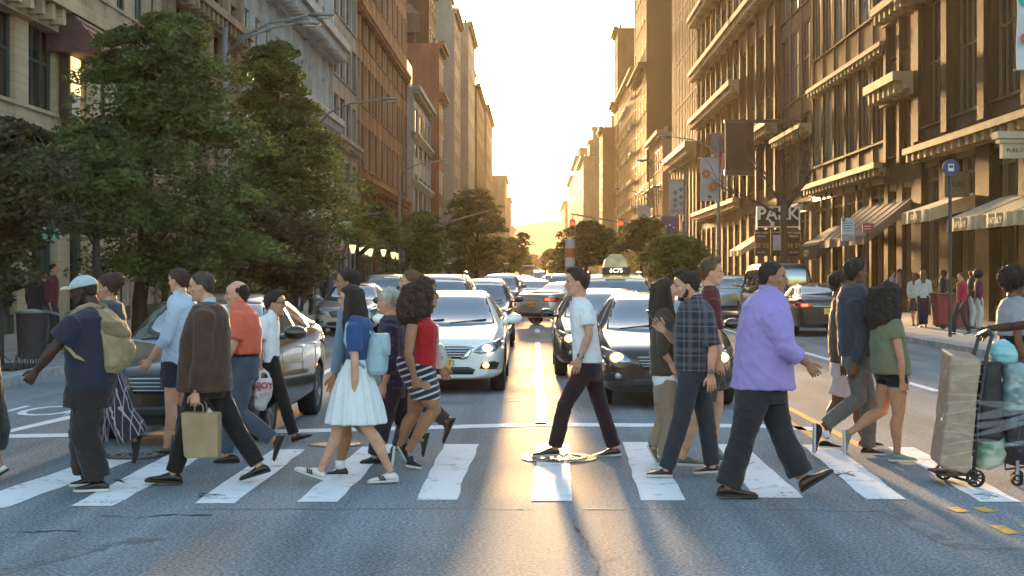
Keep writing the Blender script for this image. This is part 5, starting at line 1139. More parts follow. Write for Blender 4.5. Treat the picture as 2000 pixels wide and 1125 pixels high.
p10 = person(dict(o=C3, foot=915.6, D=1, skin=SK_T, label='woman in a red halter top with long curly dark hair and a striped skirt', head=(583,205,128,-3,0), sw=.165, armr=1.0, legr=1.05, hipw=.08,
  armN=[(538,330),(522,455),(546,548)], armF=[(585,330),(622,450),(648,515)], hands={'armN':dict(curl=28), 'armF':dict(curl=45, dir=(.4,.9))}, legN=[(578,590),(628,690),(522,852),(505,928),(572,938)], legF=[(560,590),(532,720),(480,838),(463,850),(506,924)],
  top=dict(name='halter_top', m=fabric('cloth_red', (.42,.012,.018), var=.1), rows=[(285,566,592,.045),(306,540,606,.10),(335,528,634,.155),(370,534,641,.16),(420,542,632,.145),(470,538,630,.15),(515,536,628,.155)], sleeve=0, amp=.004),
  layers=[('skirt', [(495,530,628,.158),(530,500,632,.165),(575,496,640,.175),(620,515,648,.178),(648,528,650,.18)], fabric('cloth_navy_white_stripes', (.025,.025,.05), pat='stripe', col2=(.52,.52,.5)), .012),
    ('skirt_panel', [(470,468,515,.06),(500,460,530,.09),(550,478,540,.10),(600,510,560,.09)], MATS['cloth_navy_white_stripes'], .01)],
  shoe=dict(m=fabric('canvas_black', (.03,.028,.03)), sole=SOLW, laces=True, hk=1.35), hair=dict(style='curly', m=hairm('chestnut', (.065,.030,.017)), len=.22, w=.135, dp=.115, back=-.06, e=.035, amp=.016, fs=24, zs=.9)))
p11 = person(dict(o=C3, foot=880, D=-1, skin=SK_L, label='light-brown-haired person in dark boots hidden behind the woman in red', head=(522,155,106,0,0),
  legN=[(545,560),(592,668),(672,736),(716,728),(668,832)], legF=[(540,560),(505,720),(470,850),(495,872),(400,874)],
  top=dict(name='jacket', m=fabric('cloth_grey_blue', (.05,.05,.07)), rows=[(214,500,550,.06),(235,490,575,.18),(300,485,590,.2),(400,488,590,.19),(480,488,592,.18),(560,490,592,.18)], sleeve=1.9), armF=[(540,270),(530,400),(505,500)],
  bottom=dict(name='trousers', m=fabric('cloth_charcoal', (.04,.036,.036)), rows=[(550,495,590,.17),(600,497,590,.16)], r=(.095,.08,.07)), shoe=dict(m=SHBR, sole=SOLB, hk=1.5), hair=dict(style='short', m=H_LBR, e=.016)))
p12 = person(dict(o=C4, foot=893, D=-1, skin=SK_L, label='young man in a white tee with his hand in the pocket of dark trousers', head=(404,154,116,4,0),
  armN=[(438,275),(452,372),(412,470)], hands={'armN':dict(curl=20, dir=(-.3,1))}, legN=[(435,520),(352,670),(312,845),(332,882),(216,888)], legF=[(468,520),(505,680),(562,850),(592,888),(470,902)],
  top=dict(name='tee_shirt', m=WHT, rows=[(216,392,432,.052),(228,386,452,.13),(255,378,472,.195),(300,373,486,.2),(350,378,492,.19),(400,382,497,.18),(450,385,505,.175),(493,386,509,.175)], sleeve=.62, sr=(.068,.07,.06,.05)),
  bottom=dict(name='trousers', m=fabric('cloth_maroon_black', (.032,.016,.02)), rows=[(486,386,506,.165),(530,386,506,.17),(570,392,500,.16)], r=(.098,.072,.068)), shoe=dict(m=SHBR, sole=SOLW), hair=dict(style='short', m=H_BRN, e=.012, quiff=True)))
watch(p12, 'armN', BLACKP)
p13 = person(dict(o=C5, foot=907, D=1, skin=SK_L, label='woman with waist-length straight dark hair and khaki trousers beside the man in plaid', head=(128,192,110,0,0), sw=.15, armr=.85,
  armN=[(115,320),(110,440),(150,500)], hands={'armN':dict(curl=30)}, legN=[(132,590),(158,745),(116,888),(88,918),(160,926)], legF=[(125,590),(130,745),(82,852),(52,850),(92,925)],
  top=dict(name='loose_top', m=fabric('cloth_olive_brown', (.065,.052,.035)), rows=[(250,105,150,.055),(272,82,168,.15),(320,66,178,.17),(400,62,182,.17),(480,62,182,.17),(548,64,182,.175)], sleeve=1.2, sr=(.065,.06,.055,.05)),
  layers=[('undershirt', [(535,68,182,.170),(580,78,185,.172),(600,92,186,.165)], WHT, .006)],
  bottom=dict(name='trousers', m=fabric('cloth_khaki', (.30,.21,.14)), rows=[(570,85,184,.155),(620,84,186,.16),(660,84,188,.155)], r=(.10,.085,.062)), shoe=dict(m=SHG, sole=SOLW), hair=dict(style='long', m=H_DBR, len=.46, w=.10, dp=.085, back=.0, e=.014, amp=.003, frontlock=True)))
p14 = person(dict(o=C5, foot=932, D=-1, skin=SK_L, label='bearded man in a dark plaid shirt looking at his phone', head=(216,168,126,12,0), inward=('armF',),
  armN=[(282,290),(316,430),(308,535)], armF=[(225,300),(190,415),(128,362)], hands={'armN':dict(curl=22, dir=(.1,1)), 'armF':dict(curl=42, dir=(-.75,-.65), fwd=(0,0,1), nrm=(0,-.3,1))},
  legN=[(232,540),(192,730),(130,935),(156,970),(46,968)], legF=[(270,540),(305,730),(330,930),(362,960),(250,965)],
  top=dict(name='plaid_shirt', m=fabric('cloth_plaid', (.028,.028,.04), pat='plaid', col2=(.11,.11,.13), sc=.75), collar=True, rows=[(222,222,282,.062),(240,192,312,.15),(280,178,338,.205),(340,168,346,.21),(400,163,346,.205),(460,165,342,.2),(530,168,334,.19)], sleeve=.92, sr=(.08,.078,.065,.05)),
  bottom=dict(name='jeans', m=DNMD, rows=[(520,178,330,.175),(570,180,330,.175)], r=(.10,.078,.066)), shoe=dict(m=SHBR, sole=SOLW), hair=dict(style='short', m=H_DBR, e=.013, beard=True, quiff=True)))
watch(p14, 'armN', mat('gold', (.6,.4,.12), .25, 1.0))
p15 = person(dict(o=C5, foot=914.6, D=1, skin=SK_L, label='tall short-haired man in a maroon shirt behind the man in plaid', head=(322,112,118,2,0),
  armN=[(318,240),(335,380),(345,480)], hands={'armN':dict(curl=30)}, legN=[(325,520),(262,715),(200,885),(178,922),(300,926)], legF=[(335,520),(352,680),(335,880),(330,915),(420,918)],
  top=dict(name='shirt', m=fabric('cloth_maroon', (.10,.02,.022)), rows=[(168,296,338,.06),(186,282,352,.16),(230,276,360,.205),(320,282,362,.2),(420,288,364,.19),(520,290,366,.18)], sleeve=.8),
  bottom=dict(name='shorts', m=fabric('cloth_dark_khaki', (.07,.055,.04)), rows=[(505,290,366,.17),(560,288,366,.17)], r=(.10,.09,.09), r_hem=.11, len=.6), shoe=dict(m=SHG, sole=SOLW), hair=dict(style='short', m=H_LBR, e=.006, quiff=True)))
p16 = person(dict(o=C5, foot=971.5, D=1, skin=SK_T, fat=1.3, label='large man in a lavender shirt striding right in dark trousers', head=(583,134,140,2,-12), sw=.24, hipw=.10,
  armN=[(562,300),(618,432),(704,488)], hands={'armN':dict(curl=50, dir=(.6,.75))}, handsc=.92, legN=[(505,590),(448,800),(392,1005),(342,1050),(512,1058)], legF=[(565,590),(622,780),(706,970),(712,1046),(846,958)],
  top=dict(name='shirt', m=fabric('cloth_lavender', (.34,.25,.56), var=.06), collar=True, rows=[(186,525,612,.085),(208,492,630,.19),(250,460,646,.26),(310,442,660,.285),(380,432,668,.29),(450,426,670,.29),(520,415,670,.28),(570,408,674,.27),(602,404,678,.265)], sleeve=1.62, sr=(.088,.075,.062,.052), amp=.011),
  bottom=dict(name='trousers', m=fabric('cloth_grey_black', (.03,.026,.03)), rows=[(560,425,640,.22),(620,420,642,.22),(660,430,645,.2)], r=(.145,.095,.10), amp=.012), shoe=dict(m=SHBR, sole=SOLB), hair=dict(style='short', m=H_DBR, e=.006)))
p17 = person(dict(o=C6, foot=892, D=1, skin=SK_B, label='man in a dark blue-grey jacket and grey trousers walking away to the right', head=(284,112,118,0,25),
  armN=[(262,240),(296,375),(264,500)], hands={'armN':dict(curl=35)}, legN=[(272,470),(290,640),(150,752),(100,748),(98,872)], legF=[(300,470),(346,650),(344,855),(310,884),(414,888)],
  top=dict(name='jacket', m=fabric('cloth_blue_grey', (.035,.04,.058), var=.2), collar=True, rows=[(158,252,310,.065),(175,225,326,.16),(215,208,340,.215),(290,204,346,.22),(370,208,348,.21),(440,212,348,.2),(466,214,348,.2)], sleeve=1.9, sr=(.085,.078,.07,.055), amp=.01),
  bottom=dict(name='trousers', m=fabric('cloth_mid_grey', (.13,.125,.12)), rows=[(455,222,346,.165),(510,226,348,.165)], r=(.098,.080,.066)), shoe=dict(m=fabric('shoe_knit_dark', (.03,.03,.035)), sole=SOLW), hair=dict(style='short', m=H_BLK, e=.015)))
p18 = person(dict(o=C6, foot=876, D=1, skin=SK_B, label='person in a brown jacket and pale pink shorts half hidden behind the blue-grey jacket', head=(222,160,108,0,0),
  armN=[(212,270),(200,380),(215,490)], legN=[(222,560),(198,660),(155,798),(122,848),(218,854)], legF=[(240,560),(305,690),(326,826),(302,850),(408,852)],
  top=dict(name='jacket', m=fabric('cloth_brown_jacket', (.085,.055,.035)), rows=[(215,205,240,.06),(232,190,262,.17),(290,176,270,.19),(380,170,270,.19),(492,172,270,.19)], sleeve=1.9),
  bottom=dict(name='shorts', m=fabric('cloth_pale_pink', (.55,.42,.40)), rows=[(485,178,268,.16),(550,178,270,.17)], r=(.10,.1,.1), r_hem=.11, len=.72), shoe=dict(m=BLKC, sole=SOLW, sock=WHT), hair=dict(style='short', m=H_BLK, e=.02)))
p19 = person(dict(o=C6, foot=902, D=1, skin=SK_M, label='woman with long wavy black hair in a green sleeveless blouse and black shorts', head=(426,210,112,0,15), sw=.16, armr=.9, hipw=.08,
  armN=[(432,365),(450,470),(460,568)], armF=[(470,365),(500,470),(505,530)], hands={'armN':dict(curl=30), 'armF':dict(curl=30)}, handsc=.9, legN=[(450,560),(456,705),(452,858),(418,906),(536,908)], legF=[(425,560),(402,700),(272,788),(236,780),(238,880)],
  top=dict(name='blouse', m=fabric('cloth_sage', (.14,.155,.09), var=.12), rows=[(288,398,452,.055),(306,362,472,.15),(350,348,486,.175),(420,345,500,.18),(480,346,510,.19),(540,350,516,.2)], sleeve=.25, sr=(.068,.075,.05,.05), amp=.010),
  bottom=dict(name='shorts', m=BLKC, rows=[(525,364,498,.165),(560,366,500,.17)], r=(.10,.1,.1), r_hem=.10, len=.22), shoe=dict(m=SHGR, sole=SOLW), hair=dict(style='curly', m=H_BLK, len=.30, w=.14, dp=.125, back=-.02, e=.022, amp=.011, fs=22, zs=.7)))
p20 = person(dict(o=C6, foot=884, D=1, skin=SK_B, label='woman with a round puff of dark hair in a grey tee at the right edge', head=(958,160,112,0,20), sw=.16,
  armN=[(945,275),(940,390),(965,480)], legN=[(960,480),(985,660),(960,840),(930,872),(1030,874)], legF=[(960,480),(925,660),(880,830),(855,850),(940,872)],
  top=dict(name='tee_shirt', m=fabric('cloth_grey_tee', (.28,.29,.31)), rows=[(212,932,982,.06),(230,905,1005,.17),(280,884,1018,.19),(340,882,1020,.18),(378,884,1020,.18)], sleeve=.6),
  bottom=dict(name='trousers', m=BLKC, rows=[(368,888,1018,.17),(430,888,1018,.18),(500,890,1015,.17)], r=(.095,.075,.06)), shoe=dict(m=SHB, sole=SOLB), hair=dict(style='afro', m=H_BLK, r=.125, amp=.012, fs=40)))
p21 = person(dict(o=C6, foot=936, D=-1, skin=SK_D, label='person in a maroon top at the right edge reaching over the loaded hand cart', head=(1105,170,118,8,0),
  armN=[(1080,330),(1050,470),(975,482)], armF=[(1085,330),(985,345),(880,352)], hands={'armN':dict(curl=65, dir=(-1,.3)), 'armF':dict(curl=35, dir=(-.8,.75))}, legN=[(1110,540),(1080,740),(1070,930),(1110,960),(990,962)], legF=[(1110,540),(1140,740),(1180,920),(1215,950),(1100,955)],
  top=dict(name='shirt', m=fabric('cloth_plum', (.06,.018,.03)), rows=[(235,1080,1140,.065),(255,1055,1175,.17),(310,1035,1195,.22),(400,1025,1200,.22),(540,1025,1195,.2)], sleeve=.55),
  bottom=dict(name='trousers', m=BLKC, rows=[(520,1030,1185,.19),(590,1035,1180,.18)], r=(.11,.09,.075)), shoe=dict(m=SHB, sole=SOLB), hair=dict(style='short', m=H_BLK)))
p0 = person(dict(o=C1, foot=942, D=-1, skin=SK_M, label='person mostly outside the left edge, one white shoe and a dark coat hem showing', head=(-95,185,118,0,0),
  armN=[(-80,300),(-70,430),(-50,560)], legN=[(-85,600),(-50,780),(8,920),(48,944),(-38,1000)], legF=[(-95,600),(-150,780),(-190,940),(-160,985),(-270,990)],
  top=dict(name='coat', m=BLKC, rows=[(240,-110,-60,.06),(260,-140,-35,.18),(350,-150,-20,.2),(500,-150,-10,.2),(650,-160,10,.22),(780,-165,32,.25),(865,-165,12,.26)], sleeve=1.9), shoe=dict(m=SHW, sole=SOLB), hair=dict(style='short', m=H_BRN)))
# ------------------------------------------------------------------ trees
def leafmat(name, a, b):
    m = bpy.data.materials.new(name); m.use_nodes = True; t = m.node_tree; p = t.nodes['Principled BSDF']; N = t.nodes.new; L = t.links.new
    tc = N('ShaderNodeTexCoord'); n = N('ShaderNodeTexNoise'); n.inputs['Scale'].default_value = 1.6; n.inputs['Detail'].default_value = 6; L(tc.outputs['Object'], n.inputs[0])
    r = N('ShaderNodeValToRGB'); r.color_ramp.elements[0].color = tuple(a)+(1,); r.color_ramp.elements[1].color = tuple(b)+(1,); r.color_ramp.elements[0].position = .38; r.color_ramp.elements[1].position = .64
    L(n.outputs[0], r.inputs[0]); L(r.outputs[0], p.inputs['Base Color']); p.inputs['Roughness'].default_value = .55
    tr_ = N('ShaderNodeBsdfTranslucent'); L(r.outputs[0], tr_.inputs[0]); mx = N('ShaderNodeMixShader'); mx.inputs[0].default_value = .42
    L(p.outputs[0], mx.inputs[1]); L(tr_.outputs[0], mx.inputs[2]); L(mx.outputs[0], [q for q in t.nodes if q.type == 'OUTPUT_MATERIAL'][0].inputs[0]); return m
LEAF = leafmat('leaves_dark', (.050,.058,.018), (.15,.215,.055)); LEAF2 = leafmat('leaves_plum', (.060,.040,.028), (.11,.12,.04)); LEAF3 = leafmat('leaves_olive', (.045,.06,.018), (.10,.13,.035))
BARK = mat('bark', (.045,.032,.025), .9, var=.4, scale=6, bump=.8, bscale=18, stretch=(1,1,.2))
def tree(rows, Y, label, trunk_px, leaf=LEAF, n=9000, ls=.10, tw=.16, seed=1, group=None, base=0.13, holes=.25, name='street_tree'):
    rg = np.random.default_rng(seed); R_ = [(gz(py, Y), gx((a+b)/2, Y), (b-a)/2*Y/F) for py, a, b in rows]; R_.sort()
    X0 = gx(trunk_px, Y); e = empty(name, (X0, Y, 0), 0, label, 'tree', group)
    zs = [r[0] for r in R_]; z0, z1 = zs[0], zs[-1]
    def at(z): return np.interp(z, zs, [r[1] for r in R_])-X0, np.interp(z, zs, [r[2] for r in R_])
    # boughs: flat drooping clumps
    nb = int(50+ (z1-z0)*15); cl = []
    tips = []
    for i in range(nb):
        z = z0+(z1-z0)*rg.uniform(0,1)**.9; cx, rad = at(z); a = rg.uniform(0, 2*math.pi); q = rg.uniform(.2,1)**.6*rad*.88
        tips.append((cx+q*math.cos(a), q*math.sin(a), z, a, rg.uniform(.28,.62)*min(1.4, rad*.6+.3)))
    for t_ in tips: cl.append(t_)
    k = len(cl); per = n//k; V_ = []; 
    cen = np.repeat(np.array([(c[0],c[1],c[2]) for c in cl]), per, 0); sz = np.repeat(np.array([c[4] for c in cl]), per); an = np.repeat(np.array([c[3] for c in cl]), per)
    g = rg.normal(0, 1, (len(cen),3)); g /= np.maximum(1, np.linalg.norm(g,axis=1,keepdims=True)/1.6)
    off = g*np.stack([sz*1.0, sz*.7, sz*.27], 1); rx = off[:,0].copy(); ty = off[:,1].copy(); off[:,0] = rx*np.cos(an)-ty*np.sin(an); off[:,1] = rx*np.sin(an)+ty*np.cos(an); off[:,2] -= (.28*np.maximum(0, rx))+.10*np.abs(ty)
    P = cen+off; m = len(P)
    keep = rg.uniform(0,1,m) > holes*.3; P = P[keep]; m = len(P)
    u = rg.normal(0,1,(m,3)); u[:,2] *= .45; u /= np.linalg.norm(u,axis=1,keepdims=True); w = rg.normal(0,1,(m,3)); w -= u*(w*u).sum(1,keepdims=True); w /= np.linalg.norm(w,axis=1,keepdims=True)
    s = (ls*rg.uniform(.6,1.3,m))[:,None]
    vs = np.stack([P-u*s, P-u*s*.1+w*s*.5, P+u*s, P-u*s*.1-w*s*.5], 1).reshape(-1,3)
    me = bpy.data.meshes.new('crown'); me.vertices.add(len(vs)); me.vertices.foreach_set('co', vs.ravel()); me.loops.add(m*4); me.loops.foreach_set('vertex_index', np.arange(m*4)); me.polygons.add(m)
    me.polygons.foreach_set('loop_start', np.arange(0, m*4, 4)); me.polygons.foreach_set('loop_total', np.full(m, 4)); me.materials.append(leaf); me.update(); me.validate(); link('crown', me, e)
    tb = MB(); zt = z0+(z1-z0)*.75; cx, _ = at(zt); pts = []
    for i in range(7):
        f = i/6; z = base-.1+(zt-base)*f; c2, _ = at(max(z, z0)); pts.append((c2*max(0, (z-z0)/(zt-z0)) if z > z0 else 0, 0, z))
    pts = [(p[0]+rg.uniform(-.04,.04), p[1]+rg.uniform(-.04,.04), p[2]) for p in pts]
    tb.tube(pts, [tw*1.25, tw, tw*.92, tw*.8, tw*.6, tw*.4, tw*.15], 10); tb.build('trunk', BARK, e, smooth=True)
    for i in range(0, len(tips), max(1, len(tips)//14)):
        x, y, z, a, s_ = tips[i]; zb = max(z0*.75+.2, z-math.hypot(x,y)*.7); f = min(1, max(0,(zb-base)/(zt-base))); j = min(5, int(f*6)); p0 = Vector(pts[j]).lerp(Vector(pts[j+1]), f*6-j)
        lb = MB(); lb.tube([p0, p0.lerp(Vector((x,y,z)), .5)+Vector((0,0,.12)), (x,y,z)], [tw*.35, tw*.2, .012], 6); lb.build('limb', BARK, e, smooth=True)
    return e
GT = 'street trees'
tree([(22,285,360),(60,235,400),(110,190,430),(180,150,460),(250,140,480),(310,105,505),(370,95,515),(430,95,510),(490,165,520),(545,235,500)], 35, 'tallest dark green tree on the left pavement behind the brown blazer', 275, n=60000, ls=.066, tw=.17, seed=2)
tree([(85,515,560),(120,480,590),(190,470,600),(245,455,640),(300,455,690),(360,450,730),(420,450,745),(462,470,735),(490,500,650),(540,525,630)], 50, 'second tall green tree on the left, right of the tallest one', 565, n=48000, ls=.08, tw=.2, seed=3)
tree([(235,-60,60),(290,-130,100),(340,-150,128),(400,-150,95),(460,-150,75),(530,-130,60),(580,-90,35)], 25.5, 'dark plum-leaved tree cut off by the left edge', -10, leaf=LEAF2, n=44000, ls=.06, tw=.14, seed=4)
tree([(380,440,540),(430,415,600),(480,410,625),(530,425,620),(560,450,600)], 42.5, 'low dark tree between the two tall left trees, lantern-lit from behind', 482, leaf=LEAF2, n=24000, ls=.07, tw=.14, seed=5)
tree([(250,140,200),(290,100,250),(340,95,260),(400,110,250),(450,130,230)], 31, 'small leafy tree tucked between the plum-leaved tree and the tallest left tree', 190, n=19000, ls=.058, tw=.1, seed=25)
tree([(400,690,740),(430,665,780),(455,655,790),(474,680,770)], 72, 'small tree over the street lanterns on the left', 700, n=7000, ls=.12, tw=.14, seed=6)
tree([(418,800,850),(445,760,872),(490,720,880),(530,735,870)], 98, 'round tree under the left signal arm', 800, leaf=LEAF, n=8000, ls=.16, tw=.2, seed=7)
tree([(372,900,955),(400,878,985),(440,868,1000),(490,868,1006),(525,885,995)], 150, 'broad tree on the left before the sunset gap', 930, leaf=LEAF3, n=11000, ls=.22, tw=.25, seed=8)
tree([(455,1008,1030),(470,995,1036),(490,990,1030),(520,985,1020)], 165, 'thin tree whose spray of leaves stands against the glowing sky', 995, leaf=LEAF3, n=1300, ls=.2, tw=.12, seed=9)
tree([(434,1128,1172),(455,1095,1205),(490,1078,1212),(525,1085,1200)], 128, 'broad tree on the right under the red traffic lights', 1145, leaf=LEAF3, n=11000, ls=.2, tw=.2, seed=10)
tree([(430,1235,1285),(452,1212,1292),(485,1208,1290)], 88, 'slim young tree between the taxi sign and the right pavement', 1252, leaf=LEAF3, n=4500, ls=.14, tw=.09, seed=11)
tree([(462,1290,1340),(480,1262,1374),(515,1250,1378),(540,1270,1365)], 66, 'dense dark low tree beside the right lamp posts', 1318, n=9000, ls=.12, tw=.16, seed=12)
for i, (a, b, yy, Y_, lb) in enumerate(((1000,1035,498,330,'hazy tree left of the far glow, nearest'),(1025,1055,512,520,'hazy tree in the far glow, farthest'),(985,1012,480,260,'hazy tree beside the thin backlit tree'),(1060,1095,500,300,'hazy tree at the right of the far glow'))):
    tree([(yy-14,a+8,b-8),(yy,a,b),(yy+18,a-2,b+2),(530,a+4,b-4)], Y_, lb, (a+b)/2, leaf=LEAF3, n=2500, ls=.45, tw=.3, seed=30+i)
# bare tree
def bare(px, Y):
    X0 = gx(px, Y); e = empty('bare_tree', (X0, Y, 0), 0, 'leafless street tree in front of the PARK sign', 'tree'); rg = random.Random(11)
    tb = MB(); tb.tube([(0,0,.05),(.05,0,2),(-.02,0,3.6),(.0,0,4.7)], [.19,.15,.13,.11], 10); tb.build('trunk', BARK, e, smooth=True)
    def grow(mb, p, d, L_, r, dep):
        pts = [p]; q = p
        for i in range(4):
            d = (d+Vector((rg.uniform(-.22,.22), rg.uniform(-.22,.22), rg.uniform(-.02,.16)))).normalized(); q = q+d*L_/4; pts.append(q)
        mb.tube(pts, [r, r*.85, r*.7, r*.58, r*.45], 5)
        if dep > 0:
            for k in range(3 if dep > 1 else 3):
                b = pts[rg.choice((2,3,4))]; nd = (d+Vector((rg.uniform(-1,1), rg.uniform(-1,1), rg.uniform(-.25,.6)))*.8).normalized(); grow(mb, b, nd, L_*.68, r*.48, dep-1)
    for d in ((-.55,.1,.8),(.5,-.1,.85),(.1,.3,1),(-.9,0,.35),(.85,.1,.5)):
        mb = MB(); grow(mb, Vector((0,0,4.3+rg.uniform(-.4,.35))), Vector(d).normalized(), 1.7, .065, 3); mb.build('limb', BARK, e, smooth=True)
bare(1531, 58)
# ------------------------------------------------------------------ street furniture
STEEL = mat('pole_grey', (.20,.20,.19), .5, .4, var=.2, scale=5); DKM = mat('dark_metal', (.03,.03,.03), .5, var=.2); IRON = mat('cast_iron', (.03,.028,.028), .55, var=.4, scale=20, bump=.4)
LAMPW = mat('lamp_lens', (.5,.5,.45), .3, var=0); BULB = mat('lantern_glow', (1,.85,.5), .5, var=0, emit=(1,.84,.36), estr=.22)
RED = mat('signal_red', (1,.05,.03), .4, var=0, emit=(1,.012,.006), estr=2.2); SIGW = mat('sign_white', (.6,.6,.6), .5, var=.1); SIGG = mat('sign_green', (.03,.25,.11), .4, var=.1); SIGY = mat('signal_yellow_case', (.25,.17,.03), .5, var=.2)
def lamp_post(side, Y, label, arms=((2.6,.0),), h=8.8, r=.10, px=None, base=True, grp=None, X=None):
    X = X if X is not None else (-8.62 if side < 0 else 9.75); e = empty('street_lamp', (X, Y, .13), 0, label, 'street lamp', grp)
    b = MB(); b.tube([(0,0,0),(0,0,.9),(0,0,1.0),(0,0,h-.3)], [r*1.5,r*1.35,r,r*.62], 12); b.build('pole', STEEL, e, smooth=True)
    b = MB(); b.tube([(0,0,-.02),(0,0,.35),(0,0,.55)], [r*2.9,r*2.4,r*1.5], 8); b.build('base', STEEL, e, angle=30)
    for ln, dy in arms:
        s = -side; b = MB(); pts = [(0,0,h-1.1),(s*.5,dy*.2,h-.55),(s*1.3,dy*.5,h-.2),(s*ln,dy,h-.02)]; b.tube(pts, [.05,.042,.035,.03], 8); b.build('arm', STEEL, e, smooth=True)
        b = MB(); b.loft([[(s*(ln+o_), dy+w*math.cos(a), h-.02+z*math.sin(a)) for a in [2*math.pi*i/10 for i in range(10)]] for o_, w, z in ((-.1,.05,.04),(.1,.12,.07),(.4,.13,.07),(.62,.05,.03))]); hd = b.build('lamp_head', STEEL, e, smooth=True)
        b = MB(); b.ell((s*(ln+.3), dy, h-.09), (.2,.09,.05)); b.build('lens', LAMPW, hd, smooth=True)
    return e
lamp_post(-1, 42.3, 'tall grey lamp post with two long arms rising out of the tallest left tree', arms=((2.5,-.5),(1.9,.9)), h=8.7, r=.115)
lamp_post(-1, 60.2, 'grey lamp post with one curved arm right of the second tall left tree', h=8.5)
lamp_post(-1, 97, 'lamp post beside the left signal arm', h=8.8); lamp_post(-1, 140, 'lamp post in front of the broad left tree', h=8.8); lamp_post(-1, 185, 'distant lamp post over the left trees', h=8.8)
lamp_post(1, 81, 'right lamp post that carries the banner with two orange flowers', h=8.9); lamp_post(1, 98, 'right lamp post that carries the banner with small green flowers', h=8.9); lamp_post(1, 131, 'right lamp post that carries the banner with one green flower', h=8.9)
lamp_post(1, 30, 'lamp post just outside the right edge that carries the dotted banner', h=8.9, X=9.9)
def banner(px0, px1, y0, y1, Y, label, m, marks=(), txt=None, X=None, name='street_banner'):
    x0, x1, za, zb = gx(px0, Y), gx(px1, Y), gz(y1, Y), gz(y0, Y); e = empty(name, ((x0+x1)/2, Y, za), 0, label, 'banner'); w, h = x1-x0, zb-za
    b = MB(); n = 10; fr, bk = [], []
    for i in range(n+1):
        z = h*i/n; y = .04*math.sin(i*.9); fr.append([(-w/2, y, z), (w/2, y+.03*math.sin(i*.7+1), z)]); bk.append([(w/2, y+.02+.03*math.sin(i*.7+1), z), (-w/2, y+.02, z)])
    b.loft([a+c for a, c in zip(fr, bk)]); b.build('cloth', m, e, smooth=False)
    for z in (0, h): b = MB(); b.tube([(-w/2-.05,.05,z),(w/2+.35,.05,z)], .02, 6); b.build('bracket', STEEL, e)
    for (u, v, r, mm, pet) in marks:
        b = MB()
        if pet == 'box': b.box(-w/2+u*w-r, -w/2+u*w+r, -.075, -.06, v*h-r*.7, v*h+r*.7)
        else:
            for k in range(pet): a = 2*math.pi*k/pet; b.loft([[( -w/2+u*w+r*.6*math.cos(a)+r*.42*math.cos(q), yy, v*h+r*.6*math.sin(a)+r*.42*math.sin(q)) for q in [2*math.pi*j/12 for j in range(12)]] for yy in (-.075-.0005*k, -.06)])
        b.build('flower' if pet != 'box' else 'emblem', mm, e)
    if txt: text_obj('lettering', txt[0], txt[1], txt[2], e, facing_cam(0, -.08, txt[3]))
    return e
BAN = mat('banner_white', (.42,.42,.43), .7, var=.08, scale=2); ORF = mat('flower_orange', (.55,.15,.05), .6, var=.1); GRF = mat('flower_green', (.05,.17,.10), .6, var=.1); MARF = mat('letter_maroon', (.2,.04,.05), .6, var=0); BLF = mat('banner_blue', (.06,.06,.17), .7, var=.2); TEALF = mat('teal', (.03,.35,.33), .6, var=.1)
banner(1368,1404,308,392,80.6,'white banner with two orange flowers on the right', BAN, [(.3,.62,.24,ORF,6),(.68,.32,.24,ORF,6),(.5,.09,.1,GRF,'box')])
banner(1307,1335,351,419,97.6,'white banner with rows of small green flowers and maroon lettering', BAN, [(.42,.62,.14,GRF,4),(.42,.42,.14,GRF,4),(.82,.72,.14,GRF,4),(.82,.5,.14,GRF,4),(.82,.3,.12,GRF,4),(.4,.25,.12,GRF,4)], ('ONLY',.3,MARF,.22))
banner(1245,1270,401,451,130.6,'white banner with one green flower on the right', BAN, [(.5,.5,.38,GRF,4)])
banner(1292,1325,422,462,96.5,'dark blue banner with pale dots and a red edge below the green-flowered banner', BLF, [(.25,.5,.06,SIGW,'box'),(.5,.56,.06,SIGW,'box'),(.72,.44,.06,SIGW,'box'),(.95,.4,.07,RED if False else ORF,'box')])
banner(1986,2030,-80,136,29.8,'pale hanging banner with teal and red dots at the top right corner', mat('banner_pale', (.5,.52,.54), .6, var=.05), [(.35,.28,.10,mat('dot_red',(.5,.08,.05),.6,var=0),8),(.35,.62,.12,TEALF,8)])
banner(868,885,418,465,151,'white banner with green flowers on the left, nearer of two', BAN, [(.3,.5,.2,GRF,4),(.7,.3,.2,GRF,4),(.3,.25,.2,GRF,4)])
banner(920,935,457,495,193,'white banner with green flowers on the left, farther of two', BAN, [(.4,.6,.28,GRF,4),(.6,.3,.28,GRF,4)])
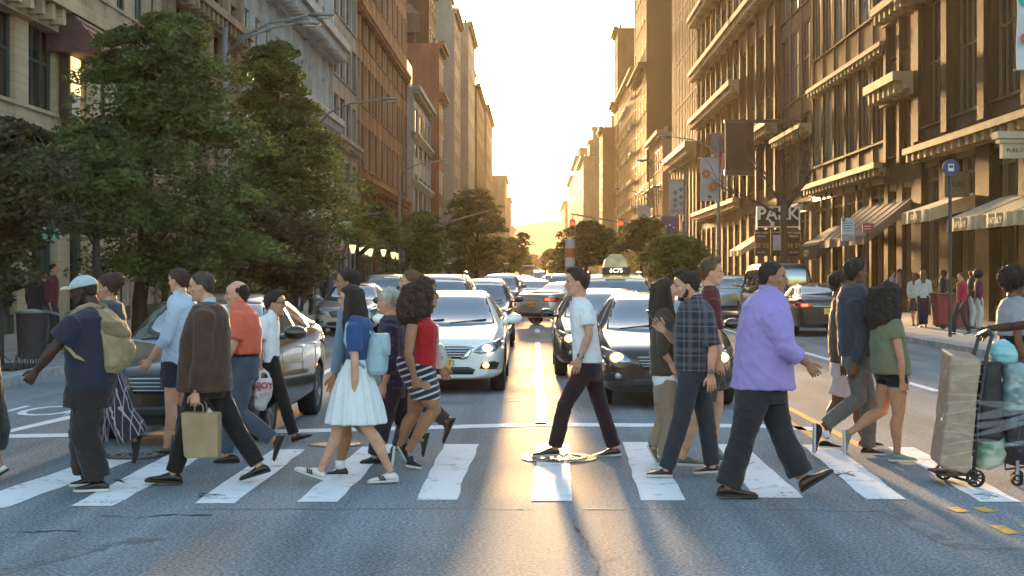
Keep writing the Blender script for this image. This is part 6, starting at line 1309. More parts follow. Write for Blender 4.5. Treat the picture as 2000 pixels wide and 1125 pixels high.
def signal_arm(side, Y, px_end, zend, zpole, lights, label):
    X = 9.7*side if side > 0 else -8.4; e = empty('traffic_signal', (X, Y, .13), 0, label, 'traffic signal')
    b = MB(); b.tube([(0,0,0),(0,0,zpole+.6)], [.13,.09], 10); b.build('pole', STEEL, e, smooth=True)
    xe = gx(px_end, Y)-X; b = MB(); b.tube([(0,0,zpole-.13),(xe,0,zend-.13)], [.075,.045], 8); b.build('arm', STEEL, e, smooth=True)
    for px, py in lights:
        x, z = gx(px, Y)-X, gz(py, Y)-.13; b = MB(); b.box(x-.19, x+.19, -.15, .15, z-.92, z+.24); hd = b.build('signal_head', SIGY if side > 0 else DKM, e)
        for k, mm in enumerate((RED, GLASS, GLASS)):
            b = MB(); b.tube([(x,-.15,z-.34*k),(x,-.19,z-.34*k)], .13, 16); b.build('lamp', mm, hd); b = MB(); b.loft([[(x+.15*math.cos(a), yy, z-.34*k+.15*math.sin(a)) for a in [math.pi*i/10 for i in range(11)]]+[(x+.135*math.cos(a), yy, z-.34*k+.135*math.sin(a)) for a in [math.pi*i/10 for i in range(10,-1,-1)]] for yy in (-.15,-.36)]); b.build('visor', DKM, hd)
        b = MB(); b.tube([(x,0,z+.24),(x,0,z+.62)], .03, 6); b.build('hanger', STEEL, e)
    return e
signal_arm(1, 100, 1114, 5.65, 4.4, ((1118,436),(1212,436)), 'right signal mast whose arm holds two glowing red lights over the street')
signal_arm(-1, 97, 962, 5.8, 4.2, (), 'left signal mast with a long bare arm crossing in front of the trees')
signal_arm(1, 190, 1170, 4.9, 4.6, ((1190,483),), 'distant right signal mast with one small red light')
e = signal_arm(-1, 193, 942, 4.6, 4.4, ((941,488),), 'distant left signal mast with a green street-name sign and one small red light')
for nm, m, px0, px1, ya, yb in (('street_name_sign', SIGG, 890, 911, 488, 495), ('road_sign', SIGW, 911, 925, 478, 493), ('notice', mat('notice_pink', (.35,.3,.33), .6), 911, 922, 453, 470)):
    b = MB(); b.box(gx(px0,193)+8.4, gx(px1,193)+8.4, -.25, -.2, gz(yb,193)-.13, gz(ya,193)-.13); b.build(nm, m, e)
b = MB(); s = .55; cx, cz = gx(917,193)+8.4, gz(499,193)-.13; b.prism([(s,0),(0,s),(-s,0),(0,-s)], lambda a, c: (cx+a,-.3,cz+c), lambda a, c: (cx+a,-.26,cz+c)); b.build('diamond_sign', mat('sign_orange', (.4,.28,.16), .6), e)
# lanterns
LGR = 'cast-iron pavement lanterns'
for i, (px, py, lb) in enumerate(((640,486,'double lantern with whitish glow beside the left lamp post, nearest of the lanterns'),(663,478,'yellow-green lantern, second of the lanterns, highest in the row'),(689,484,'yellow-green lantern under the red and white cloth, third of the lanterns'),(711,488,'lantern fourth in the row on the left pavement'),(723,491,'lantern fifth in the row on the left pavement'),(749,492,'dim lantern sixth in the row on the left pavement'),(768,497,'lantern seventh in the row, far down the left pavement'),(777,499,'farthest lantern of the row on the left pavement'))):
    Y = 8.75*F/(CXP-px); X = -8.75; z = gz(py, Y)-.13; e = empty('lantern_post', (X, Y, .13), 0, lb, 'lantern', LGR)
    b = MB(); b.tube([(0,0,0),(0,0,.4),(0,0,.5),(0,0,z-.3)], [.16,.12,.07,.05], 10); b.build('post', IRON, e, smooth=True)
    for dx in ((-.13,.13) if i in (0,3) else (0,)):
        b = MB(); b.loft([[(dx+r*math.cos(2*math.pi*k/8), r*math.sin(2*math.pi*k/8), zz) for k in range(8)] for r, zz in ((.07,z-.26),(.17,z+.06),(.15,z+.14))]); g_ = b.build('lantern_glass', BULB, e)
        b = MB(); b.loft([[(dx+r*math.cos(2*math.pi*k/8), r*math.sin(2*math.pi*k/8), zz) for k in range(8)] for r, zz in ((.20,z+.145),(.16,z+.22),(.05,z+.32),(.02,z+.42))]); b.build('lantern_cap', IRON, e)
        b = MB(); b.tube([(0,0,z-.32),(dx,0,z-.26)], .03, 6); b.build('bracket', IRON, e)
# draped cloth flags
def flag(cx, cz, Y, w, h, label, stripes, mats, rz=0, fold=.12, name='flag'):
    e = empty(name, (cx, Y, cz), rz, label, 'flag'); b = MB(); nx, nz = 14, 26
    for s_, off in ((0,0),(1,.012)):
        for j in range(nz+1):
            for i in range(nx+1):
                u, v = i/nx, j/nz; b.v.append((w*(u-.5)*(1-.35*v)+.1*math.sin(v*5), fold*math.sin(u*9+v*2.2)+off, -h*v-.12*math.sin(u*7)*v))
        o_ = s_*(nx+1)*(nz+1)
        for j in range(nz):
            for i in range(nx):
                a = o_+j*(nx+1)+i; b.f.append((a, a+1, a+nx+2, a+nx+1)); b.m.append(stripes(i/nx, j/nz))
    b.build('cloth', mats, e, smooth=True); b = MB(); b.tube([(-w*.55,0,.03),(w*.5+1.2,.1,.35)], .03, 8); b.build('flagpole', STEEL, e); return e
FW = mat('flag_white', (.55,.5,.45), .7, var=.1); FRd = mat('flag_red', (.5,.05,.04), .7, var=.1); FBl = mat('flag_grey_blue', (.12,.12,.17), .7, var=.3)
flag(gx(1405,104), gz(262,104), 104, 1.5, 3.9, 'red and white striped flag hanging behind the dark box sign', lambda u, v: 2 if v < .32 else (1 if int(u*7) % 2 else 0), [FW, FRd, FBl])
flag(gx(660,64), gz(432,64), 64, 1.1, 1.5, 'white and red cloth hanging over the left lanterns', lambda u, v: 0 if v < .55 or int(u*5) % 2 else 1, [FW, FRd], fold=.2, name='hanging_cloth')
# dark box sign projecting from the right front
e = empty('projecting_sign', (11.4, 85, gz(332,85)), 0, 'large dark blank box sign hanging out over the right pavement', 'sign'); w = (gx(1470,85)-gx(1415,85)); h = gz(240,85)-gz(332,85)
b = MB(); b.box(-w/2, w/2, -.16, .16, 0, h); b.build('panel', mat('sign_dark_panel', (.028,.024,.024), .85, var=.3, scale=1.5), e)
b = MB(); b.box(-w/2-.05, w/2+2.6, -.2, .2, h+.003, h+.16); b.build('bracket', DKM, e); b = MB(); b.box(-w/2-.05, w/2+.05, -.2, .2, -.3, -.003); b.build('trim', DKM, e)
# parking sign
Yp = 84.2; e = empty('parking_sign', (gx(1518,Yp), Yp-.2, gz(500,Yp)), 0, 'black PARK sign with an arrow above three price panels', 'sign'); ox_, oz_ = gx(1518,Yp), gz(500,Yp)
def pbox(nm, m, a, b_, c, d, y0=-.1, y1=.1, par=None): q = MB(); q.box(gx(a,Yp)-ox_, gx(b_,Yp)-ox_, y0, y1, gz(d,Yp)-oz_, gz(c,Yp)-oz_); return q.build(nm, m, par or e)
BLKS = mat('sign_black', (.010,.009,.009), .85, var=.1); LTR = mat('letter_pale', (.75,.70,.64), .6, var=0); LTO = mat('letter_orange', (.40,.19,.05), .5, var=0)
pn = pbox('panel', BLKS, 1479,1558,406,442); pbox('frame', LTR, 1476.5,1478.8,404,445,-.11,.11); pbox('frame', LTR, 1558.2,1560.5,404,445,-.11,.11); pbox('frame', LTR, 1479,1558,403.5,405.8,-.11,.11); pbox('frame', LTR, 1479,1558,442.2,444.5,-.11,.11)
text_obj('lettering', 'PARK', .92, LTR, pn, facing_cam(0, -.12, gz(419,Yp)-oz_), bold=.02, sx=1.02)
b = MB(); cz = gz(434,Yp)-oz_; cx = gx(1505,Yp)-ox_; b.prism([(-.20,.16),(-.12,.20),(.08,-.02),(.16,.06),(.16,-.20),(-.10,-.20),(-.02,-.12)], lambda a, c: (cx+a,-.13,cz+c), lambda a, c: (cx+a,-.11,cz+c)); b.build('arrow', LTR, pn)
for (a, b_, t1, t2, t3) in ((1473,1498,'EARLY BIRD','SPECIAL','20 22'),(1536,1561,'SAT & SUN','SPECIAL','24 21')):
    pp = pbox('price_panel', BLKS, a, b_, 449, 500); c = gx((a+b_)/2,Yp)-ox_
    text_obj('lettering', t1, .14, LTR, pp, facing_cam(c, -.12, gz(455,Yp)-oz_)); text_obj('lettering', t2, .14, LTR, pp, facing_cam(c, -.12, gz(462,Yp)-oz_)); text_obj('lettering', t3, .34, LTO, pp, facing_cam(c, -.12, gz(480,Yp)-oz_), bold=.01); text_obj('lettering', 'ALL DAY', .12, LTR, pp, facing_cam(c, -.12, gz(493,Yp)-oz_))
pp = pbox('price_panel', BLKS, 1504,1531,449,500); pbox('notice', mat('notice_lilac', (.42,.40,.48), .6), 1508,1523,459,489,-.12,-.101,pp); text_obj('lettering', 'LONGEST', .13, LTR, pp, facing_cam(gx(1517,Yp)-ox_, -.125, gz(454,Yp)-oz_))
b = MB(); b.tube([(1.1,0,2.9),(2.6,0,3.1)], .04, 6); b.tube([(1.1,0,.2),(2.4,0,.2)], .04, 6); b.build('bracket', DKM, e)
# bus signs
def post_sign(px, Y, top, label, cat, parts, X=None):
    X = gx(px, Y); e = empty('bus_stop_sign' if 'bus' in label else 'street_sign', (X, Y, .13), 0, label, cat); b = MB(); b.tube([(0,0,0),(0,0,gz(top,Y)-.13)], .04, 8); b.build('post', DKM, e)
    for nm, m, a, b_, c, d in parts: q = MB(); q.box(gx(a,Y)-X, gx(b_,Y)-X, -.07, -.045, gz(d,Y)-.13, gz(c,Y)-.13); q.build(nm, m, e)
    return e
REDS = mat('sign_red', (.30,.03,.03), .5, var=.1); GRYS = mat('sign_grey', (.32,.32,.33), .5, var=.1)
e = post_sign(1655, 44, 424, 'pale grey bus timetable sign with a small red square', 'sign', [('panel', GRYS, 1643,1667,426,458),('lower_panel', mat('sign_grey_dark', (.16,.16,.18), .5), 1643,1667,459,471),('red_square', REDS, 1644,1650,427,433)])
for k in range(4): b = MB(); z = gz(436+5*k,44)-.13; b.box(-.14,.14,-.076,-.0705,z-.008,z+.008); b.build('line', BLKS, e)
e = post_sign(1694, 52, 435, 'small dark red parking-rules sign right of the pale bus sign', 'sign', [('panel', REDS, 1684,1706,437,455)])
for k in range(2): b = MB(); z = gz(442+5*k,52)-.13; b.box(-.13,.10,-.076,-.0705,z-.01,z+.01); b.build('line', SIGW, e)
Yb = 38; Xb = gx(1857,Yb); zb_ = gz(328,Yb)-.13; e = empty('bus_stop_sign', (Xb,Yb,.13), 0, 'round blue bus stop sign on a tall dark pole', 'sign'); b = MB(); b.tube([(0,.06,0),(0,.06,zb_+.1)], .045, 8); b.build('post', DKM, e)
BLUES = mat('sign_blue', (.012,.028,.10), .4, var=.1); b = MB(); b.tube([(0,-.02,zb_),(0,.02,zb_)], .215, 28); d = b.build('disc', BLUES, e)
b = MB(); b.box(-.07,.07,-.035,-.021,zb_-.08,zb_+.10); b.build('bus_emblem', SIGW, d); b = MB(); b.box(-.05,.05,-.045,-.036,zb_+.0,zb_+.07); b.build('bus_window', BLUES, d)
# awnings
def awning(X0, X1, ya, yb, z_in, z_out, drop, m, label, txt=None, tm=None, side=1, scal=False, ribs=0):
    e = empty('awning', ((X0+X1)/2, (ya+yb)/2, z_out), 0, label, 'awning'); cx, cy = (X0+X1)/2, (ya+yb)/2
    def P(x, y, z): return (x-cx, y-cy, z-z_out)
    b = MB(); b.loft([[P(X1,y,z_in), P(X0,y,z_out), P(X0,y,z_out-.03), P(X1,y,z_in-.03)] for y in (ya, yb)]); b.build('canopy', m, e)
    b = MB(); n = 12
    b.loft([[P(X0-.004+.02*math.sin(i*1.9),ya+(yb-ya)*i/n,z_out-.005), P(X0-.02+.03*math.sin(i*1.9),ya+(yb-ya)*i/n,z_out-drop), P(X0+.02+.03*math.sin(i*1.9),ya+(yb-ya)*i/n,z_out-drop), P(X0+.016+.02*math.sin(i*1.9),ya+(yb-ya)*i/n,z_out-.005)] for i in range(n+1)]); b.build('valance', m, e)
    b = MB(); b.loft([[P(X0,y,z_out-.031), P(X1,y,z_in-.031), P(X1,y,z_in-.5), P(X0,y,z_out-drop)] for y in (ya-.012, ya)]) ; b.build('side_flap', m, e)
    for k in range(ribs): 
        y = ya+(yb-ya)*(k+.5)/ribs; b = MB(); b.loft([[P(X1,y+q,z_in+.03), P(X0,y+q,z_out+.03), P(X0,y+q,z_out+.002), P(X1,y+q,z_in+.002)] for q in (-.05,.05)]); b.build('rib', DKM, e)
    if txt:
        text_obj('lettering', txt, drop*.62, tm, e, Matrix.Translation(P(X0-.07, cy, z_out-drop*.55)) @ Matrix(((0,0,-1,0),(-1,0,0,0),(0,1,0,0),(0,0,0,1))), .004, bold=.006, sx=1.5)
    return e
CAN = mat('canopy_cream', (.50,.40,.24), .8, var=.12, scale=3); CANB = mat('canopy_brown', (.20,.13,.09), .8, var=.2, scale=3, stretch=(1,6,1)); LTW = mat('letter_cream', (.75,.65,.45), .6, var=0)
awning(13.6, 15.4, 52.4, 56.4, 4.55, 3.95, .42, CAN, 'cream awning left of the round bus sign', 'CAFE', LTW)
awning(13.6, 15.4, 46.9, 50.2, 4.25, 3.5, .42, CAN, 'cream lettered awning right of the round bus sign, first of three', 'EATALY', LTW)
awning(13.6, 15.4, 43.3, 46.4, 4.25, 3.5, .42, CAN, 'cream lettered awning, middle of the three at the right edge', 'EATALY', LTW)
awning(13.6, 15.4, 39.6, 42.9, 4.25, 3.5, .42, CAN, 'cream awning cut off by the right edge')
awning(13.3, 15.4, 61.5, 71.0, 4.9, 3.25, .35, CANB, 'long brown striped awning behind the bus timetable sign', ribs=6)
awning(13.6, 15.4, 86.5, 90.5, 5.9, 5.0, .3, mat('canopy_pale', (.42,.40,.36), .7, var=.15), 'small pale canopy right above the price panels')
awning(13.5, 15.4, 100, 106, 4.5, 3.3, .4, CAN, 'bright sunlit awning left of the price panels')
aw = awning(13.6, 15.4, 73.5, 78.5, 4.2, 3.1, .7, mat('canopy_black', (.02,.018,.018), .7, var=.2), 'black awning lettered CITY behind the lavender shirt', 'CITY', LTW)
awning(-13.9, -12.4, 52, 56, 3.2, 3.9, .3, mat('canopy_orange', (.45,.24,.10), .7, var=.1), 'small orange awning behind the left lamp post')
awning(-13.9, -12.6, 76, 90, 3.1, 3.6, .5, mat('canopy_maroon', (.16,.03,.035), .7, var=.2), 'long maroon awning under the white cast-iron building')
# sign band and lit shopfront of the bakery on the right
e = empty('shop_sign', (14.4, 44.6, 5.1), 0, 'cream sign band over the shop window between the awnings and the giant columns', 'sign')
b = MB(); b.box(-.75,.75,-.15,.15,-.02,.42); b.build('panel', mat('sign_band_cream', (.5,.42,.28), .6, var=.1), e); b = MB(); b.box(-.95,.95,-.35,.25,.55,.75); b.box(-.85,.85,-.25,.2,.423,.547); b.build('cornice', MATS['sign_band_cream'], e)
text_obj('lettering', 'PURE ITALIAN BAR', .16, BLKS, e, facing_cam(0, -.156, .2), sx=.95)
e = empty('shop_sign', (14.2, 51.6, 4.3), 0, 'stone fascia with dark letters behind the round bus sign', 'sign'); b = MB(); b.box(-.35,.5,-.12,.12,0,.85); b.build('panel', stone('fascia_stone', (.2,.14,.08)), e); text_obj('lettering', 'ABE', .30, BLKS, e, facing_cam(.08, -.126, .42))
e = empty('round_sign', (gx(100,41), 41, gz(453,41)), 0, 'round pale sign with a green centre hanging from the left building', 'sign'); b = MB(); b.tube([(0,-.05,0),(0,.05,0)], .27, 28); d = b.build('disc', mat('sign_mint', (.33,.52,.47), .4, var=.15, scale=12), e)
b = MB(); b.loft([[(.10*math.cos(a), y, .15*math.sin(a)) for a in [2*math.pi*i/16 for i in range(16)]] for y in (-.065,-.051)]); b.build('emblem', mat('emblem_green', (.02,.25,.17), .4, var=.1), d); b = MB(); b.tube([(0,0,.27),(0,0,.45),(-.9,0,.45)], .02, 6); b.build('bracket', DKM, e)
# bay roof on the left corner building
e = empty('window_hood', (-13.4, 44.6, gz(105,44.6)), 0, 'steep maroon tiled hood over the lit arched window of the left building', 'window hood')
b = MB(); b.loft([[(-.5,y,1.15),(.15,y,1.1),(1.05,y,.0),(1.05,y,-.12),(-.5,y,-.12)] for y in (-1.3,1.3)]); b.build('roof', mat('maroon_tile', (.12,.055,.06), .7, var=.25, scale=5), e)
for k in range(4): b = MB(); z = .22+.25*k; b.box(1.05-.9*z/1.1-.02, 1.05-.9*z/1.1+.05, -1.32, 1.32, z-.02, z+.02); b.build('batten', DKM, e)
e = empty('lit_window', (-13.55, 44.6, gz(235,44.6)), 0, 'tall lit window with a warm blind under the maroon hood', 'window'); b = MB(); b.box(-.1,.12,-.75,.75,0,2.0); b.build('frame', FRD, e)
b = MB(); b.box(.121,.14,-.55,.35,.75,1.8); b.build('pane', mat('warm_blind', (.6,.42,.2), .6, var=.2, emit=(1,.62,.25), estr=.35), e); b = MB(); b.box(.121,.14,-.45,.30,.1,.7); b.build('poster', mat('poster_pale', (.5,.52,.56), .6), e)
# litter bin, racks, pit fence, stack, manholes
e = empty('litter_bin', (-9.35, 28.3, .13), 0, 'dark mesh litter bin at the kerb on the left', 'bin'); b = MB(); n = 24
b.loft([[(r*math.cos(2*math.pi*k/n), r*math.sin(2*math.pi*k/n), z) for k in range(n)] for r, z in ((.25,.02),(.27,.45),(.29,.85),(.27,.85),(.24,.1))], cap=False); b.build('basket', mat('bin_dark', (.03,.022,.028), .55, var=.3, scale=20, bump=.6, bscale=50), e, smooth=False)
b = MB(); b.tube([(.30*math.cos(a), .30*math.sin(a), .86) for a in [2*math.pi*k/24 for k in range(25)]], .022, 6); b.build('rim', STEEL, e); b = MB(); b.ell((0,0,.82), (.24,.24,.10)); b.build('bin_bag', mat('bag_pale', (.35,.36,.38), .4), e, smooth=True)
for i, (x, y, lb) in enumerate(((-9.6,29.8,'hooped steel bicycle rack right behind the litter bin'),(-9.3,31.2,'farther hooped bicycle rack by the left kerb'))):
    e = empty('bicycle_rack', (x, y, .13), 0, lb, 'bicycle rack'); b = MB(); b.tube([(-.4,0,0),(-.4,0,.62),(-.28,0,.78),(0,0,.84),(.28,0,.78),(.4,0,.62),(.4,0,0)], .028, 8); b.build('hoop', STEEL, e, smooth=True)
    for s in (-.4,.4): b = MB(); b.tube([(s,0,-.01),(s,0,.02)], .08, 10); b.build('foot_plate', STEEL, e)
e = empty('tree_guard', (-9.25, 25.2, .13), 0, 'low hooped iron guard round the tree pit at the left edge', 'tree guard')
for k in range(7): b = MB(); x = -.75+k*.24; b.tube([(x-.13,-.7,0),(x-.12,-.7,.16),(x,-.7,.26),(x+.12,-.7,.16),(x+.13,-.7,0)], .012, 6); b.build('hoop', IRON, e)
for k in range(5): b = MB(); y = -.55+k*.28; b.tube([(.85,y-.13,0),(.85,y,.26),(.85,y+.13,0)], .012, 6); b.build('hoop', IRON, e)
b = MB(); b.box(-.85,.85,-.68,.8,-.01,.05); b.build('soil', mat('soil', (.03,.024,.02), .95, var=.4, scale=12), e)
e = empty('steam_stack', (2.02, 88, 0), 0, 'orange and white banded steam stack standing in the traffic', 'steam stack')
for k in range(7): b = MB(); b.tube([(0,0,.0+.53*k),(0,0,.528+.53*k)], .29, 20); b.build('band', ORF if k % 2 else SIGW, e, angle=40)
def manhole(px, py, r, label, m, dots):
    Y = gd(py); e = empty('manhole_cover', (gx(px,Y), Y, .006), 0, label, 'manhole cover'); b = MB(); n = 40
    b.loft([[(rr*math.cos(2*math.pi*k/n), rr*math.sin(2*math.pi*k/n), z) for k in range(n)] for rr, z in ((r,-.02),(r,.004),(r*.93,.006),(r*.93,.002))]); b.build('lid', m, e)
    b = MB(); b.loft([[(rr*math.cos(2*math.pi*k/n), rr*math.sin(2*math.pi*k/n), z) for k in range(n)] for rr, z in ((r*1.16,-.02),(r*1.16,.002),(r*1.01,.002),(r*1.01,-.02))], cap=False); b.build('ring', IRON, e)
    if dots:
        for k in range(30): 
            a = 2*math.pi*k/30; q = MB(); c = Vector((r*.78*math.cos(a), r*.78*math.sin(a), .008)); q.obox(c, Vector((math.cos(a),math.sin(a),0))*r*.085, Vector((-math.sin(a),math.cos(a),0))*r*.045, (0,0,.004)); q.build('stud', PALEM, e)
        for k in range(10):
            a = 2*math.pi*k/10; q = MB(); q.tube([(r*.4*math.cos(a), r*.4*math.sin(a), .004),(r*.4*math.cos(a), r*.4*math.sin(a), .012)], r*.07, 8); q.build('stud', PALEM, e)
PALEM = mat('worn_bright_metal', (.25,.25,.25), .6, .1, var=.3); MHM = mat('manhole_iron', (.10,.10,.11), .4, .6, var=.4, scale=14)
manhole(1092, 895, .30, 'round manhole cover with bright studs under the young man in the white tee', IRON, True); manhole(262, 891, .26, 'pale-rimmed manhole cover behind the man in the pale cap', MHM, True); manhole(655, 868, .24, 'manhole cover in front of the woman in the white skirt', MHM, False)
# road lettering
text_obj('road_lettering', 'ONLY', 1.5, WHITEP, None, Matrix.Translation((-6.9, 19.0, .004)) @ Matrix.Rotation(math.pi, 4, 'Z') @ Matrix.Diagonal((.62,1.3,1,1)), 0.0)['kind'] = 'structure'
# ------------------------------------------------------------------ things carried
def carry(name, label, cat, Y, px, py, zbase=None): return empty(name, (gx(px,Y), Y, gz(py,Y)), 0, label, cat)
def pxp(e, px, py, dy=0.0): return Vector((gx(px, e.location.y)-e.location.x, dy, gz(py, e.location.y)-e.location.z))
def blob(mb_fn, name, m, parent, vox=.008, amp=.004, sc=14, it=4):
    b = MB(); mb_fn(b); g = bake(b.mesh(name, m), [('REMESH', dict(mode='VOXEL', voxel_size=vox, use_smooth_shade=True)), ('SMOOTH', dict(factor=.5, iterations=it))]); displace(g, amp, sc, 3)
    g.polygons.foreach_set('use_smooth', [True]*len(g.polygons)); return link(name, g, parent)
def c1(x, y): return (0+x*.4624, 480+y*.4624)
def c2(x, y): return (260+x*.4624, 480+y*.4624)
def c3(x, y): return (560+x*.4624, 480+y*.4624)
def rl(b, e, f, rws, ex=.75):
    R_ = []
    for (yy, xa, xb, hw) in rws:
        A, B_ = pxp(e, *f(xa, yy)), pxp(e, *f(xb, yy)); R_.append((A.x, B_.x, A.z, hw))
    rows_loft(b, sorted(R_, key=lambda r: r[2]), 0, 24, ex)
# tan backpack
Y = p1[8]; e = carry('backpack', 'tan canvas backpack on the back of the man in the pale cap', 'backpack', Y, *c1(480, 540)); TAN = fabric('canvas_tan', (.30,.22,.12), var=.2); TAN2 = fabric('canvas_tan_dark', (.20,.145,.08))
blob(lambda b: rl(b, e, c1, [(265,405,450,.10),(285,410,475,.15),(330,418,515,.17),(390,425,545,.175),(450,425,550,.175),(505,430,540,.17),(535,445,505,.13)]), 'bag', TAN, e, amp=.010)
blob(lambda b: rl(b, e, c1, [(395,505,556,.12),(430,500,568,.125),(480,500,562,.12),(505,505,545,.10)]), 'pocket', TAN, e, amp=.006)
blob(lambda b: rl(b, e, c1, [(318,425,520,.178),(340,425,532,.182),(370,440,545,.18),(385,470,545,.16)]), 'flap', TAN2, e, amp=.006)
for s in (-1, 1):
    b = MB(); P_ = lambda x, y, d: pxp(e, *c1(x, y), d*s)
    b.tube([P_(440,262,.09),P_(400,248,.10),P_(355,262,.12),P_(325,300,.19),P_(318,350,.245),P_(325,420,.25),P_(360,460,.25),P_(430,490,.19)], [.02]*8, 8, flat=.35); b.build('strap', TAN, e, smooth=True)
# light blue backpack
Y = p7[8]; e = carry('backpack', 'light blue leather backpack on the back of the woman in the white skirt', 'backpack', Y, *c3(385, 540)); LB = mat('leather_light_blue', (.30,.42,.48), .45, var=.08, bump=.1)
blob(lambda b: rl(b, e, c3, [(372,360,405,.09),(390,345,425,.12),(440,338,428,.135),(490,334,428,.14),(525,338,426,.14),(543,350,415,.12)]), 'bag', LB, e, amp=.004)
blob(lambda b: rl(b, e, c3, [(370,362,432,.10),(385,372,436,.125),(430,392,438,.12),(462,405,436,.09)]), 'flap', mat('leather_blue_flap', (.34,.46,.52), .45, var=.08), e, amp=.003)
for s in (-1, 1): b = MB(); P_ = lambda x, y, d: pxp(e, *c3(x, y), d*s); b.tube([P_(375,385,.07),P_(345,350,.10),P_(310,312,.11),P_(285,306,.11),P_(262,330,.13),P_(256,400,.17),P_(290,470,.16),P_(340,510,.14)], .012, 6, flat=.4); b.build('strap', LB, e, smooth=True)
b = MB(); q = pxp(e, *c3(418,455), -.11); b.tube([q, q+Vector((0,-.012,0))], .016, 12); b.build('clasp', CHROME, e)
# paper bag
Y = p4[8]; e = carry('paper_bag', 'brown paper bag with twisted handles in the hand of the man in the brown blazer', 'bag', Y-.2, *c2(290, 890)); PAP = mat('kraft_paper', (.34,.23,.125), .8, var=.12, scale=5, bump=.35, bscale=12)
b = MB(); A = [pxp(e, *c2(*q)) for q in ((210,702),(366,704),(366,880),(362,890),(232,894),(222,880))]
b.loft([[A[0]+Vector((.0,y,0)), A[1]+Vector((.0,y,0)), A[2]+Vector((0,y*1.0,0)), A[3]+Vector((0,y,0)), A[4]+Vector((0,y,0)), A[5]+Vector((0,y,0))] for y in (-.075,.075)], cap=True); g = bake(b.mesh('bag', PAP), [('REMESH', dict(mode='VOXEL', voxel_size=.009)), ('SMOOTH', dict(factor=.5, iterations=2))]); displace(g, .006, 16, 2, .4); g.polygons.foreach_set('use_smooth', [True]*len(g.polygons)); link('bag', g, e)
for y in (-.07,.07): b = MB(); H = [pxp(e, *c2(*q), y) for q in ((268,704),(270,672),(285,655),(302,672),(305,704))]; b.tube(H, .006, 6); b.build('handle', PAP, e, smooth=True)
b = MB(); b.loft([[pxp(e,*c2(312,704),y), pxp(e,*c2(322,682),y), pxp(e,*c2(340,704),y)] for y in (-.02,-.012)]); b.build('receipt', mat('paper_white', (.5,.45,.38), .7), e)
# plastic bag
Y = p6[8]; e = carry('plastic_bag', 'white plastic carrier bag with red lettering held by the man with glasses', 'bag', Y-.22, *c2(540, 695)); PLW = mat('plastic_white', (.62,.58,.56), .35, var=.1, scale=6, bump=.4, bscale=14)
blob(lambda b: (rl(b, e, c2, [(560,528,588,.05),(590,510,592,.08),(640,485,582,.10),(675,490,565,.10),(694,525,555,.06)]), b.tube([pxp(e,*c2(533,570)),pxp(e,*c2(535,540)),pxp(e,*c2(552,528)),pxp(e,*c2(570,540)),pxp(e,*c2(580,570))], .016, 8)), 'bag', PLW, e, amp=.008)
text_obj('lettering', 'ENJOY', .085, FRd, e, facing_cam(pxp(e,*c2(546,590)).x, -.105, pxp(e,*c2(546,588)).z), .002, bold=.003); text_obj('lettering', 'THANK YOU', .05, FRd, e, facing_cam(pxp(e,*c2(525,635)).x, -.118, pxp(e,*c2(525,635)).z) @ Matrix.Rotation(R(15),4,'Z'), .002)
# white handbag
Y = p10[8]; e = carry('handbag', 'small white leather handbag on the far side of the woman in red', 'handbag', Y+.22, *c3(650, 520)); WL = mat('leather_white', (.50,.49,.44), .4, var=.08)
blob(lambda b: rl(b, e, c3, [(412,628,650,.05),(430,626,668,.07),(470,625,680,.08),(500,622,678,.08),(518,628,665,.07)]), 'bag', WL, e, amp=.003)
b = MB(); b.tube([pxp(e,*c3(*q)) for q in ((628,420),(620,370),(628,330),(640,340),(640,420))], .009, 6); b.build('strap', WL, e, smooth=True); b = MB(); q = pxp(e,*c3(660,470),-.08); b.tube([q,q+Vector((0,-.012,0))], .014, 10); b.build('clasp', CHROME, e)
# phone
pts = p14[1]['armF'][0]; w_ = pts[2]; e = empty('phone', (p14[7]+w_.x-.115, p14[8]+w_.y-.01, w_.z+.115), 0, 'dark phone in the raised hand of the man in plaid', 'phone')
e.rotation_euler = (0, R(-28), 0); b = MB(); b.box(-.006,.004,-.036,.036,-.07,.07); b.build('case', BLACKP, e); b = MB(); b.box(.0045,.0065,-.032,.032,-.064,.064); b.build('screen', CARGL, e)
# loaded cart
Yc = gd(945); SH = Yc
e = empty('hand_truck', (gx(1880,Yc), Yc, 0), 0, 'black folding hand truck under the wrapped parcel at the right edge', 'hand truck')
E = lambda px, py, dy=0: Vector((gx(px,Yc)-gx(1880,Yc), dy, gz(py,Yc)))
for (px, py, dy) in ((1858,932,.22),(1890,937,-.22),(1858,932,-.0)):
    if dy == 0: continue
    c = E(px, py, dy); c.z = .075; r = .072; n = 24; wb = MB(); wb.loft([[(c.x+rr*math.cos(2*math.pi*k/n), c.y+yy, c.z+rr*math.sin(2*math.pi*k/n)) for k in range(n)] for rr, yy in ((r*.78,-.02),(r,-.02),(r,.02),(r*.78,.02))], cap=False); wo = wb.build('wheel', TYRE, e, angle=40)
    for k in range(9): a = 2*math.pi*k/9; q = MB(); q.tube([c, c+Vector((math.cos(a),0,math.sin(a)))*r*.8], .007, 6); q.build('spoke', BLACKP, wo)
b = MB(); b.tube([E(1890,937,-.2)+Vector((0,0,-.0)), E(1858,932,.2)], .012, 8); b.build('axle', DKM, e)
for dy in (-.17,.17): b = MB(); b.tube([E(1888,930,dy), E(1900,800,dy), E(1915,690,dy), E(1925,655,dy)], .016, 8); b.build('rail', DKM, e, smooth=True)
b = MB(); b.tube([E(1925,655,-.17), E(1930,645,0), E(1925,655,.17)], .018, 8); b.build('handle', BLACKP, e, smooth=True); b = MB(); b.obox(E(1862,922), (.16,0,0), (0,.2,0), (0,0,.008)); b.build('toe_plate', DKM, e)
